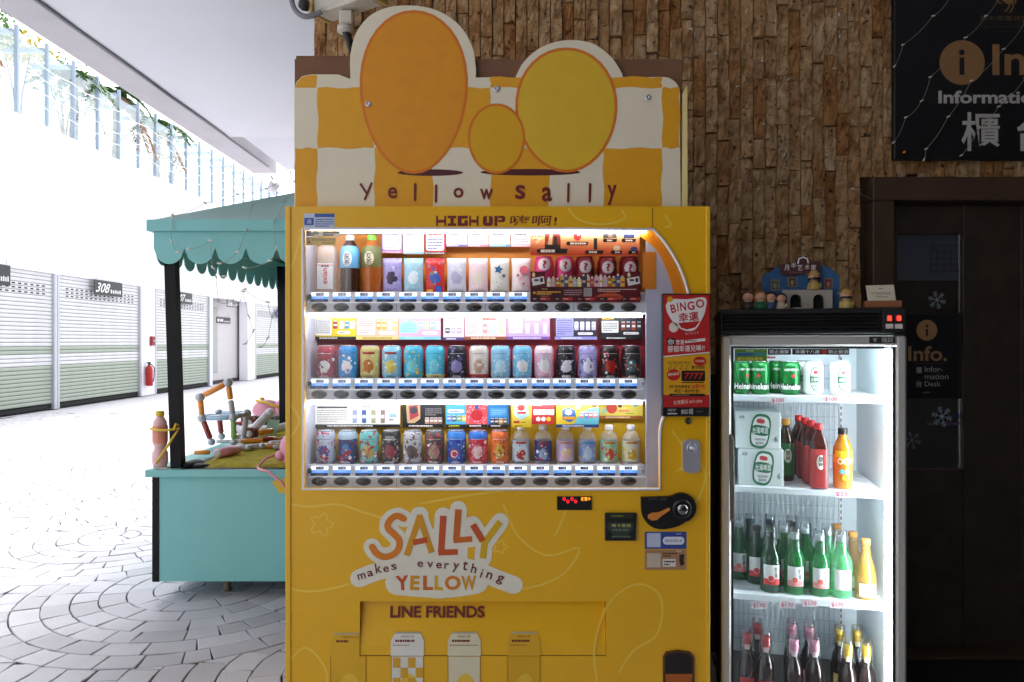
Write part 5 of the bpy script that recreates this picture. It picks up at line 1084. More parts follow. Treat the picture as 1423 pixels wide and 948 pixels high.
p = card(739, 557, 770, 589.5, (212, 50, 52), None, Y=YM+.08, mn=([744, 750, 756, 762, 767], 569, 577), mcol=[(226, 206, 206), (226, 210, 214), (206, 226, 190), (226, 190, 206), (206, 206, 226)], seed=15); p.greek(741, 559, 762, 564, 1, (244, 220, 214), 1, fill=.7)
for k, c in enumerate(((244, 240, 236), (244, 240, 236), (236, 206, 60))): p.ell(748+k*7.2, 582.5, 3.2, 3.2, c, 1)
B(p)
p = card(773, 557, 832, 594, (240, 206, 60), (40, 76, 140), (226, 226, 232), seed=16, Y=YM+.08, mn=([808, 815, 821, 827.5], 572, 581), mcol=[(236, 150, 160), (130, 140, 180), (226, 130, 130), (226, 160, 180)]); p.poly([(797, 590), (806, 575), (818, 568), (832, 566), (832, 590)], (110, 200, 220), 1); p.poly([(781, 570), (790, 566), (799, 570), (801, 582), (792, 587), (782, 583)], (70, 110, 180), 1); p.ell(790, 573, 5, 4, (236, 226, 210), 2); p.rect(783, 579, 800, 583, (236, 170, 50), 2); p.ell(776, 561, 3.5, 3.5, (90, 80, 70), 1); p.ell(826, 562.5, 4.5, 4, (206, 60, 40), 1); p.ell(803, 566, 4, 3, (236, 150, 170), 1); B(p)
p = card(833, 557, 893, 582, (232, 214, 90), (176, 106, 40), (240, 220, 180), seed=17); p.ell(850, 567, 7.5, 8, (206, 66, 40), 1); p.greek(859, 560, 868, 568, 1, (90, 80, 60), 2, fill=.6); p.greek(860, 569, 885, 573, 1, (236, 120, 120), 2, fill=.7); p.ell(883, 562.5, 3, 3, (90, 180, 206), 1); p.ell(840, 571, 3, 3.5, (150, 206, 190), 1); p.greek(870, 573.5, 888, 576, 1, (120, 170, 90), 2); B(p)
# ---- promotion poster (its square code left out)
YO = YM+.04
p = Print(plane(YO, vo, .0003))
n_ = 10
for k in range(n_): t = k/n_; y = 320+35*t; c = tuple(int(a*(1-t)+b*t) for a, b in zip((250, 214, 150), (196, 56, 20))); p.rect(737, y, 889, y+35/n_, c, 0)
p.rect(757, 320.5, 779, 346, (130, 40, 26), 1); p.poly([(760, 344), (764, 326), (768, 324), (767, 344)], (200, 160, 120), 2); p.rect(770, 328, 774, 344, (40, 26, 22), 2); p.rect(757, 340, 779, 346, (40, 26, 24), 2.5)
p.poly([(738, 329), (746, 321), (755, 329)], (60, 34, 30), 1); p.text('驚喜包', 740, 325.5, 753, 329, (244, 226, 200), 2); p.poly([(738.5, 330.5), (754.5, 330.5), (746.5, 339)], (240, 190, 150), 1); p.greek(742, 332, 751, 335, 1, (200, 80, 50), 2)
def tagb(x0, y0, x1, y1, s): p.poly([(x0, y0), (x1, y0), (x1-1.6, y1), (x0, y1)], (30, 22, 22), 2); p.greek(x0+1.5, y0+1, x1-3, y1-1, 1, (236, 220, 206), 3, fill=.8, seed=s); p.ell(x0-1.5, (y0+y1)/2, 2.8, 2.8, (30, 22, 22), 2)
tagb(750, 345.5, 789, 352.5, 1); tagb(791, 336, 818, 341, 2); tagb(817, 348, 839, 353, 3); tagb(842, 332, 858, 336.5, 4); tagb(868, 332, 884, 336.5, 5); tagb(853, 348.5, 865, 353, 6); tagb(877, 348.5, 888, 353, 7)
p.ell(802.5, 328, 5.5, 6.5, (176, 44, 50), 2); p.ell(804, 326, 2, 2, (226, 170, 170), 3); p.rect(825, 331, 830, 347, (44, 40, 40), 2); p.rect(838, 320.5, 857, 331, (70, 60, 52), 1); p.rect(845, 322, 851, 331, (110, 96, 80), 2); p.poly([(866, 325), (882, 325), (881, 331), (867, 331)], (44, 56, 96), 1); p.ell(857, 345, 5, 3.5, (226, 200, 170), 1); p.ell(881, 346, 5, 3, (50, 70, 130), 1); p.build('promotion_poster', vm)
YL = YSH-.008
p = Print(plane(YL, vo, .0003)); p.rect(737, 387, 890, 420, (96, 18, 26), 0); p.rect(737, 377.5, 757.5, 387, (104, 20, 30), 0); p.rect(868, 377.5, 890, 387, (104, 20, 30), 0); p.rect(785, 383, 862, 387, (110, 24, 30), 0)
rdp = random.Random(4); pcs = [(236, 230, 226), (226, 170, 180), (190, 110, 50), (206, 170, 80), (90, 80, 140), (236, 190, 60), (150, 190, 206), (226, 226, 120), (60, 56, 80), (206, 210, 180), (200, 80, 90), (230, 180, 200)]
for k, x in enumerate(range(760, 866, 6)): c = pcs[k % 12]; h = rdp.uniform(9, 15); p.rect(x, 398-h, x+rdp.uniform(5, 8.5), 398.5, c, 1+.15*(k % 3)); p.rect(x+1.5, 398-h-2.5, x+4, 398-h, (236, 234, 230), 1); p.rect(x+1, 398-h*.6, x+5.5, 398-h*.35, pcs[(k+5) % 12], 2+.15*(k % 3))
for x0 in (738.5, 871): p.poly([(x0, 387), (x0+17, 384), (x0+18.5, 394), (x0+2, 397.5)], (232, 230, 228), 1); p.rect(x0+4, 388, x0+10, 391, (70, 66, 70), 2); p.rect(x0+12, 386.5, x0+16, 392, (40, 38, 42), 2); p.ell(x0+3, 382, 2.2, 3.4, (226, 214, 170), 1)
p.rect(738, 400, 790, 419.5, (66, 14, 22), 1); p.greek(753, 400.5, 767, 403, 1, (206, 170, 80), 2); p.greek(746, 404.5, 779, 410, 2, (226, 170, 60), 2, fill=.7); p.greek(752, 411, 772, 412.5, 1, (200, 160, 120), 2); p.ell(742.5, 407, 2, 1.8, (226, 160, 40), 2); p.greek(784, 402, 809, 411, 3, (170, 150, 150), 2, fill=.45); p.rect(811, 400, 822.5, 412, (150, 150, 152), 1); p.greek(831, 401, 885, 406, 2, (226, 200, 190), 2, fill=.5); p.greek(833, 409, 884, 411, 1, (206, 120, 90), 2); p.poly([(826, 412), (850, 404), (870, 414), (850, 419)], (176, 60, 24), .5)
for k in range(5): x = 739+k*31.2; p.rrect(x, 413, x+27, 417.8, 2, (50, 16, 22), 2); p.rrect(x+11, 413.6, x+26, 417.3, 1.6, (190, 50, 50), 3); p.greek(x+2, 414.5, x+10, 416.5, 1, (200, 190, 190), 4); p.greek(x+13, 414.5, x+24, 416.5, 1, (240, 200, 190), 4)
p.build('promotion_leaflet', vm)
# ================================================================== DRINKS FRIDGE
FO, FT = Vector((.714, 2.45, 0)), R(14)
fu, fv = Vector((math.cos(FT), -math.sin(FT), 0)), Vector((math.sin(FT), math.cos(FT), 0))
def FL(px, py, d):
    dx, dz = (px-CX)/F, -(py-CY)/F; s = (d+FO.dot(fv))/(dx*fv.x+fv.y); w = Vector((s*dx, s, 0))-FO
    return Vector((w.dot(fu), d, EYE+s*dz))
def FW(v): return FO+fu*v[0]+fv*v[1]+Vector((0, 0, v[2]))
fr = thing('drinks_fridge', 'tall glass door drinks fridge with black top grille and silver frame', 'fridge', FO, None, -FT)
FWH = mat('fridge_inner', (228, 236, 240), .4, var=.02); FBK = mat('fridge_black', (16, 16, 17), .45, var=.1); FSV = mat('door_aluminium', (188, 186, 178), .35, .35, var=.05, scale=4); FDK = mat('fridge_side', (70, 66, 58), .5)
x0f, x1f = FL(1001.5, 500, 0).x, FL(1256, 500, 0).x; ztop = FL(1128, 428.5, -.01).z; zhd = FL(1128, 465, -.01).z; D = .55
g = MB(); g.box((x0f, .002, .06), (x0f+.028, D, zhd), FDK); g.box((x1f-.028, .002, .06), (x1f, D, zhd), FDK); g.box((x0f+.0285, D-.03, .06), (x1f-.0285, D, zhd), FDK); g.box((x0f+.0285, .002, .06), (x1f-.0285, D-.031, .14), FDK); g.build('cabinet', fr)
g = MB(); a, b = x0f+.029, x1f-.029; g.box((a, .003, .141), (a+.006, D-.038, zhd-.022), FWH); g.box((b-.006, .003, .141), (b, D-.038, zhd-.022), FWH); g.box((a, D-.037, .141), (b, D-.032, zhd-.022), FWH); g.box((a, .003, zhd-.021), (b, D-.032, zhd-.003), FWH); g.build('inner_liner', fr)
g = MB(); g.box((x0f-.003, .0, zhd+.001), (x1f+.003, D, ztop), FBK, bev=.004); g.build('header', fr)
for k in range(6): z = zhd+.010+k*(ztop-zhd-.016)/6; MB().prism([(x0f+.004, -.001, z), (x0f+.004, -.012, z+.001), (x0f+.004, -.004, z+.011), (x0f+.004, -.001, z+.011)], FBK, (FL(1222, 450, 0).x-x0f-.004, 0, 0)).build('grille_slat', fr)
g = MB(); xs_ = FL(1226, 450, 0).x; g.box((xs_, -.010, zhd+.004), (x1f+.002, -.0005, ztop-.004), FBK, bev=.002); g.build('switch_panel', fr)
for px in (1236, 1249):
    c = FL(px, 442, -.012); MB().box((c.x-.010, -.013, c.z-.013), (c.x+.010, -.0105, c.z+.012), mat('switch_rim', (40, 40, 42), .4), bev=.001).build('switch_rim', fr)
    MB().box((c.x-.006, -.017, c.z-.009), (c.x+.006, -.0135, c.z+.007), emis('switch_red', (255, 40, 24), 1.6), bev=.002).build('switch', fr)
    MB().box((c.x-.011, -.0125, c.z-.034), (c.x+.011, -.0105, c.z-.019), mat('switch_label', (200, 200, 190), .5)).build('switch_label', fr)
g = MB()
for xx in (x0f+.03, x1f-.09):
    for yy in (.03, D-.09): g.box((xx, yy, 0), (xx+.06, yy+.06, .0595), FBK)
g.build('feet', fr)
# door
dz1 = zhd-.006; dz0 = .10; fw_ = .032; dt = -.042
g = MB(); g.box((x0f+.002, dt, dz0), (x0f+fw_, -.001, dz1), FSV, bev=.006); g.box((x1f-fw_, dt, dz0), (x1f-.002, -.001, dz1), FSV, bev=.006); g.box((x0f+fw_+.0005, dt+.001, dz1-fw_), (x1f-fw_-.0005, -.001, dz1-.0005), FSV, bev=.006); g.box((x0f+fw_+.0005, dt+.001, dz0+.0005), (x1f-fw_-.0005, -.001, dz0+.06), FSV, bev=.006); dr = g.build('door_frame', fr)
g = MB(); q = .008
for (a, b) in (((x0f+fw_+.001, dz0+.062), (x0f+fw_+q, dz1-fw_-.001)), ((x1f-fw_-q, dz0+.062), (x1f-fw_-.001, dz1-fw_-.001)), ((x0f+fw_+q+.001, dz1-fw_-q), (x1f-fw_-q-.001, dz1-fw_-.001))): g.box((a[0], dt+.012, a[1]), (b[0], -.004, b[1]), FBK)
g.build('gasket', dr)
MB().box((x0f+fw_+.002, dt+.016, dz0+.064), (x1f-fw_-.002, dt+.021, dz1-fw_-.002), glassy('fridge_glass', (.97, .985, .98), .05)).build('door_glass', dr)
a, b = FL(1016, 606, dt-.01), FL(1016, 724, dt-.01)
MB().tube([(a.x, dt+.002, a.z), (a.x+.001, dt-.018, a.z-.02), (a.x+.002, dt-.022, (a.z+b.z)/2), (a.x+.004, dt-.018, b.z+.02), (a.x+.004, dt+.002, b.z)], [.007, .008, .008, .008, .007], mat('handle_dark', (88, 84, 76), .35, .5), 10).build('handle', dr)
# plate and stickers
fp = lambda d: (lambda px, py, L: FL(px, py, d-.0004*L))
p = Print(fp(dt-.0015)); p.rect(1208, 468, 1244, 477, (22, 22, 24), 0); p.text('瑞興', 1225, 469, 1241, 476, (170, 168, 160), 1, .01); p.poly([(1213, 470), (1219, 470), (1217, 476), (1214, 474)], (150, 150, 146), 1); p.build('maker_plate', dr)
gl = dt+.0150
p = Print(fp(gl)); p.rect(1021, 485, 1066, 502, (90, 130, 40), 0); p.rect(1023, 489.5, 1064, 495, (60, 140, 120), 1); p.greek(1037, 487, 1055, 488.6, 1, (220, 226, 200), 1); p.greek(1024, 490.5, 1063, 494.5, 1, (40, 80, 140), 2, fill=.9, seed=3); p.text('請勿酒後駕車', 1024, 496.5, 1060, 501, (226, 214, 60), 1, .01); p.build('green_sticker', dr)
p = Print(fp(gl)); p.rect(1067, 485, 1099, 493, (20, 20, 22), 0); p.text('禁止酒駕', 1069, 486.5, 1096, 491.5, (230, 230, 230), 1, .01); p.build('warning_sticker', dr)
p = Print(fp(gl)); p.rect(1101, 485, 1180, 493, (20, 20, 22), 0); p.text('未滿十八歲', 1105, 486.5, 1139, 491.5, (230, 230, 230), 1, .01); p.ring(1145.5, 489, 3, 1.1, (206, 50, 40), 1); p.text('18', 1143.8, 487.8, 1147.2, 490.4, (226, 120, 100), 1); p.text('禁止飲酒', 1151, 486.5, 1179, 491.5, (230, 230, 230), 1, .01); p.build('age_sticker', dr)
p = Print(fp(gl)); p.greek(1066, 495, 1088, 499, 1, (206, 90, 90), 0, fill=.7); p.build('small_red_print', dr)
# shelves, wire grid, light
DS = .06
shelfpx = [551.5, 680.5, 832, None]; sz = [FL(1112, y, DS).z for y in shelfpx[:3]]; sz.append(FL(1112, 893, .10).z-.238)
WP = mat('wire_white', (240, 240, 240), .5)
shl = []
for k, z in enumerate(sz):
    xa, xb = x0f+.037, x1f-.037; g = MB(); g.box((xa, DS+.002, z-.005), (xb, D-.06, z), FWH); g.box((xa, DS-.001, z-.018), (xb, DS+.0015, z+.001), FWH)
    for q in range(9): yy = DS+.03+q*.05; g.box((xa, yy, z+.0002), (xb, yy+.004, z+.0012), WP)
    s = g.build('shelf', fr); shl.append(s)
fpl = fp(DS-.0018)
for k, lst in ((0, [('$100', 1081, 556), ('$100', 1155, 554.5)]), (1, [('$25', 1170, 686.5)]), (2, [('$170', 1055, 841.5), ('$170', 1094, 840.5), ('$170', 1126, 838.5), ('$170', 1164, 840.5), ('$150', 1199, 842.5)])):
    for tx, x, y in lst:
        p = Print(fpl); p.rrect(x-11, y-5.5 if k == 2 else y-4, x+11, y+5, 1, (228, 222, 226), 0); p.text(tx, x-8.5, y-2.6, x+8.5, y+3.4, (190, 70, 96), 1, .012)
        if k == 2: p.greek(x-7, y-4.6, x+7, y-3.4, 1, (206, 120, 130), 1)
        p.build('price_label', shl[k])
WG = mat('wire_grey', (190, 197, 204), .5)
g = MB(); zz = [sz[0]-.06-.035*k for k in range(12)]; yb_ = D-.055
for q in range(22): xx = x0f+.05+q*(x1f-x0f-.17)/21; g.box((xx, yb_, .2), (xx+.0035, yb_+.003, sz[0]+.1), WG)
q = .2
while q < sz[0]+.1: g.box((x0f+.045, yb_-.003, q), (x1f-.11, yb_-.0005, q+.0035), WG); q += .05
stuff(g.build('wire_grid', fr))
g = MB(); xx = x1f-.10; g.box((xx, D-.052, .2), (xx+.012, D-.046, zhd-.03), WP)
for q in range(50): g.box((xx+.004, D-.0535, .22+q*.024), (xx+.008, D-.0525, .232+q*.024), FBK)
stuff(g.build('shelf_rail', fr))
LEDF = emis('fridge_led', (240, 248, 255), 24.0)
MB().box((x1f-.049, .012, .2), (x1f-.036, .03, zhd-.03), LEDF, bev=.002).build('light_strip', fr)
MB().box((x0f+.10, .012, zhd-.030), (x1f-.06, .022, zhd-.0225), emis('fridge_led_top', (240, 248, 255), 13.0)).build('light_strip', fr)
# ---- contents
def at(px, k, d): v = FL(px, 600, d); return FW((v.x, d, sz[k]+.0014))
GRB = mat('beer_green', (14, 112, 48), .3, .35, var=.08); WHC = mat('beer_white', (214, 220, 216), .3, .25)
def bcan(px, d, lb, kind, yaw):
    def q(t):
        w = Wrap(.0333, yaw)
        if kind: w.cell(0, 58, 19, 42, (30, 110, 70), 1); w.cell(0, 58, 16.5, 38, (222, 226, 222), 2); w.crect(-17, 44, 17, 66, (24, 100, 62), 3); w.ctext('台灣啤酒', -14, 48, 14, 62, (232, 236, 232), 5, .01); w.cell(0, 80, 8, 6, (196, 60, 60), 4); w.ctext('BEER', -9, 30, 9, 37, (30, 100, 66), 4, .01)
        else: w.crect(-60, 16, 60, 40, (20, 62, 36), 1, 24); w.ctext('Heineken', -42, 18, 42, 39, (236, 236, 230), 3, .02); w.ctext('HEINEKEN', -24, 84, 24, 92, (220, 232, 220), 2, .01); w.cell(4, 66, 6, 6, (206, 36, 44), 2)
        w.build('can_print', t)
    t = can(at(px, 0, d), WHC if kind else GRB, lb, 'beer cans in the fridge', h=.118, extra=q); t.rotation_euler = (0, 0, -FT); return t
bcan(1030, .15, 'green beer can half hidden behind the fridge door frame', 0, .5); bcan(1056, .15, 'green beer can next to the one behind the fridge door frame', 0, -.35); bcan(1080, .21, 'green beer can tucked back between two others in the fridge', 0, .2); bcan(1098, .15, 'green beer can closest to the white cans in the fridge', 0, .05)
bcan(1116, .23, 'white and green beer can tucked behind the front white can', 1, .1); bcan(1130, .15, 'white and green beer can beside the green cans in the fridge', 1, .1); bcan(1167, .15, 'white and green beer can standing apart on the top fridge shelf', 1, .2)
def carton(z, lb, dx):
    a = FL(1022+dx, 650, .09); b_ = FL(1085+dx, 650, .09); h = .128; t = thing('beer_carton', lb, 'carton', FW((a.x, .09, z)), 'cartons in the fridge', -FT); w = b_.x-a.x
    MB().box((0, 0, 0), (w, .20, h), mat('carton_white', (206, 216, 214), .55, var=.05), bev=.003).build('box', t)
    def fn(x, y, L): return Vector((x*w, -.0006-.0003*L, y*h))
    p = Print(fn); c = [(-.5, -.5)]; th = R(-8)
    def rr(cx, cy, hw, hh, col, L):
        pts = []
        for k in range(28):
            a_ = 2*math.pi*k/28; sx, sy = math.cos(a_), math.sin(a_); e = 3.2; kk = 1/(abs(sx)**e+abs(sy)**e)**(1/e); u, v = sx*kk*hw, sy*kk*hh; pts.append((cx+u*math.cos(th)-v*math.sin(th)*h/w, cy+u*math.sin(th)*w/h+v*math.cos(th)))
        p.mb.add([p.fn(x, y, L) for x, y in pts], [tuple(range(28))], ink(col))
    cx, cy = .55, .48; rr(cx, cy, .22, .47, (40, 110, 76), 1); rr(cx, cy, .185, .40, (222, 228, 224), 2); rr(cx, cy+.02, .2, .14, (40, 110, 76), 3); rr(cx+.01, cy+.27, .09, .06, (196, 70, 66), 3)
    def tt(s, x0, y0, x1, y1, col, L):
        v, f = text_geo(s, .012); a0, a1 = min(q[0] for q in v), max(q[0] for q in v); b0, b1 = min(q[1] for q in v), max(q[1] for q in v); p.mb.add([p.fn(x0+(x-a0)/(a1-a0)*(x1-x0), y0+(y-b0)/(b1-b0)*(y1-y0), L) for x, y in v], f, ink(col))
    tt('台灣啤酒', cx-.17, cy-.07, cx+.17, cy+.11, (230, 236, 232), 5); tt('TAIWAN', cx-.13, .22, cx+.11, .29, (60, 60, 60), 4); tt('BEER', cx-.1, .12, cx+.08, .19, (60, 60, 60), 4); tt('6', .86, .2, .93, .36, (40, 100, 70), 2); tt('金牌', .08, .8, .2, .9, (90, 120, 110), 2)
    p.build('carton_print', t)
carton(sz[1]+.0014, 'white six pack beer carton standing on the fridge shelf', 4); carton(sz[1]+.0014+.1285, 'white six pack beer carton stacked on top of another carton', 0)
def pet(px, d, k, lb, liq, labc, capc, h=.222, r=.031, sqr=None, txt=None, disc=None, alpha=.95, low=.02, hi=.135, key=''):
    t = thing('drink_bottle', lb, 'bottle', at(px, k, d), 'bottles in the fridge', -FT); s = h/.222
    MB().lathe([(r*.88, 0), (r, .005), (r, .135*s), (r*.97, .15*s), (r*.72, .172*s), (r*.45, .190*s), (r*.42, .203*s)], liquid('pet_'+key, liq, .1, alpha), 26, sq=sqr).build('body', t)
    MB().lathe([(r*1.005, low), (r*1.02, low+.001), (r*1.02, hi*s), (r*1.005, hi*s+.001)], labc, 26, cap=False, sq=sqr).build('label', t)
    c = MB(); ribcap(c, r*.5, .200*s, h, mat('pcap_'+key, capc, .4)); c.build('cap', t)
    if txt:
        w = Wrap(r*1.03 if not sqr else r*1.06)
        if disc: w.cell(4, 92, 14, 25, disc, 1)
        if len(txt) == 2 and disc: w.ctext(txt[0], -4, 93, 12, 112, (30, 34, 30), 3, .015); w.ctext(txt[1], -4, 72, 12, 91, (30, 34, 30), 3, .015)
        else: w.ctext(txt, -22, 84, 26, 106, (244, 240, 200), 3, .03); w.cell(-8, 60, 9, 8, (110, 180, 210), 2); w.cell(9, 60, 9, 8, (110, 180, 210), 2); w.cell(4, 40, 11, 10, (236, 206, 40), 2); w.crect(-30, 108, 30, 130, (236, 206, 20), 1)
        w.build('label_print', t)
RL = mat('tea_label_red', (176, 60, 58), .4, var=.08)
for k, (px, d) in enumerate(((1137, .10), (1127, .19), (1119, .28), (1110, .37))): pet(px, d, 1, 'red labelled tea bottle with red cap, %s' % ('frontmost of its file in the fridge', 'second back in its file', 'third back in its file', 'rearmost of its file in the fridge')[k], (70, 26, 20), RL, (206, 36, 44), txt='原萃', disc=(232, 232, 222), sqr=6, r=.028, low=.004, key='red')
pet(1092, .22, 1, 'green labelled tea bottle with orange cap behind the cartons', (54, 40, 18), mat('tea_label_green', (30, 110, 50), .4), (214, 150, 50), txt='原萃', disc=(226, 232, 222), r=.029, key='green')
pet(1171, .12, 1, 'orange soda bottle with black cap on the fridge shelf', (214, 130, 20), mat('soda_label', (220, 160, 30), .35), (28, 28, 30), txt='OOP', h=.205, alpha=.92, low=.09, hi=.125, key='orange')
SJ = [(.031, 0), (.0355, .003), (.0355, .108), (.034, .122), (.023, .148), (.0145, .166), (.0130, .19), (.0150, .192), (.0150, .198), (.0125, .205)]
CUP = glassy('plastic_cup', (.9, .93, .95), .12)
def soju(px, d, k, lb, gm, lc, fruit, capm, cup=True, grp='green spirit bottles in the fridge', prof=SJ, lz=(.03, .098), nm='spirit_bottle', foil=None):
    t = thing(nm, lb, 'bottle', at(px, k, d), grp, -FT); rad = max(r for r, z in prof); top = prof[-1][1]
    MB().lathe(prof, gm, 22).build('body', t); c = MB(); c.lathe([(.0150, top-.018), (.0155, top-.016), (.0155, top-.001), (.0135, top+.001)], capm, 18); c.build('cap', t)
    if lc:
        w = Wrap(rad); w.crect(-28, lz[0]*1000, 28, lz[1]*1000, lc, 1, 14)
        if fruit == 'plain': w.crect(-4, lz[0]*1000+10, 20, lz[1]*1000-6, (200, 222, 230), 2); w.ctext('韓國', -2, 84, 16, 92, (40, 60, 110), 3)
        elif fruit == 'gold': w.ctext('梅酒', -10, 48, 10, 66, (150, 110, 40), 3); w.crect(-28, lz[0]*1000, 28, lz[0]*1000+6, (226, 206, 190), 2)
        elif fruit: w.crect(-28, lz[0]*1000, 28, lz[0]*1000+20, fruit[1], 2, 14); w.cell(-2, 52, 11, 11, (240, 226, 220), 3); w.cell(-2, 52, 9.5, 9.5, fruit[0], 4); w.ctext('한', 8, 74, 20, 90, (30, 30, 34), 4, .01); w.ctext('술', 9, 56, 20, 72, (30, 30, 34), 4, .01)
        w.build('label', t)
    if cup: MB().lathe([(.024, top-.062), (.0245, top-.061), (.019, top+.018), (.0185, top+.019)], CUP, 18, cap=False).build('plastic_cup', t)
    if foil: MB().lathe([(.0135+.0004, foil[1]), (.0150, foil[1]+.03), (.0158, top+.0015), (.0120, top+.003)], foil[0], 18, cap=False).build('foil', t); w2 = Wrap(.0146); w2.crect(-9, foil[1]*1000+6, 9, foil[1]*1000+24, foil[2], 1, 6); w2.build('neck_label', t)
GG = liquid('bottle_green', (30, 130, 60), .06, .66); GD = liquid('bottle_green_dark', (16, 70, 40), .06, .8); GL_ = liquid('bottle_green_light', (90, 190, 120), .06, .55); SC = mat('cap_silver', (190, 196, 194), .35, .5); BC = mat('cap_black', (40, 40, 42), .4)
GF, PEA = ((206, 70, 60), (214, 60, 60)), ((232, 110, 100), (236, 150, 150)); WL = (228, 230, 228)
soju(1071, .12, 2, 'dark green spirit bottle with grapefruit label, in front of the file of its kind', GD, WL, GF, BC); soju(1051, .20, 2, 'dark green spirit bottle with grapefruit label, second in its file', GD, WL, GF, BC); soju(1042, .29, 2, 'dark green spirit bottle with grapefruit label, rearmost of its file', GD, WL, GF, BC)
soju(1104, .12, 2, 'green spirit bottle with peach label next to the grapefruit bottle', GG, WL, PEA, SC); soju(1089, .20, 2, 'green spirit bottle with peach label behind the grapefruit one', GG, WL, PEA, SC); soju(1070, .30, 2, 'green spirit bottle with peach label at the back by the wire grid', GG, WL, PEA, BC)
soju(1139, .12, 2, 'green spirit bottle with peach label next to the pale bottle', GG, WL, PEA, SC); soju(1119, .20, 2, 'green spirit bottle with peach label tucked between the two front peach bottles', GG, WL, PEA, SC); soju(1100, .30, 2, 'dark capped green spirit bottle at the back behind the peach labels', GD, WL, PEA, BC)
soju(1169, .12, 2, 'pale green spirit bottle with icy blue label', GL_, WL, 'plain', SC); soju(1150, .20, 2, 'pale green spirit bottle behind the icy blue labelled one', GL_, WL, 'plain', SC); soju(1027, .24, 2, 'green spirit bottle half behind the fridge door frame', GG, WL, PEA, SC)
YL_ = liquid('plum_wine', (176, 130, 50), .06, .62); CB = mat('cap_tan', (196, 140, 70), .45)
PL = [(.030, 0), (.034, .004), (.034, .07), (.030, .10), (.019, .135), (.0145, .16), (.013, .20)]
soju(1203, .12, 2, 'golden plum wine bottle in front of its pair', YL_, (226, 222, 206), 'gold', CB, False, 'plum wine bottles in the fridge', PL, (.012, .056), 'wine_bottle'); soju(1185, .21, 2, 'golden plum wine bottle behind its pair', YL_, (226, 222, 206), 'gold', CB, False, 'plum wine bottles in the fridge', PL, (.012, .056), 'wine_bottle'); soju(1163, .31, 2, 'golden plum wine bottle at the back behind the pale green bottle', YL_, (226, 222, 206), 'gold', CB, False, 'plum wine bottles in the fridge', PL, (.012, .056), 'wine_bottle')
BB = [(.028, 0), (.031, .004), (.031, .12), (.026, .15), (.0165, .172), (.0132, .20), (.0128, .222), (.0145, .223), (.0145, .23), (.012, .234)]
BR = liquid('bottle_brown', (34, 20, 16), .06, .97); FR, FPK, FYL = mat('foil_red', (176, 50, 50), .4, .4), mat('foil_pink', (226, 150, 170), .4, .3), mat('foil_yellow', (222, 180, 60), .4, .4)
for px, d, f, lb in ((1038, .14, 0, 'red necked beer bottle half behind the fridge door frame'), (1064, .13, 0, 'red necked beer bottle in front of its pair'), (1052, .24, 0, 'red necked beer bottle behind its pair'), (1103, .12, 1, 'pink necked beer bottle in front beside the red necks'), (1101, .26, 1, 'pink necked beer bottle hidden behind a pink one'), (1132, .13, 1, 'pink necked beer bottle closest to the yellow necks'), (1125, .25, 1, 'pink necked beer bottle at the back closest to the yellow necks'),
                     (1178, .12, 2, 'yellow necked beer bottle in front beside the pink necks'), (1167, .25, 2, 'yellow necked beer bottle at the back beside the pink necks'), (1204, .13, 2, 'yellow necked beer bottle in front by the light strip'), (1191, .26, 2, 'yellow necked beer bottle at the back by the light strip')):
    fm = (FR, FPK, FYL)[f]; soju(px, d, 3, lb, BR, ((170, 40, 44), (226, 160, 176), (226, 196, 110))[f], None, fm, True, 'necks of beer bottles on the low fridge shelf', BB, (.03, .09), 'beer_bottle', (fm, .178, ((226, 190, 180), (240, 214, 220), (240, 226, 190))[f]))
# ---- toys on the fridge
SK = mat('toy_skin', (214, 164, 130), .45); 
def top_at(px, d): v = FL(px, 430, d); return FW((v.x, d, ztop+.0003))
def figure(px, d, h, body, hair, lb, hat=None, dark=None, yaw=0, stand=0):
    t = thing('toy_figurine', lb, 'figurine', top_at(px, d)+Vector((0, 0, stand)), 'little figurines on the fridge', -FT+yaw); bm_ = mat('toy_%d_%d_%d' % body, body, .45); hm = mat('toyh_%d_%d_%d' % hair, hair, .5); s = h
    MB().lathe([(.30*s, 0), (.34*s, .05*s), (.30*s, .25*s), (.20*s, .42*s), (.12*s, .47*s)], bm_, 20).build('body', t)
    hd = MB(); hd.ball((0, 0, .66*s), (.30*s, .27*s, .27*s), SK, 18, 12); hd.ball((0, -.25*s, .63*s), (.05*s, .05*s, .05*s), SK, 8, 6); h_ = hd.build('head', t)
    e = MB(); [e.ball((q*.10*s, -.235*s, .69*s), (.022*s, .02*s, .022*s), BLK, 8, 6) for q in (-1, 1)]; e.ball((0, -.235*s, .55*s), (.05*s, .02*s, .012*s), mat('toy_mouth', (150, 80, 70), .5), 8, 6); e.build('face', t)
    if hat: g = MB(); g.lathe([(.02*s, .98*s), (.16*s, .97*s), (.22*s, .86*s), (.40*s, .80*s), (.42*s, .78*s), (.2*s, .79*s)], mat('toy_straw', (196, 160, 80), .6, bump=.3, bscale=200), 20, cap=False); g.build('straw_hat', t); g = MB(); g.lathe([(.285*s, .50*s), (.292*s, .58*s), (.27*s, .63*s)], BLK, 18, cap=False); g.build('scarf', t)
    else:
        g = MB(); g.ball((0, .05*s, .70*s), (.34*s, .28*s, .29*s), hm, 18, 12); g.ball((-.24*s, .02*s, .52*s), (.09*s, .14*s, .2*s), hm, 10, 8); g.ball((.24*s, .02*s, .52*s), (.09*s, .14*s, .2*s), hm, 10, 8); g.build('hair', t)
    if not hat: g = MB(); [g.ball((.14*s*math.cos(a), .14*s*math.sin(a)-.02*s, .43*s), .06*s, mat('toy_frill', (206, 196, 176), .6), 8, 6) for a in (3.4, 4.0, 4.7, 5.4, 6.0)]; g.build('collar', t)
    [MB().ball((q*.27*s, -.10*s, .22*s), (.08*s, .10*s, .15*s), bm_, 10, 8).build('arm', t) for q in (-1, 1)]
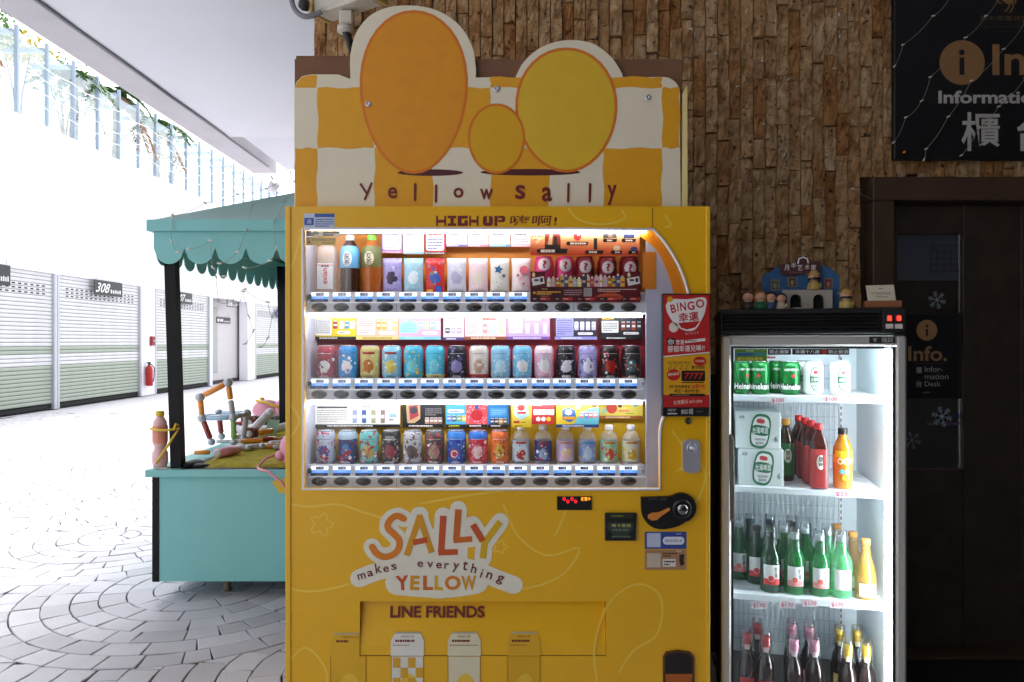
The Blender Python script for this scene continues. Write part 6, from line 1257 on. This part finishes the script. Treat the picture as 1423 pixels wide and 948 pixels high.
figure(1039, .08, .068, (62, 46, 36), (84, 56, 36), 'figurine in a brown dress with frilled collar on the fridge'); figure(1056.5, .08, .068, (30, 96, 60), (150, 96, 40), 'ginger figurine in a green dress on the fridge'); figure(1071, .09, .064, (56, 76, 110), (34, 30, 30), 'dark haired figurine in slate blue beside the green one'); figure(1085.5, .09, .059, (190, 176, 150), (30, 28, 30), 'dark haired figurine in beige before the toy arches'); figure(1176, .07, .068, (196, 170, 96), (60, 40, 30), 'straw hatted figurine standing beside the toy stage', hat=1)
st = thing('toy_stage', 'blue toy stage backdrop with arches and a maroon sign on the fridge', 'toy', top_at(1110, .20), None, -FT); v0 = FL(1110, 430, .20)
def sp(px, py, d): q = FL(px, py, d); return Vector((q.x-v0.x, d-.20, q.z-ztop))
MBL = mat('stage_blue', (36, 92, 140), .6, var=.3, scale=30)
z0_ = 430
g = MB(); g.prism([sp(x, y, .21) for x, y in ((1059, 429.5), (1059, 386), (1063, 380), (1072, 378), (1078, 371), (1140, 368), (1153, 372), (1160, 378), (1166, 385), (1167, 429.5))], MBL, (0, .006, 0)); g.build('backdrop', st)
for x0_, x1_, y0_, y1_, c in ((1071, 1083, 389, 404, (60, 90, 84)), (1095, 1107, 385, 399, (70, 44, 36)), (1145, 1157, 387, 401, (120, 40, 50))): p = Print(lambda x, y, L: sp(x, y, .209-.0004*L)); p.rect(x0_, y0_, x1_, y1_, (150, 120, 80), 0); p.rect(x0_+1.3, y0_+1.3, x1_-1.3, y1_-1.3, c, 1); p.ell((x0_+x1_)/2, (y0_+y1_)/2+1, 2.4, 3.6, (150, 130, 100), 2); p.build('picture', st)
STN = mat('toy_stone', (176, 168, 154), .7, bump=.3); 
g = MB(); arch = lambda cx: [(cx-8, 429.5), (cx-8, 417)]+[(cx+8*math.cos(R(180-30*k)), 417-8*math.sin(R(180-30*k))) for k in range(1, 6)]+[(cx+8, 417), (cx+8, 429.5)]
ol_ = [(1087, 429.5), (1087, 403), (1157, 403), (1157, 429.5)]+list(reversed(arch(1138)))+list(reversed(arch(1106))); g.prism([sp(x, y, .17) for x, y in ol_], STN, (0, .03, 0)); g.build('arch_wall', st)
MB().box(sp(1087, 429.5, .202), sp(1157, 404, .2065), mat('arch_dark', (14, 14, 16), .8)).build('arch_back', st)
q = sp(1108, 429, .14); MB().lathe([(.02, 0), (.021, .004), (.02, .008)], STN, 18, c=(q.x, q.y, .0005)).build('white_dish', st)
sgo = [(1083, 368), (1104, 364), (1106, 360), (1112, 356), (1120, 356), (1126, 361), (1128, 364), (1139, 363), (1141, 366), (1139, 378), (1112, 382), (1086, 383)]
g = MB(); g.prism([sp(x, y, .195) for x, y in sgo], mat('sign_maroon', (70, 24, 30), .5), (0, .008, 0)); g.build('sign', st)
p = Print(lambda x, y, L: sp(x, y, .1945-.0004*L))
for k, ch in enumerate('月半艺术家'): p.text(ch, (1090, 1099, 1108, 1118, 1127)[k], (368, 365, 368, 368, 368)[k], (1096.5, 1106.5, 1115.5, 1125, 1134.5)[k], (376, 373, 376, 375, 376)[k], (226, 214, 196), 0, .01)
p.stroke([(1109+0, 366), (1110, 360), (1116, 357.5), (1122, 360), (1123, 365)], 2.2, (230, 226, 220), 0); p.greek(1097, 377.5, 1126, 379.5, 1, (150, 90, 90), 0); p.build('sign_lettering', st)
figure(1131, .18, .070, (190, 160, 90), (60, 40, 30), 'straw hatted figurine standing on top of the toy arches', hat=1, stand=sp(1131, 403, .17).z, yaw=.3)
nc = thing('notice_card', 'small cream notice card on a brown stand at the end of the fridge top', 'card', top_at(1222, .08), None, -FT); v1 = FL(1222, 430, .08)
def np(px, py, d): q = FL(px, py, d); return Vector((q.x-v1.x, d-.08, q.z-ztop))
MB().box(np(1203, 428, .06), np(1249, 418.5, .10), mat('stand_wood', (150, 92, 56), .6, var=.15), bev=.002).build('stand', nc)
cx_ = [np(1203, 397, .09), np(1242, 396, .09), np(1245, 418.2, .075), np(1206, 418.2, .075)]
g = MB(); g.prism(cx_, mat('card_cream', (206, 196, 170), .6), (0, .002, 0)); g.build('card', nc)
def cf(x, y, L): t = (y-397)/21; return np(x, y, .0893-.015*t-.0004*L)
p = Print(cf); p.greek(1221, 400, 1233, 402, 1, (60, 56, 50), 0); p.text('月半藝術家盲盒', 1211, 406, 1238, 409.5, (110, 100, 84), 0); p.text('售價100元', 1218, 411, 1234, 414, (110, 100, 84), 0); p.build('card_print', nc)

# ================================================================== TOY CART
TEAL = mat('cart_teal', (128, 196, 194), .5, var=.03, scale=3, bump=.03); TEALR = mat('cart_roof_cloth', (150, 186, 180), .75, var=.06, scale=5, bump=.1, bscale=80); BPO = mat('cart_black', (9, 9, 13), .55, spec=.25)
ct = thing('toy_cart', 'teal market cart with scalloped canopy and black posts', 'cart', (-1.42, 4.85, 0)); c0 = ct.location
cxl, cxr, cyf, cyb = -1.945, -.93, 3.90, 5.86; zc1, zc0 = EYE-(653-CY)*3.88/F, EYE-(663-CY)*3.88/F; zb_ = EYE-(808-CY)*3.9/F
g = MB(); g.box((cxl+.018, cyf, zb_), (cxr-.018, cyb, zc0-.001), TEAL); g.build('counter_body', ct, c0)
MB().box((cxl-.03, cyf-.03, zc0), (cxr+.02, cyb+.03, zc1), TEAL, bev=.003).build('counter_top', ct, c0)
for xx in (cxl+.0, cxr-.035): MB().box((xx-.004, cyf-.003, zb_-.002), (xx+.033, cyf+.05, zc0-.002), BPO).build('corner_strip', ct, c0)
def post(x, y, lean): MB().prism([(x-.029, y-.029, zc1), (x+.029, y-.029, zc1), (x+.029, y+.029, zc1), (x-.029, y+.029, zc1)], BPO, (lean, 0, 1.99-zc1)).build('post', ct, c0)
post(-1.835, 3.955, -.04); post(-1.81, 5.72, -.02); post(-1.0, 3.955, .03); post(-1.0, 5.72, .02)
ze1, ze0 = EYE-(305-CY)*3.8/F, EYE-(321-CY)*3.8/F; ex0, ex1, ey0, ey1 = (203-CX)*3.8/F, -.90, 3.8, 5.98
def rim(x0, x1, y0, y1): MB().box((x0, y0, ze0), (x1, y1, ze1), TEAL, bev=.003).build('roof_rim', ct, c0)
rim(ex0, ex1, ey0, ey0+.05); rim(ex0, ex1, ey1-.05, ey1); rim(ex0, ex0+.05, ey0+.051, ey1-.051); rim(ex1-.05, ex1, ey0+.051, ey1-.051)
ap = (-1.42, 4.87, 2.415); g = MB(); E = [(ex0+.01, ey0+.01, ze1-.004), (ex1-.01, ey0+.01, ze1-.004), (ex1-.01, ey1-.01, ze1-.004), (ex0+.01, ey1-.01, ze1-.004)]
vs_, fs_ = [], []
for k in range(4):      # slightly sagging cloth panels
    a, b = Vector(E[k]), Vector(E[(k+1) % 4]); top = Vector(ap); n = 8; o = len(vs_)
    for i in range(n+1):
        for j in range(n+1):
            t = i/n; e = a.lerp(b, j/n).lerp(top, t*.985); e.z -= .035*math.sin(math.pi*t)*math.sin(math.pi*j/n); vs_.append(e)
    for i in range(n):
        for j in range(n): q = o+i*(n+1)+j; fs_.append((q, q+1, q+n+2, q+n+1))
g.add(vs_, fs_, TEALR, True); g.build('roof_cloth', ct, c0)
def valance(a, b, nrm):
    a, b = Vector(a), Vector(b); L = (b-a).length; n = round(L/.157); d = (b-a)/n; zt_, zv, zp = ze0-.001, ze0-.095, ze0-.172; pts = [a+Vector((0, 0, zt_-a.z)), ]
    pl_ = [Vector((a.x, a.y, zt_)), Vector((b.x, b.y, zt_))]
    for k in range(n-1, -1, -1):
        s = a+d*k
        for i in range(9):
            t = 1-i/8; q = s+d*t; z = zv-(zv-zp)*math.sin(math.pi*max(.0, min(1, t)))**.5
            if i in (0, 8): z = zv+.008
            pl_.append(Vector((q.x, q.y, z)))
    MB().prism(pl_, TEAL, Vector(nrm)*.006).build('valance', ct, c0)
vx0, vx1, vy0, vy1 = -1.905, -.925, 3.825, 5.95
valance((vx0, vy0, 0), (vx1, vy0, 0), (0, 1, 0)); valance((vx0, vy0+.014, 0), (vx0, vy1, 0), (1, 0, 0)); valance((vx1, vy0+.014, 0), (vx1, vy1, 0), (-1, 0, 0)); valance((vx0+.014, vy1, 0), (vx1-.014, vy1, 0), (0, -1, 0))
def caster(x, y):
    g = MB(); g.box((x-.03, y-.03, zb_-.008), (x+.03, y+.03, zb_-.001), SILV); g.box((x-.026, y-.006, .03), (x-.020, y+.02, zb_-.009), TEAL); g.box((x+.020, y-.006, .03), (x+.026, y+.02, zb_-.009), TEAL); o = g.build('caster', ct, c0)
    g = MB(); g.lathe([(.010, -.016), (.036, -.015), (.040, -.008), (.040, .008), (.036, .015), (.010, .016)], mat('caster_tyre', (120, 112, 96), .7), 20, c=(x, y, .042), axis=(1, 0, 0)); g.build('wheel', o, c0)
caster(-1.585, 4.02); caster(-1.585, 5.7); caster(-1.05, 4.02); caster(-1.05, 5.7)
# moss mat with black underlay
MOSS = mat('moss_yellow', (176, 160, 30), .95, var=.3, scale=30, bump=1.0, bscale=220); zm = zc1
mt = thing('moss_mat', 'yellow green moss mat over black cloth on the cart counter', 'mat', (-1.42, 4.85, zm)); mo = mt.location
rdm = random.Random(9); vs_, fs_ = [], []; nx, ny = 34, 60
for j in range(ny+1):
    for i in range(nx+1):
        u, v = i/nx, j/ny; x = -1.74+u*.78; y = 3.93+v*1.72; edge = min(u, 1-u, v, 1-v); x += .03*mnoise.noise((v*9, 3, 1))*(1 if i in (0, nx) else 0); y += .02*mnoise.noise((u*12, 7, 2))*(1 if j in (0, ny) else 0)
        x -= .10*max(0, (v-.12))*(1-u)*1.4
        vs_.append((x, y, zm+.004+(0 if edge == 0 else .010+.010*mnoise.noise((x*9, y*9, 0))+.006*mnoise.noise((x*40, y*40, 5)))))
for j in range(ny):
    for i in range(nx): q = j*(nx+1)+i; fs_.append((q, q+1, q+nx+2, q+nx+1))
MB().add(vs_, fs_, MOSS, True).build('moss', mt, mo)
g = MB(); ol_ = [(-1.79+.02*mnoise.noise((k*.9, 1, 0)), 3.90+k*.18) for k in range(11)]; fr_ = [(-1.79+k*.07, 3.895+.012*mnoise.noise((k*.8, 5, 0))) for k in range(13)]
g.prism([(x, y, zm+.0006) for x, y in fr_]+[(-.955, 5.7, zm+.0006)]+[(x, y, zm+.0006) for x, y in reversed(ol_)], BPO, (0, 0, .003)); g.build('black_cloth', mt, mo)
g = MB(); g.ball((-1.77, 4.0, zm+.012), (.045, .09, .022), BPO, 12, 8); g.ball((-1.72, 3.96, zm+.008), (.06, .04, .014), BPO, 12, 8); g.build('cloth_fold', mt, mo)
# magnetic construction toy
ZT = zm+.016
def on(px, py): Y = (EYE-ZT)*F/(py-CY); return P(px, py, Y)
GB = mat('magnet_ball', (186, 188, 194), .35, .4); OG, RDR, GRR, BLR, GYR = [liquid('rod_'+k, c, .15, .93) for k, c in (('orange', (250, 150, 40)), ('red', (150, 40, 30)), ('green', (150, 200, 110)), ('blue', (180, 210, 236)), ('grey', (190, 186, 190)))]
ft = on(294, 619); YA = ft.y; YBk = YA+.28
pts_ = {'top': P(317, 531.5, YA), 'a': P(278, 552, YA), 'b': P(281, 581, YA), 'c': P(324, 580, YA), 'd': P(304, 574.5, YBk), 'e': P(343, 574.5, YBk-.1), 'f1': P(294, 617, YA), 'f2': P(308, 612.5, YBk), 'f3': P(325, 618, YA), 'f4': P(338, 612.5, YBk-.1)}
for k in ('f1', 'f2', 'f3', 'f4'): pts_[k].z = ZT+.022
mg = thing('magnet_rod_toy', 'construction toy of grey balls and coloured rods standing on the moss', 'toy', (pts_['f1'].x, YA, ZT)); m0 = mg.location
for k, q in pts_.items(): MB().ball(q, .030 if k[0] != 'f' else .024, GB, 18, 12).build('ball', mg, m0)
for a, b, m in (('top', 'a', OG), ('a', 'b', OG), ('b', 'c', BLR), ('b', 'f1', RDR), ('d', 'f2', RDR), ('c', 'f3', GRR), ('e', 'f4', GYR), ('c', 'e', GB), ('d', 'e', BLR), ('b', 'd', BLR)): A, B_ = pts_[a], pts_[b]; MB().tube([A.lerp(B_, .14), A.lerp(B_, .18), A.lerp(B_, .82), A.lerp(B_, .86)], [.013, .019, .019, .013], m, 8).build('rod', mg, m0)
A, B_ = pts_['top'], pts_['c']; MB().tube([A.lerp(B_, .12), A.lerp(B_, .16), A.lerp(B_, .46), A.lerp(B_, .49)], [.013, .019, .019, .013], OG, 8).build('rod', mg, m0); MB().tube([A.lerp(B_, .51), A.lerp(B_, .54), A.lerp(B_, .86), A.lerp(B_, .9)], [.013, .019, .019, .013], GYR, 8).build('rod', mg, m0)
# loose pieces
def lay(name, lb, cat, px, py, L, r, yaw, m, grp=None, ends=None, lift=0):
    c = on(px, py); d = Vector((math.cos(R(yaw)), math.sin(R(yaw)), 0)); t = thing(name, lb, cat, (c.x, c.y, ZT+lift), grp); z = Vector((0, 0, r))
    MB().tube([-d*L/2+z, -d*(L/2-.008)+z, d*(L/2-.008)+z, d*L/2+z], [r*.7, r, r, r*.7], m, 10).build('rod', t)
    if ends: MB().ball(d*(L/2+r*.7)+z, r*1.35, ends, 14, 10).build('end_ball', t)
    return t
PNK = mat('pink_plastic', (232, 158, 178), .4); PALE = mat('pale_plastic', (224, 222, 226), .4); BRZ = liquid('rod_amber', (170, 110, 50), .15, .93); TAN = mat('rod_tan', (176, 150, 110), .4)
tt = thing('pink_joint_pipe', 'pink plastic T shaped pipe lying on the moss in front of the rod toy', 'toy', on(313, 634)); tt.scale = (.62, .62, .62); c_ = tt.location.copy()
MB().tube([(-.12, .03, .035), (-.06, .03, .04), (.0, .0, .045)], [.026, .030, .036], PNK, 12).build('side_arm', tt); MB().tube([(.06, .16, .045), (.02, .02, .045), (-.02, -.10, .042), (-.022, -.11, .042)], [.042, .046, .046, .036], PNK, 14).build('pipe', tt); MB().lathe([(.040, 0), (.043, .01), (.036, .03), (.02, .034)], PALE, 18, c=(-.022, -.11, .043), axis=(-.15, -1, 0)).build('end_cap', tt)
pcs = [(350, 616, .14, .016, 12, OG, None, 'orange rod lying behind the pink pipe'), (366, 614, .13, .016, 25, RDR, None, 'red rod lying on the heap of loose rods'), (380, 612, .15, .014, -20, BRZ, None, 'amber rod at the back of the loose rods'), (331, 626, .10, .015, 5, GYR, GB, 'grey rod with a ball beside the pink pipe'), (347, 625, .12, .017, 20, GYR, GB, 'grey rod with a ball in the middle of the loose rods'),
       (362, 624, .13, .017, 15, TAN, None, 'tan rod lying across the moss'), (374, 624, .13, .018, -8, BRZ, None, 'amber capsule rod at the front of the heap'), (388, 618, .14, .015, 40, PALE, None, 'white rod lying against the pink toy'), (393, 624, .12, .015, 30, GYR, None, 'slate rod by the pink toy'), (281, 632, .09, .014, 5, OG, None, 'amber rod lying alone on the moss corner'), (336, 610, .12, .016, 30, TAN, GB, 'tan rod with a ball behind the rod toy'), (318, 616, .16, .012, 5, PALE, None, 'thin white rod between the feet of the rod toy')]
for px, py, L, r, yw, m, en, lb in pcs: lay('loose_rod', lb, 'toy', px, py, L, r, yw, m, 'loose construction rods on the moss', en)
lay('orange_rod', 'clear red orange rod leaning on the heap', 'toy', 369, 610, .12, .02, 60, OG, 'loose construction rods on the moss', None, .03)
BRN = mat('toy_box_brown', (110, 50, 38), .5); DKB = mat('toy_box_grey', (96, 98, 106), .5)
def tbox(px, py, s, m, lb, yaw=0, lift=0.0):
    c = on(px, py); t = thing('dial_block', lb, 'toy', (c.x, c.y, ZT+lift), 'square blocks with white dials on the cart', R(yaw)); MB().box((-s/2, -.03, 0), (s/2, .03, s), m, bev=.008).build('block', t); MB().lathe([(s*.27, 0), (s*.28, .004), (s*.20, .009)], WCAP, 20, c=(0, -.0305, s*.5), axis=(0, -1, 0)).build('dial', t)
    g = MB(); [g.ball((q*s*.38, -.031, w*s*.38+s*.5), s*.035, PALE, 8, 6) for q in (-1, 1) for w in (-1, 1)]; g.build('studs', t)
tbox(349, 611, .085, BRN, 'brown dial block standing alone behind the loose rods'); tbox(347, 600, .12, BRN, 'brown dial block standing beside the grey dial blocks'); tbox(364, 598, .11, DKB, 'grey dial block next to the brown one', 4); tbox(377, 597, .11, DKB, 'grey dial block at the end of the row against the white pipes', -3); tbox(332, 602, .085, mat('toy_box_red', (150, 44, 40), .5), 'red dial block low beside the grey rod', 8)
def pipe(px, py, l, r, lb, m=PALE):
    c = on(px, py); t = thing('white_pipe', lb, 'toy', (c.x, c.y, ZT), 'white plastic pipes on the cart'); MB().tube([Vector(q) for q in l], r, m, 12).build('pipe', t); e = Vector(l[-1]); MB().ball(e, r*1.12, m, 14, 10).build('rounded_end', t)
pipe(352, 606, [(-.10, 0, .03), (.0, .0, .05), (.10, .05, .16)], .03, 'white bent pipe rising past the dial blocks'); pipe(384, 604, [(-.12, 0, .03), (0, .02, .04), (.12, .03, .07)], .032, 'white pipe lying against the pink toy'); pipe(390, 592, [(-.08, 0, .05), (.05, .02, .07), (.14, .04, .08)], .036, 'white pipe at the back by the rear post'); pipe(340, 604, [(-.05, 0, .03), (.04, .02, .04)], .03, 'short white pipe beside the red dial block')
gc = thing('green_card', 'pale green folded card among the white pipes', 'card', on(372, 606)); g = MB(); g.prism([(-.03, 0, .0), (.05, .02, .0), (.07, .05, .11), (-.005, .03, .11)], mat('mint_card', (170, 206, 186), .6), (0, .004, 0)); g.build('sheet', gc); MB().box((-.01, -.004, .03), (.03, .012, .045), PALE).build('stripe', gc)
pk = thing('pink_inflatable', 'pink inflatable toy tied with yellow ribbon at the rear post', 'toy', on(372, 592)); MB().ball((-.02, .05, .12), (.12, .08, .09), PNK, 18, 12).ball((.10, .05, .13), (.07, .07, .08), PNK, 16, 10).build('body', pk); RIB = mat('ribbon_yellow', (216, 182, 40), .5); MB().tube([(-.10, .02, .20), (.0, -.03, .19), (.10, -.03, .15), (.18, .0, .12)], .010, RIB, 6).build('ribbon', pk); MB().box((-.075, .03, .205), (-.045, .06, .225), RIB, bev=.004).build('valve', pk)
pd = thing('pink_doll', 'pink soft toy with a trailing pink tube at the cart edge beside the machine', 'toy', on(404, 642)); c_ = pd.location
MB().ball((.0, .0, .08), (.06, .06, .08), PNK, 18, 12).ball((.02, .0, .015), (.065, .06, .04), PNK, 16, 10).ball((-.05, -.03, .04), (.028, .03, .03), PNK, 12, 8).build('body', pd)
zl = zm-c_.z+.010
MB().tube([(-.06, -.02, .05), (-.12, -.06, .03), (-.14, -.13, zl), (-.11, -.20, zl), (-.05, -.245, zl), (.03, -.265, -.06), (.10, -.27, -.14)], .0065, mat('tube_pink', (226, 140, 150), .4), 8).build('tube', pd)
MB().prism([(-.02, -.262, -.06), (.05, -.262, -.04), (.05, -.262, -.12), (.02, -.262, -.12)], RIB, (0, .004, 0)).build('ribbon', pd)
# bottle tied to the front post
bt_ = thing('bubble_bottle', 'translucent pink toy bottle with yellow cap tied to the cart post', 'bottle', (P(222.5, 0, 3.93).x, 3.93, zc1)); PT = liquid('bottle_pink', (236, 190, 190), .2, .9)
MB().lathe([(.02, 0), (.034, .006), (.042, .04), (.040, .085), (.030, .105), (.029, .115), (.036, .135), (.038, .20), (.034, .255), (.020, .28), (.016, .285)], PT, 22).build('body', bt_); c = MB(); ribcap(c, .021, .285, .312, RIB); c.build('cap', bt_)
MB().lathe([(.0385, .14), (.0392, .16), (.0392, .22), (.0375, .235)], mat('bottle_stripe', (226, 150, 130), .4), 22, cap=False).build('label', bt_)
MB().tube([(-.035, -.035, .22), (.02, -.06, .215), (.07, -.062, .215), (.125, -.045, .225), (.10, -.055, .18), (.05, -.06, .10), (.0, -.045, .035)], .007, RIB, 6).tube([(.10, -.058, .215), (.115, -.06, .25), (.125, -.05, .24)], .006, RIB, 6).build('ribbon', bt_)
MB().prism([(-.02, -.03, .001), (.05, -.03, .001), (.045, .03, .001), (-.02, .03, .001)], mat('paper_white', (232, 228, 220), .6), (0, 0, .006)).build('base_pad', bt_)
# fairy lights over the canopy
fc = 'wire draped over the teal canopy'
def drape(l, lb, Ys): return fairy([P(x, y, Y) for (x, y), Y in zip(l, Ys)], lb, r=.0014, wire=WIRE, br=.005, bl=.03, group='fairy lights draped over the cart')
drape([(404, 240), (370, 262), (330, 270), (285, 282), (240, 300)], 'fairy light wire sloping down the canopy to its outer corner', (4.86, 4.6, 4.3, 4.05, 3.79)); drape([(407, 245), (385, 268), (350, 284), (342, 320), (330, 350), (305, 366)], 'fairy light wire falling over the middle scallops', (4.86, 4.4, 3.95, 3.78, 3.78, 3.79)); drape([(408, 252), (395, 280), (380, 308), (384, 345), (375, 362), (340, 372)], 'fairy light wire falling over the scallops by the machine', (4.86, 4.1, 3.78, 3.78, 3.78, 3.79))
drape([(240, 300), (238, 335), (247, 350), (262, 346), (292, 334), (296, 372), (312, 384)], 'fairy light wire looping under the outer canopy corner', (3.79, 3.785, 3.785, 3.785, 3.785, 3.79, 3.79))
drape([(300, 384), (304, 420), (322, 418), (330, 425), (338, 405), (346, 440), (352, 460), (340, 478)], 'fairy light wire dangling inside the cart opening', (4.0,)*8); drape([(340, 402), (372, 420), (378, 440), (372, 470), (362, 482)], 'fairy light wire hanging near the rear cart post', (4.2,)*5)
sl_ = thing('spot_lamp', 'small white spot lamp on a bracket under the fascia end', 'lamp', (-2.74, 8.2, H-.12)); MB().lathe([(.05, 0), (.06, .03), (.06, .10)], WCAP, 16, c=(0, 0, -.16), axis=(.5, -.4, .6)).build('head', sl_); MB().tube([(0, 0, 0), (.02, 0, -.06), (.03, -.03, -.10)], .012, STEEL, 8).build('arm', sl_)
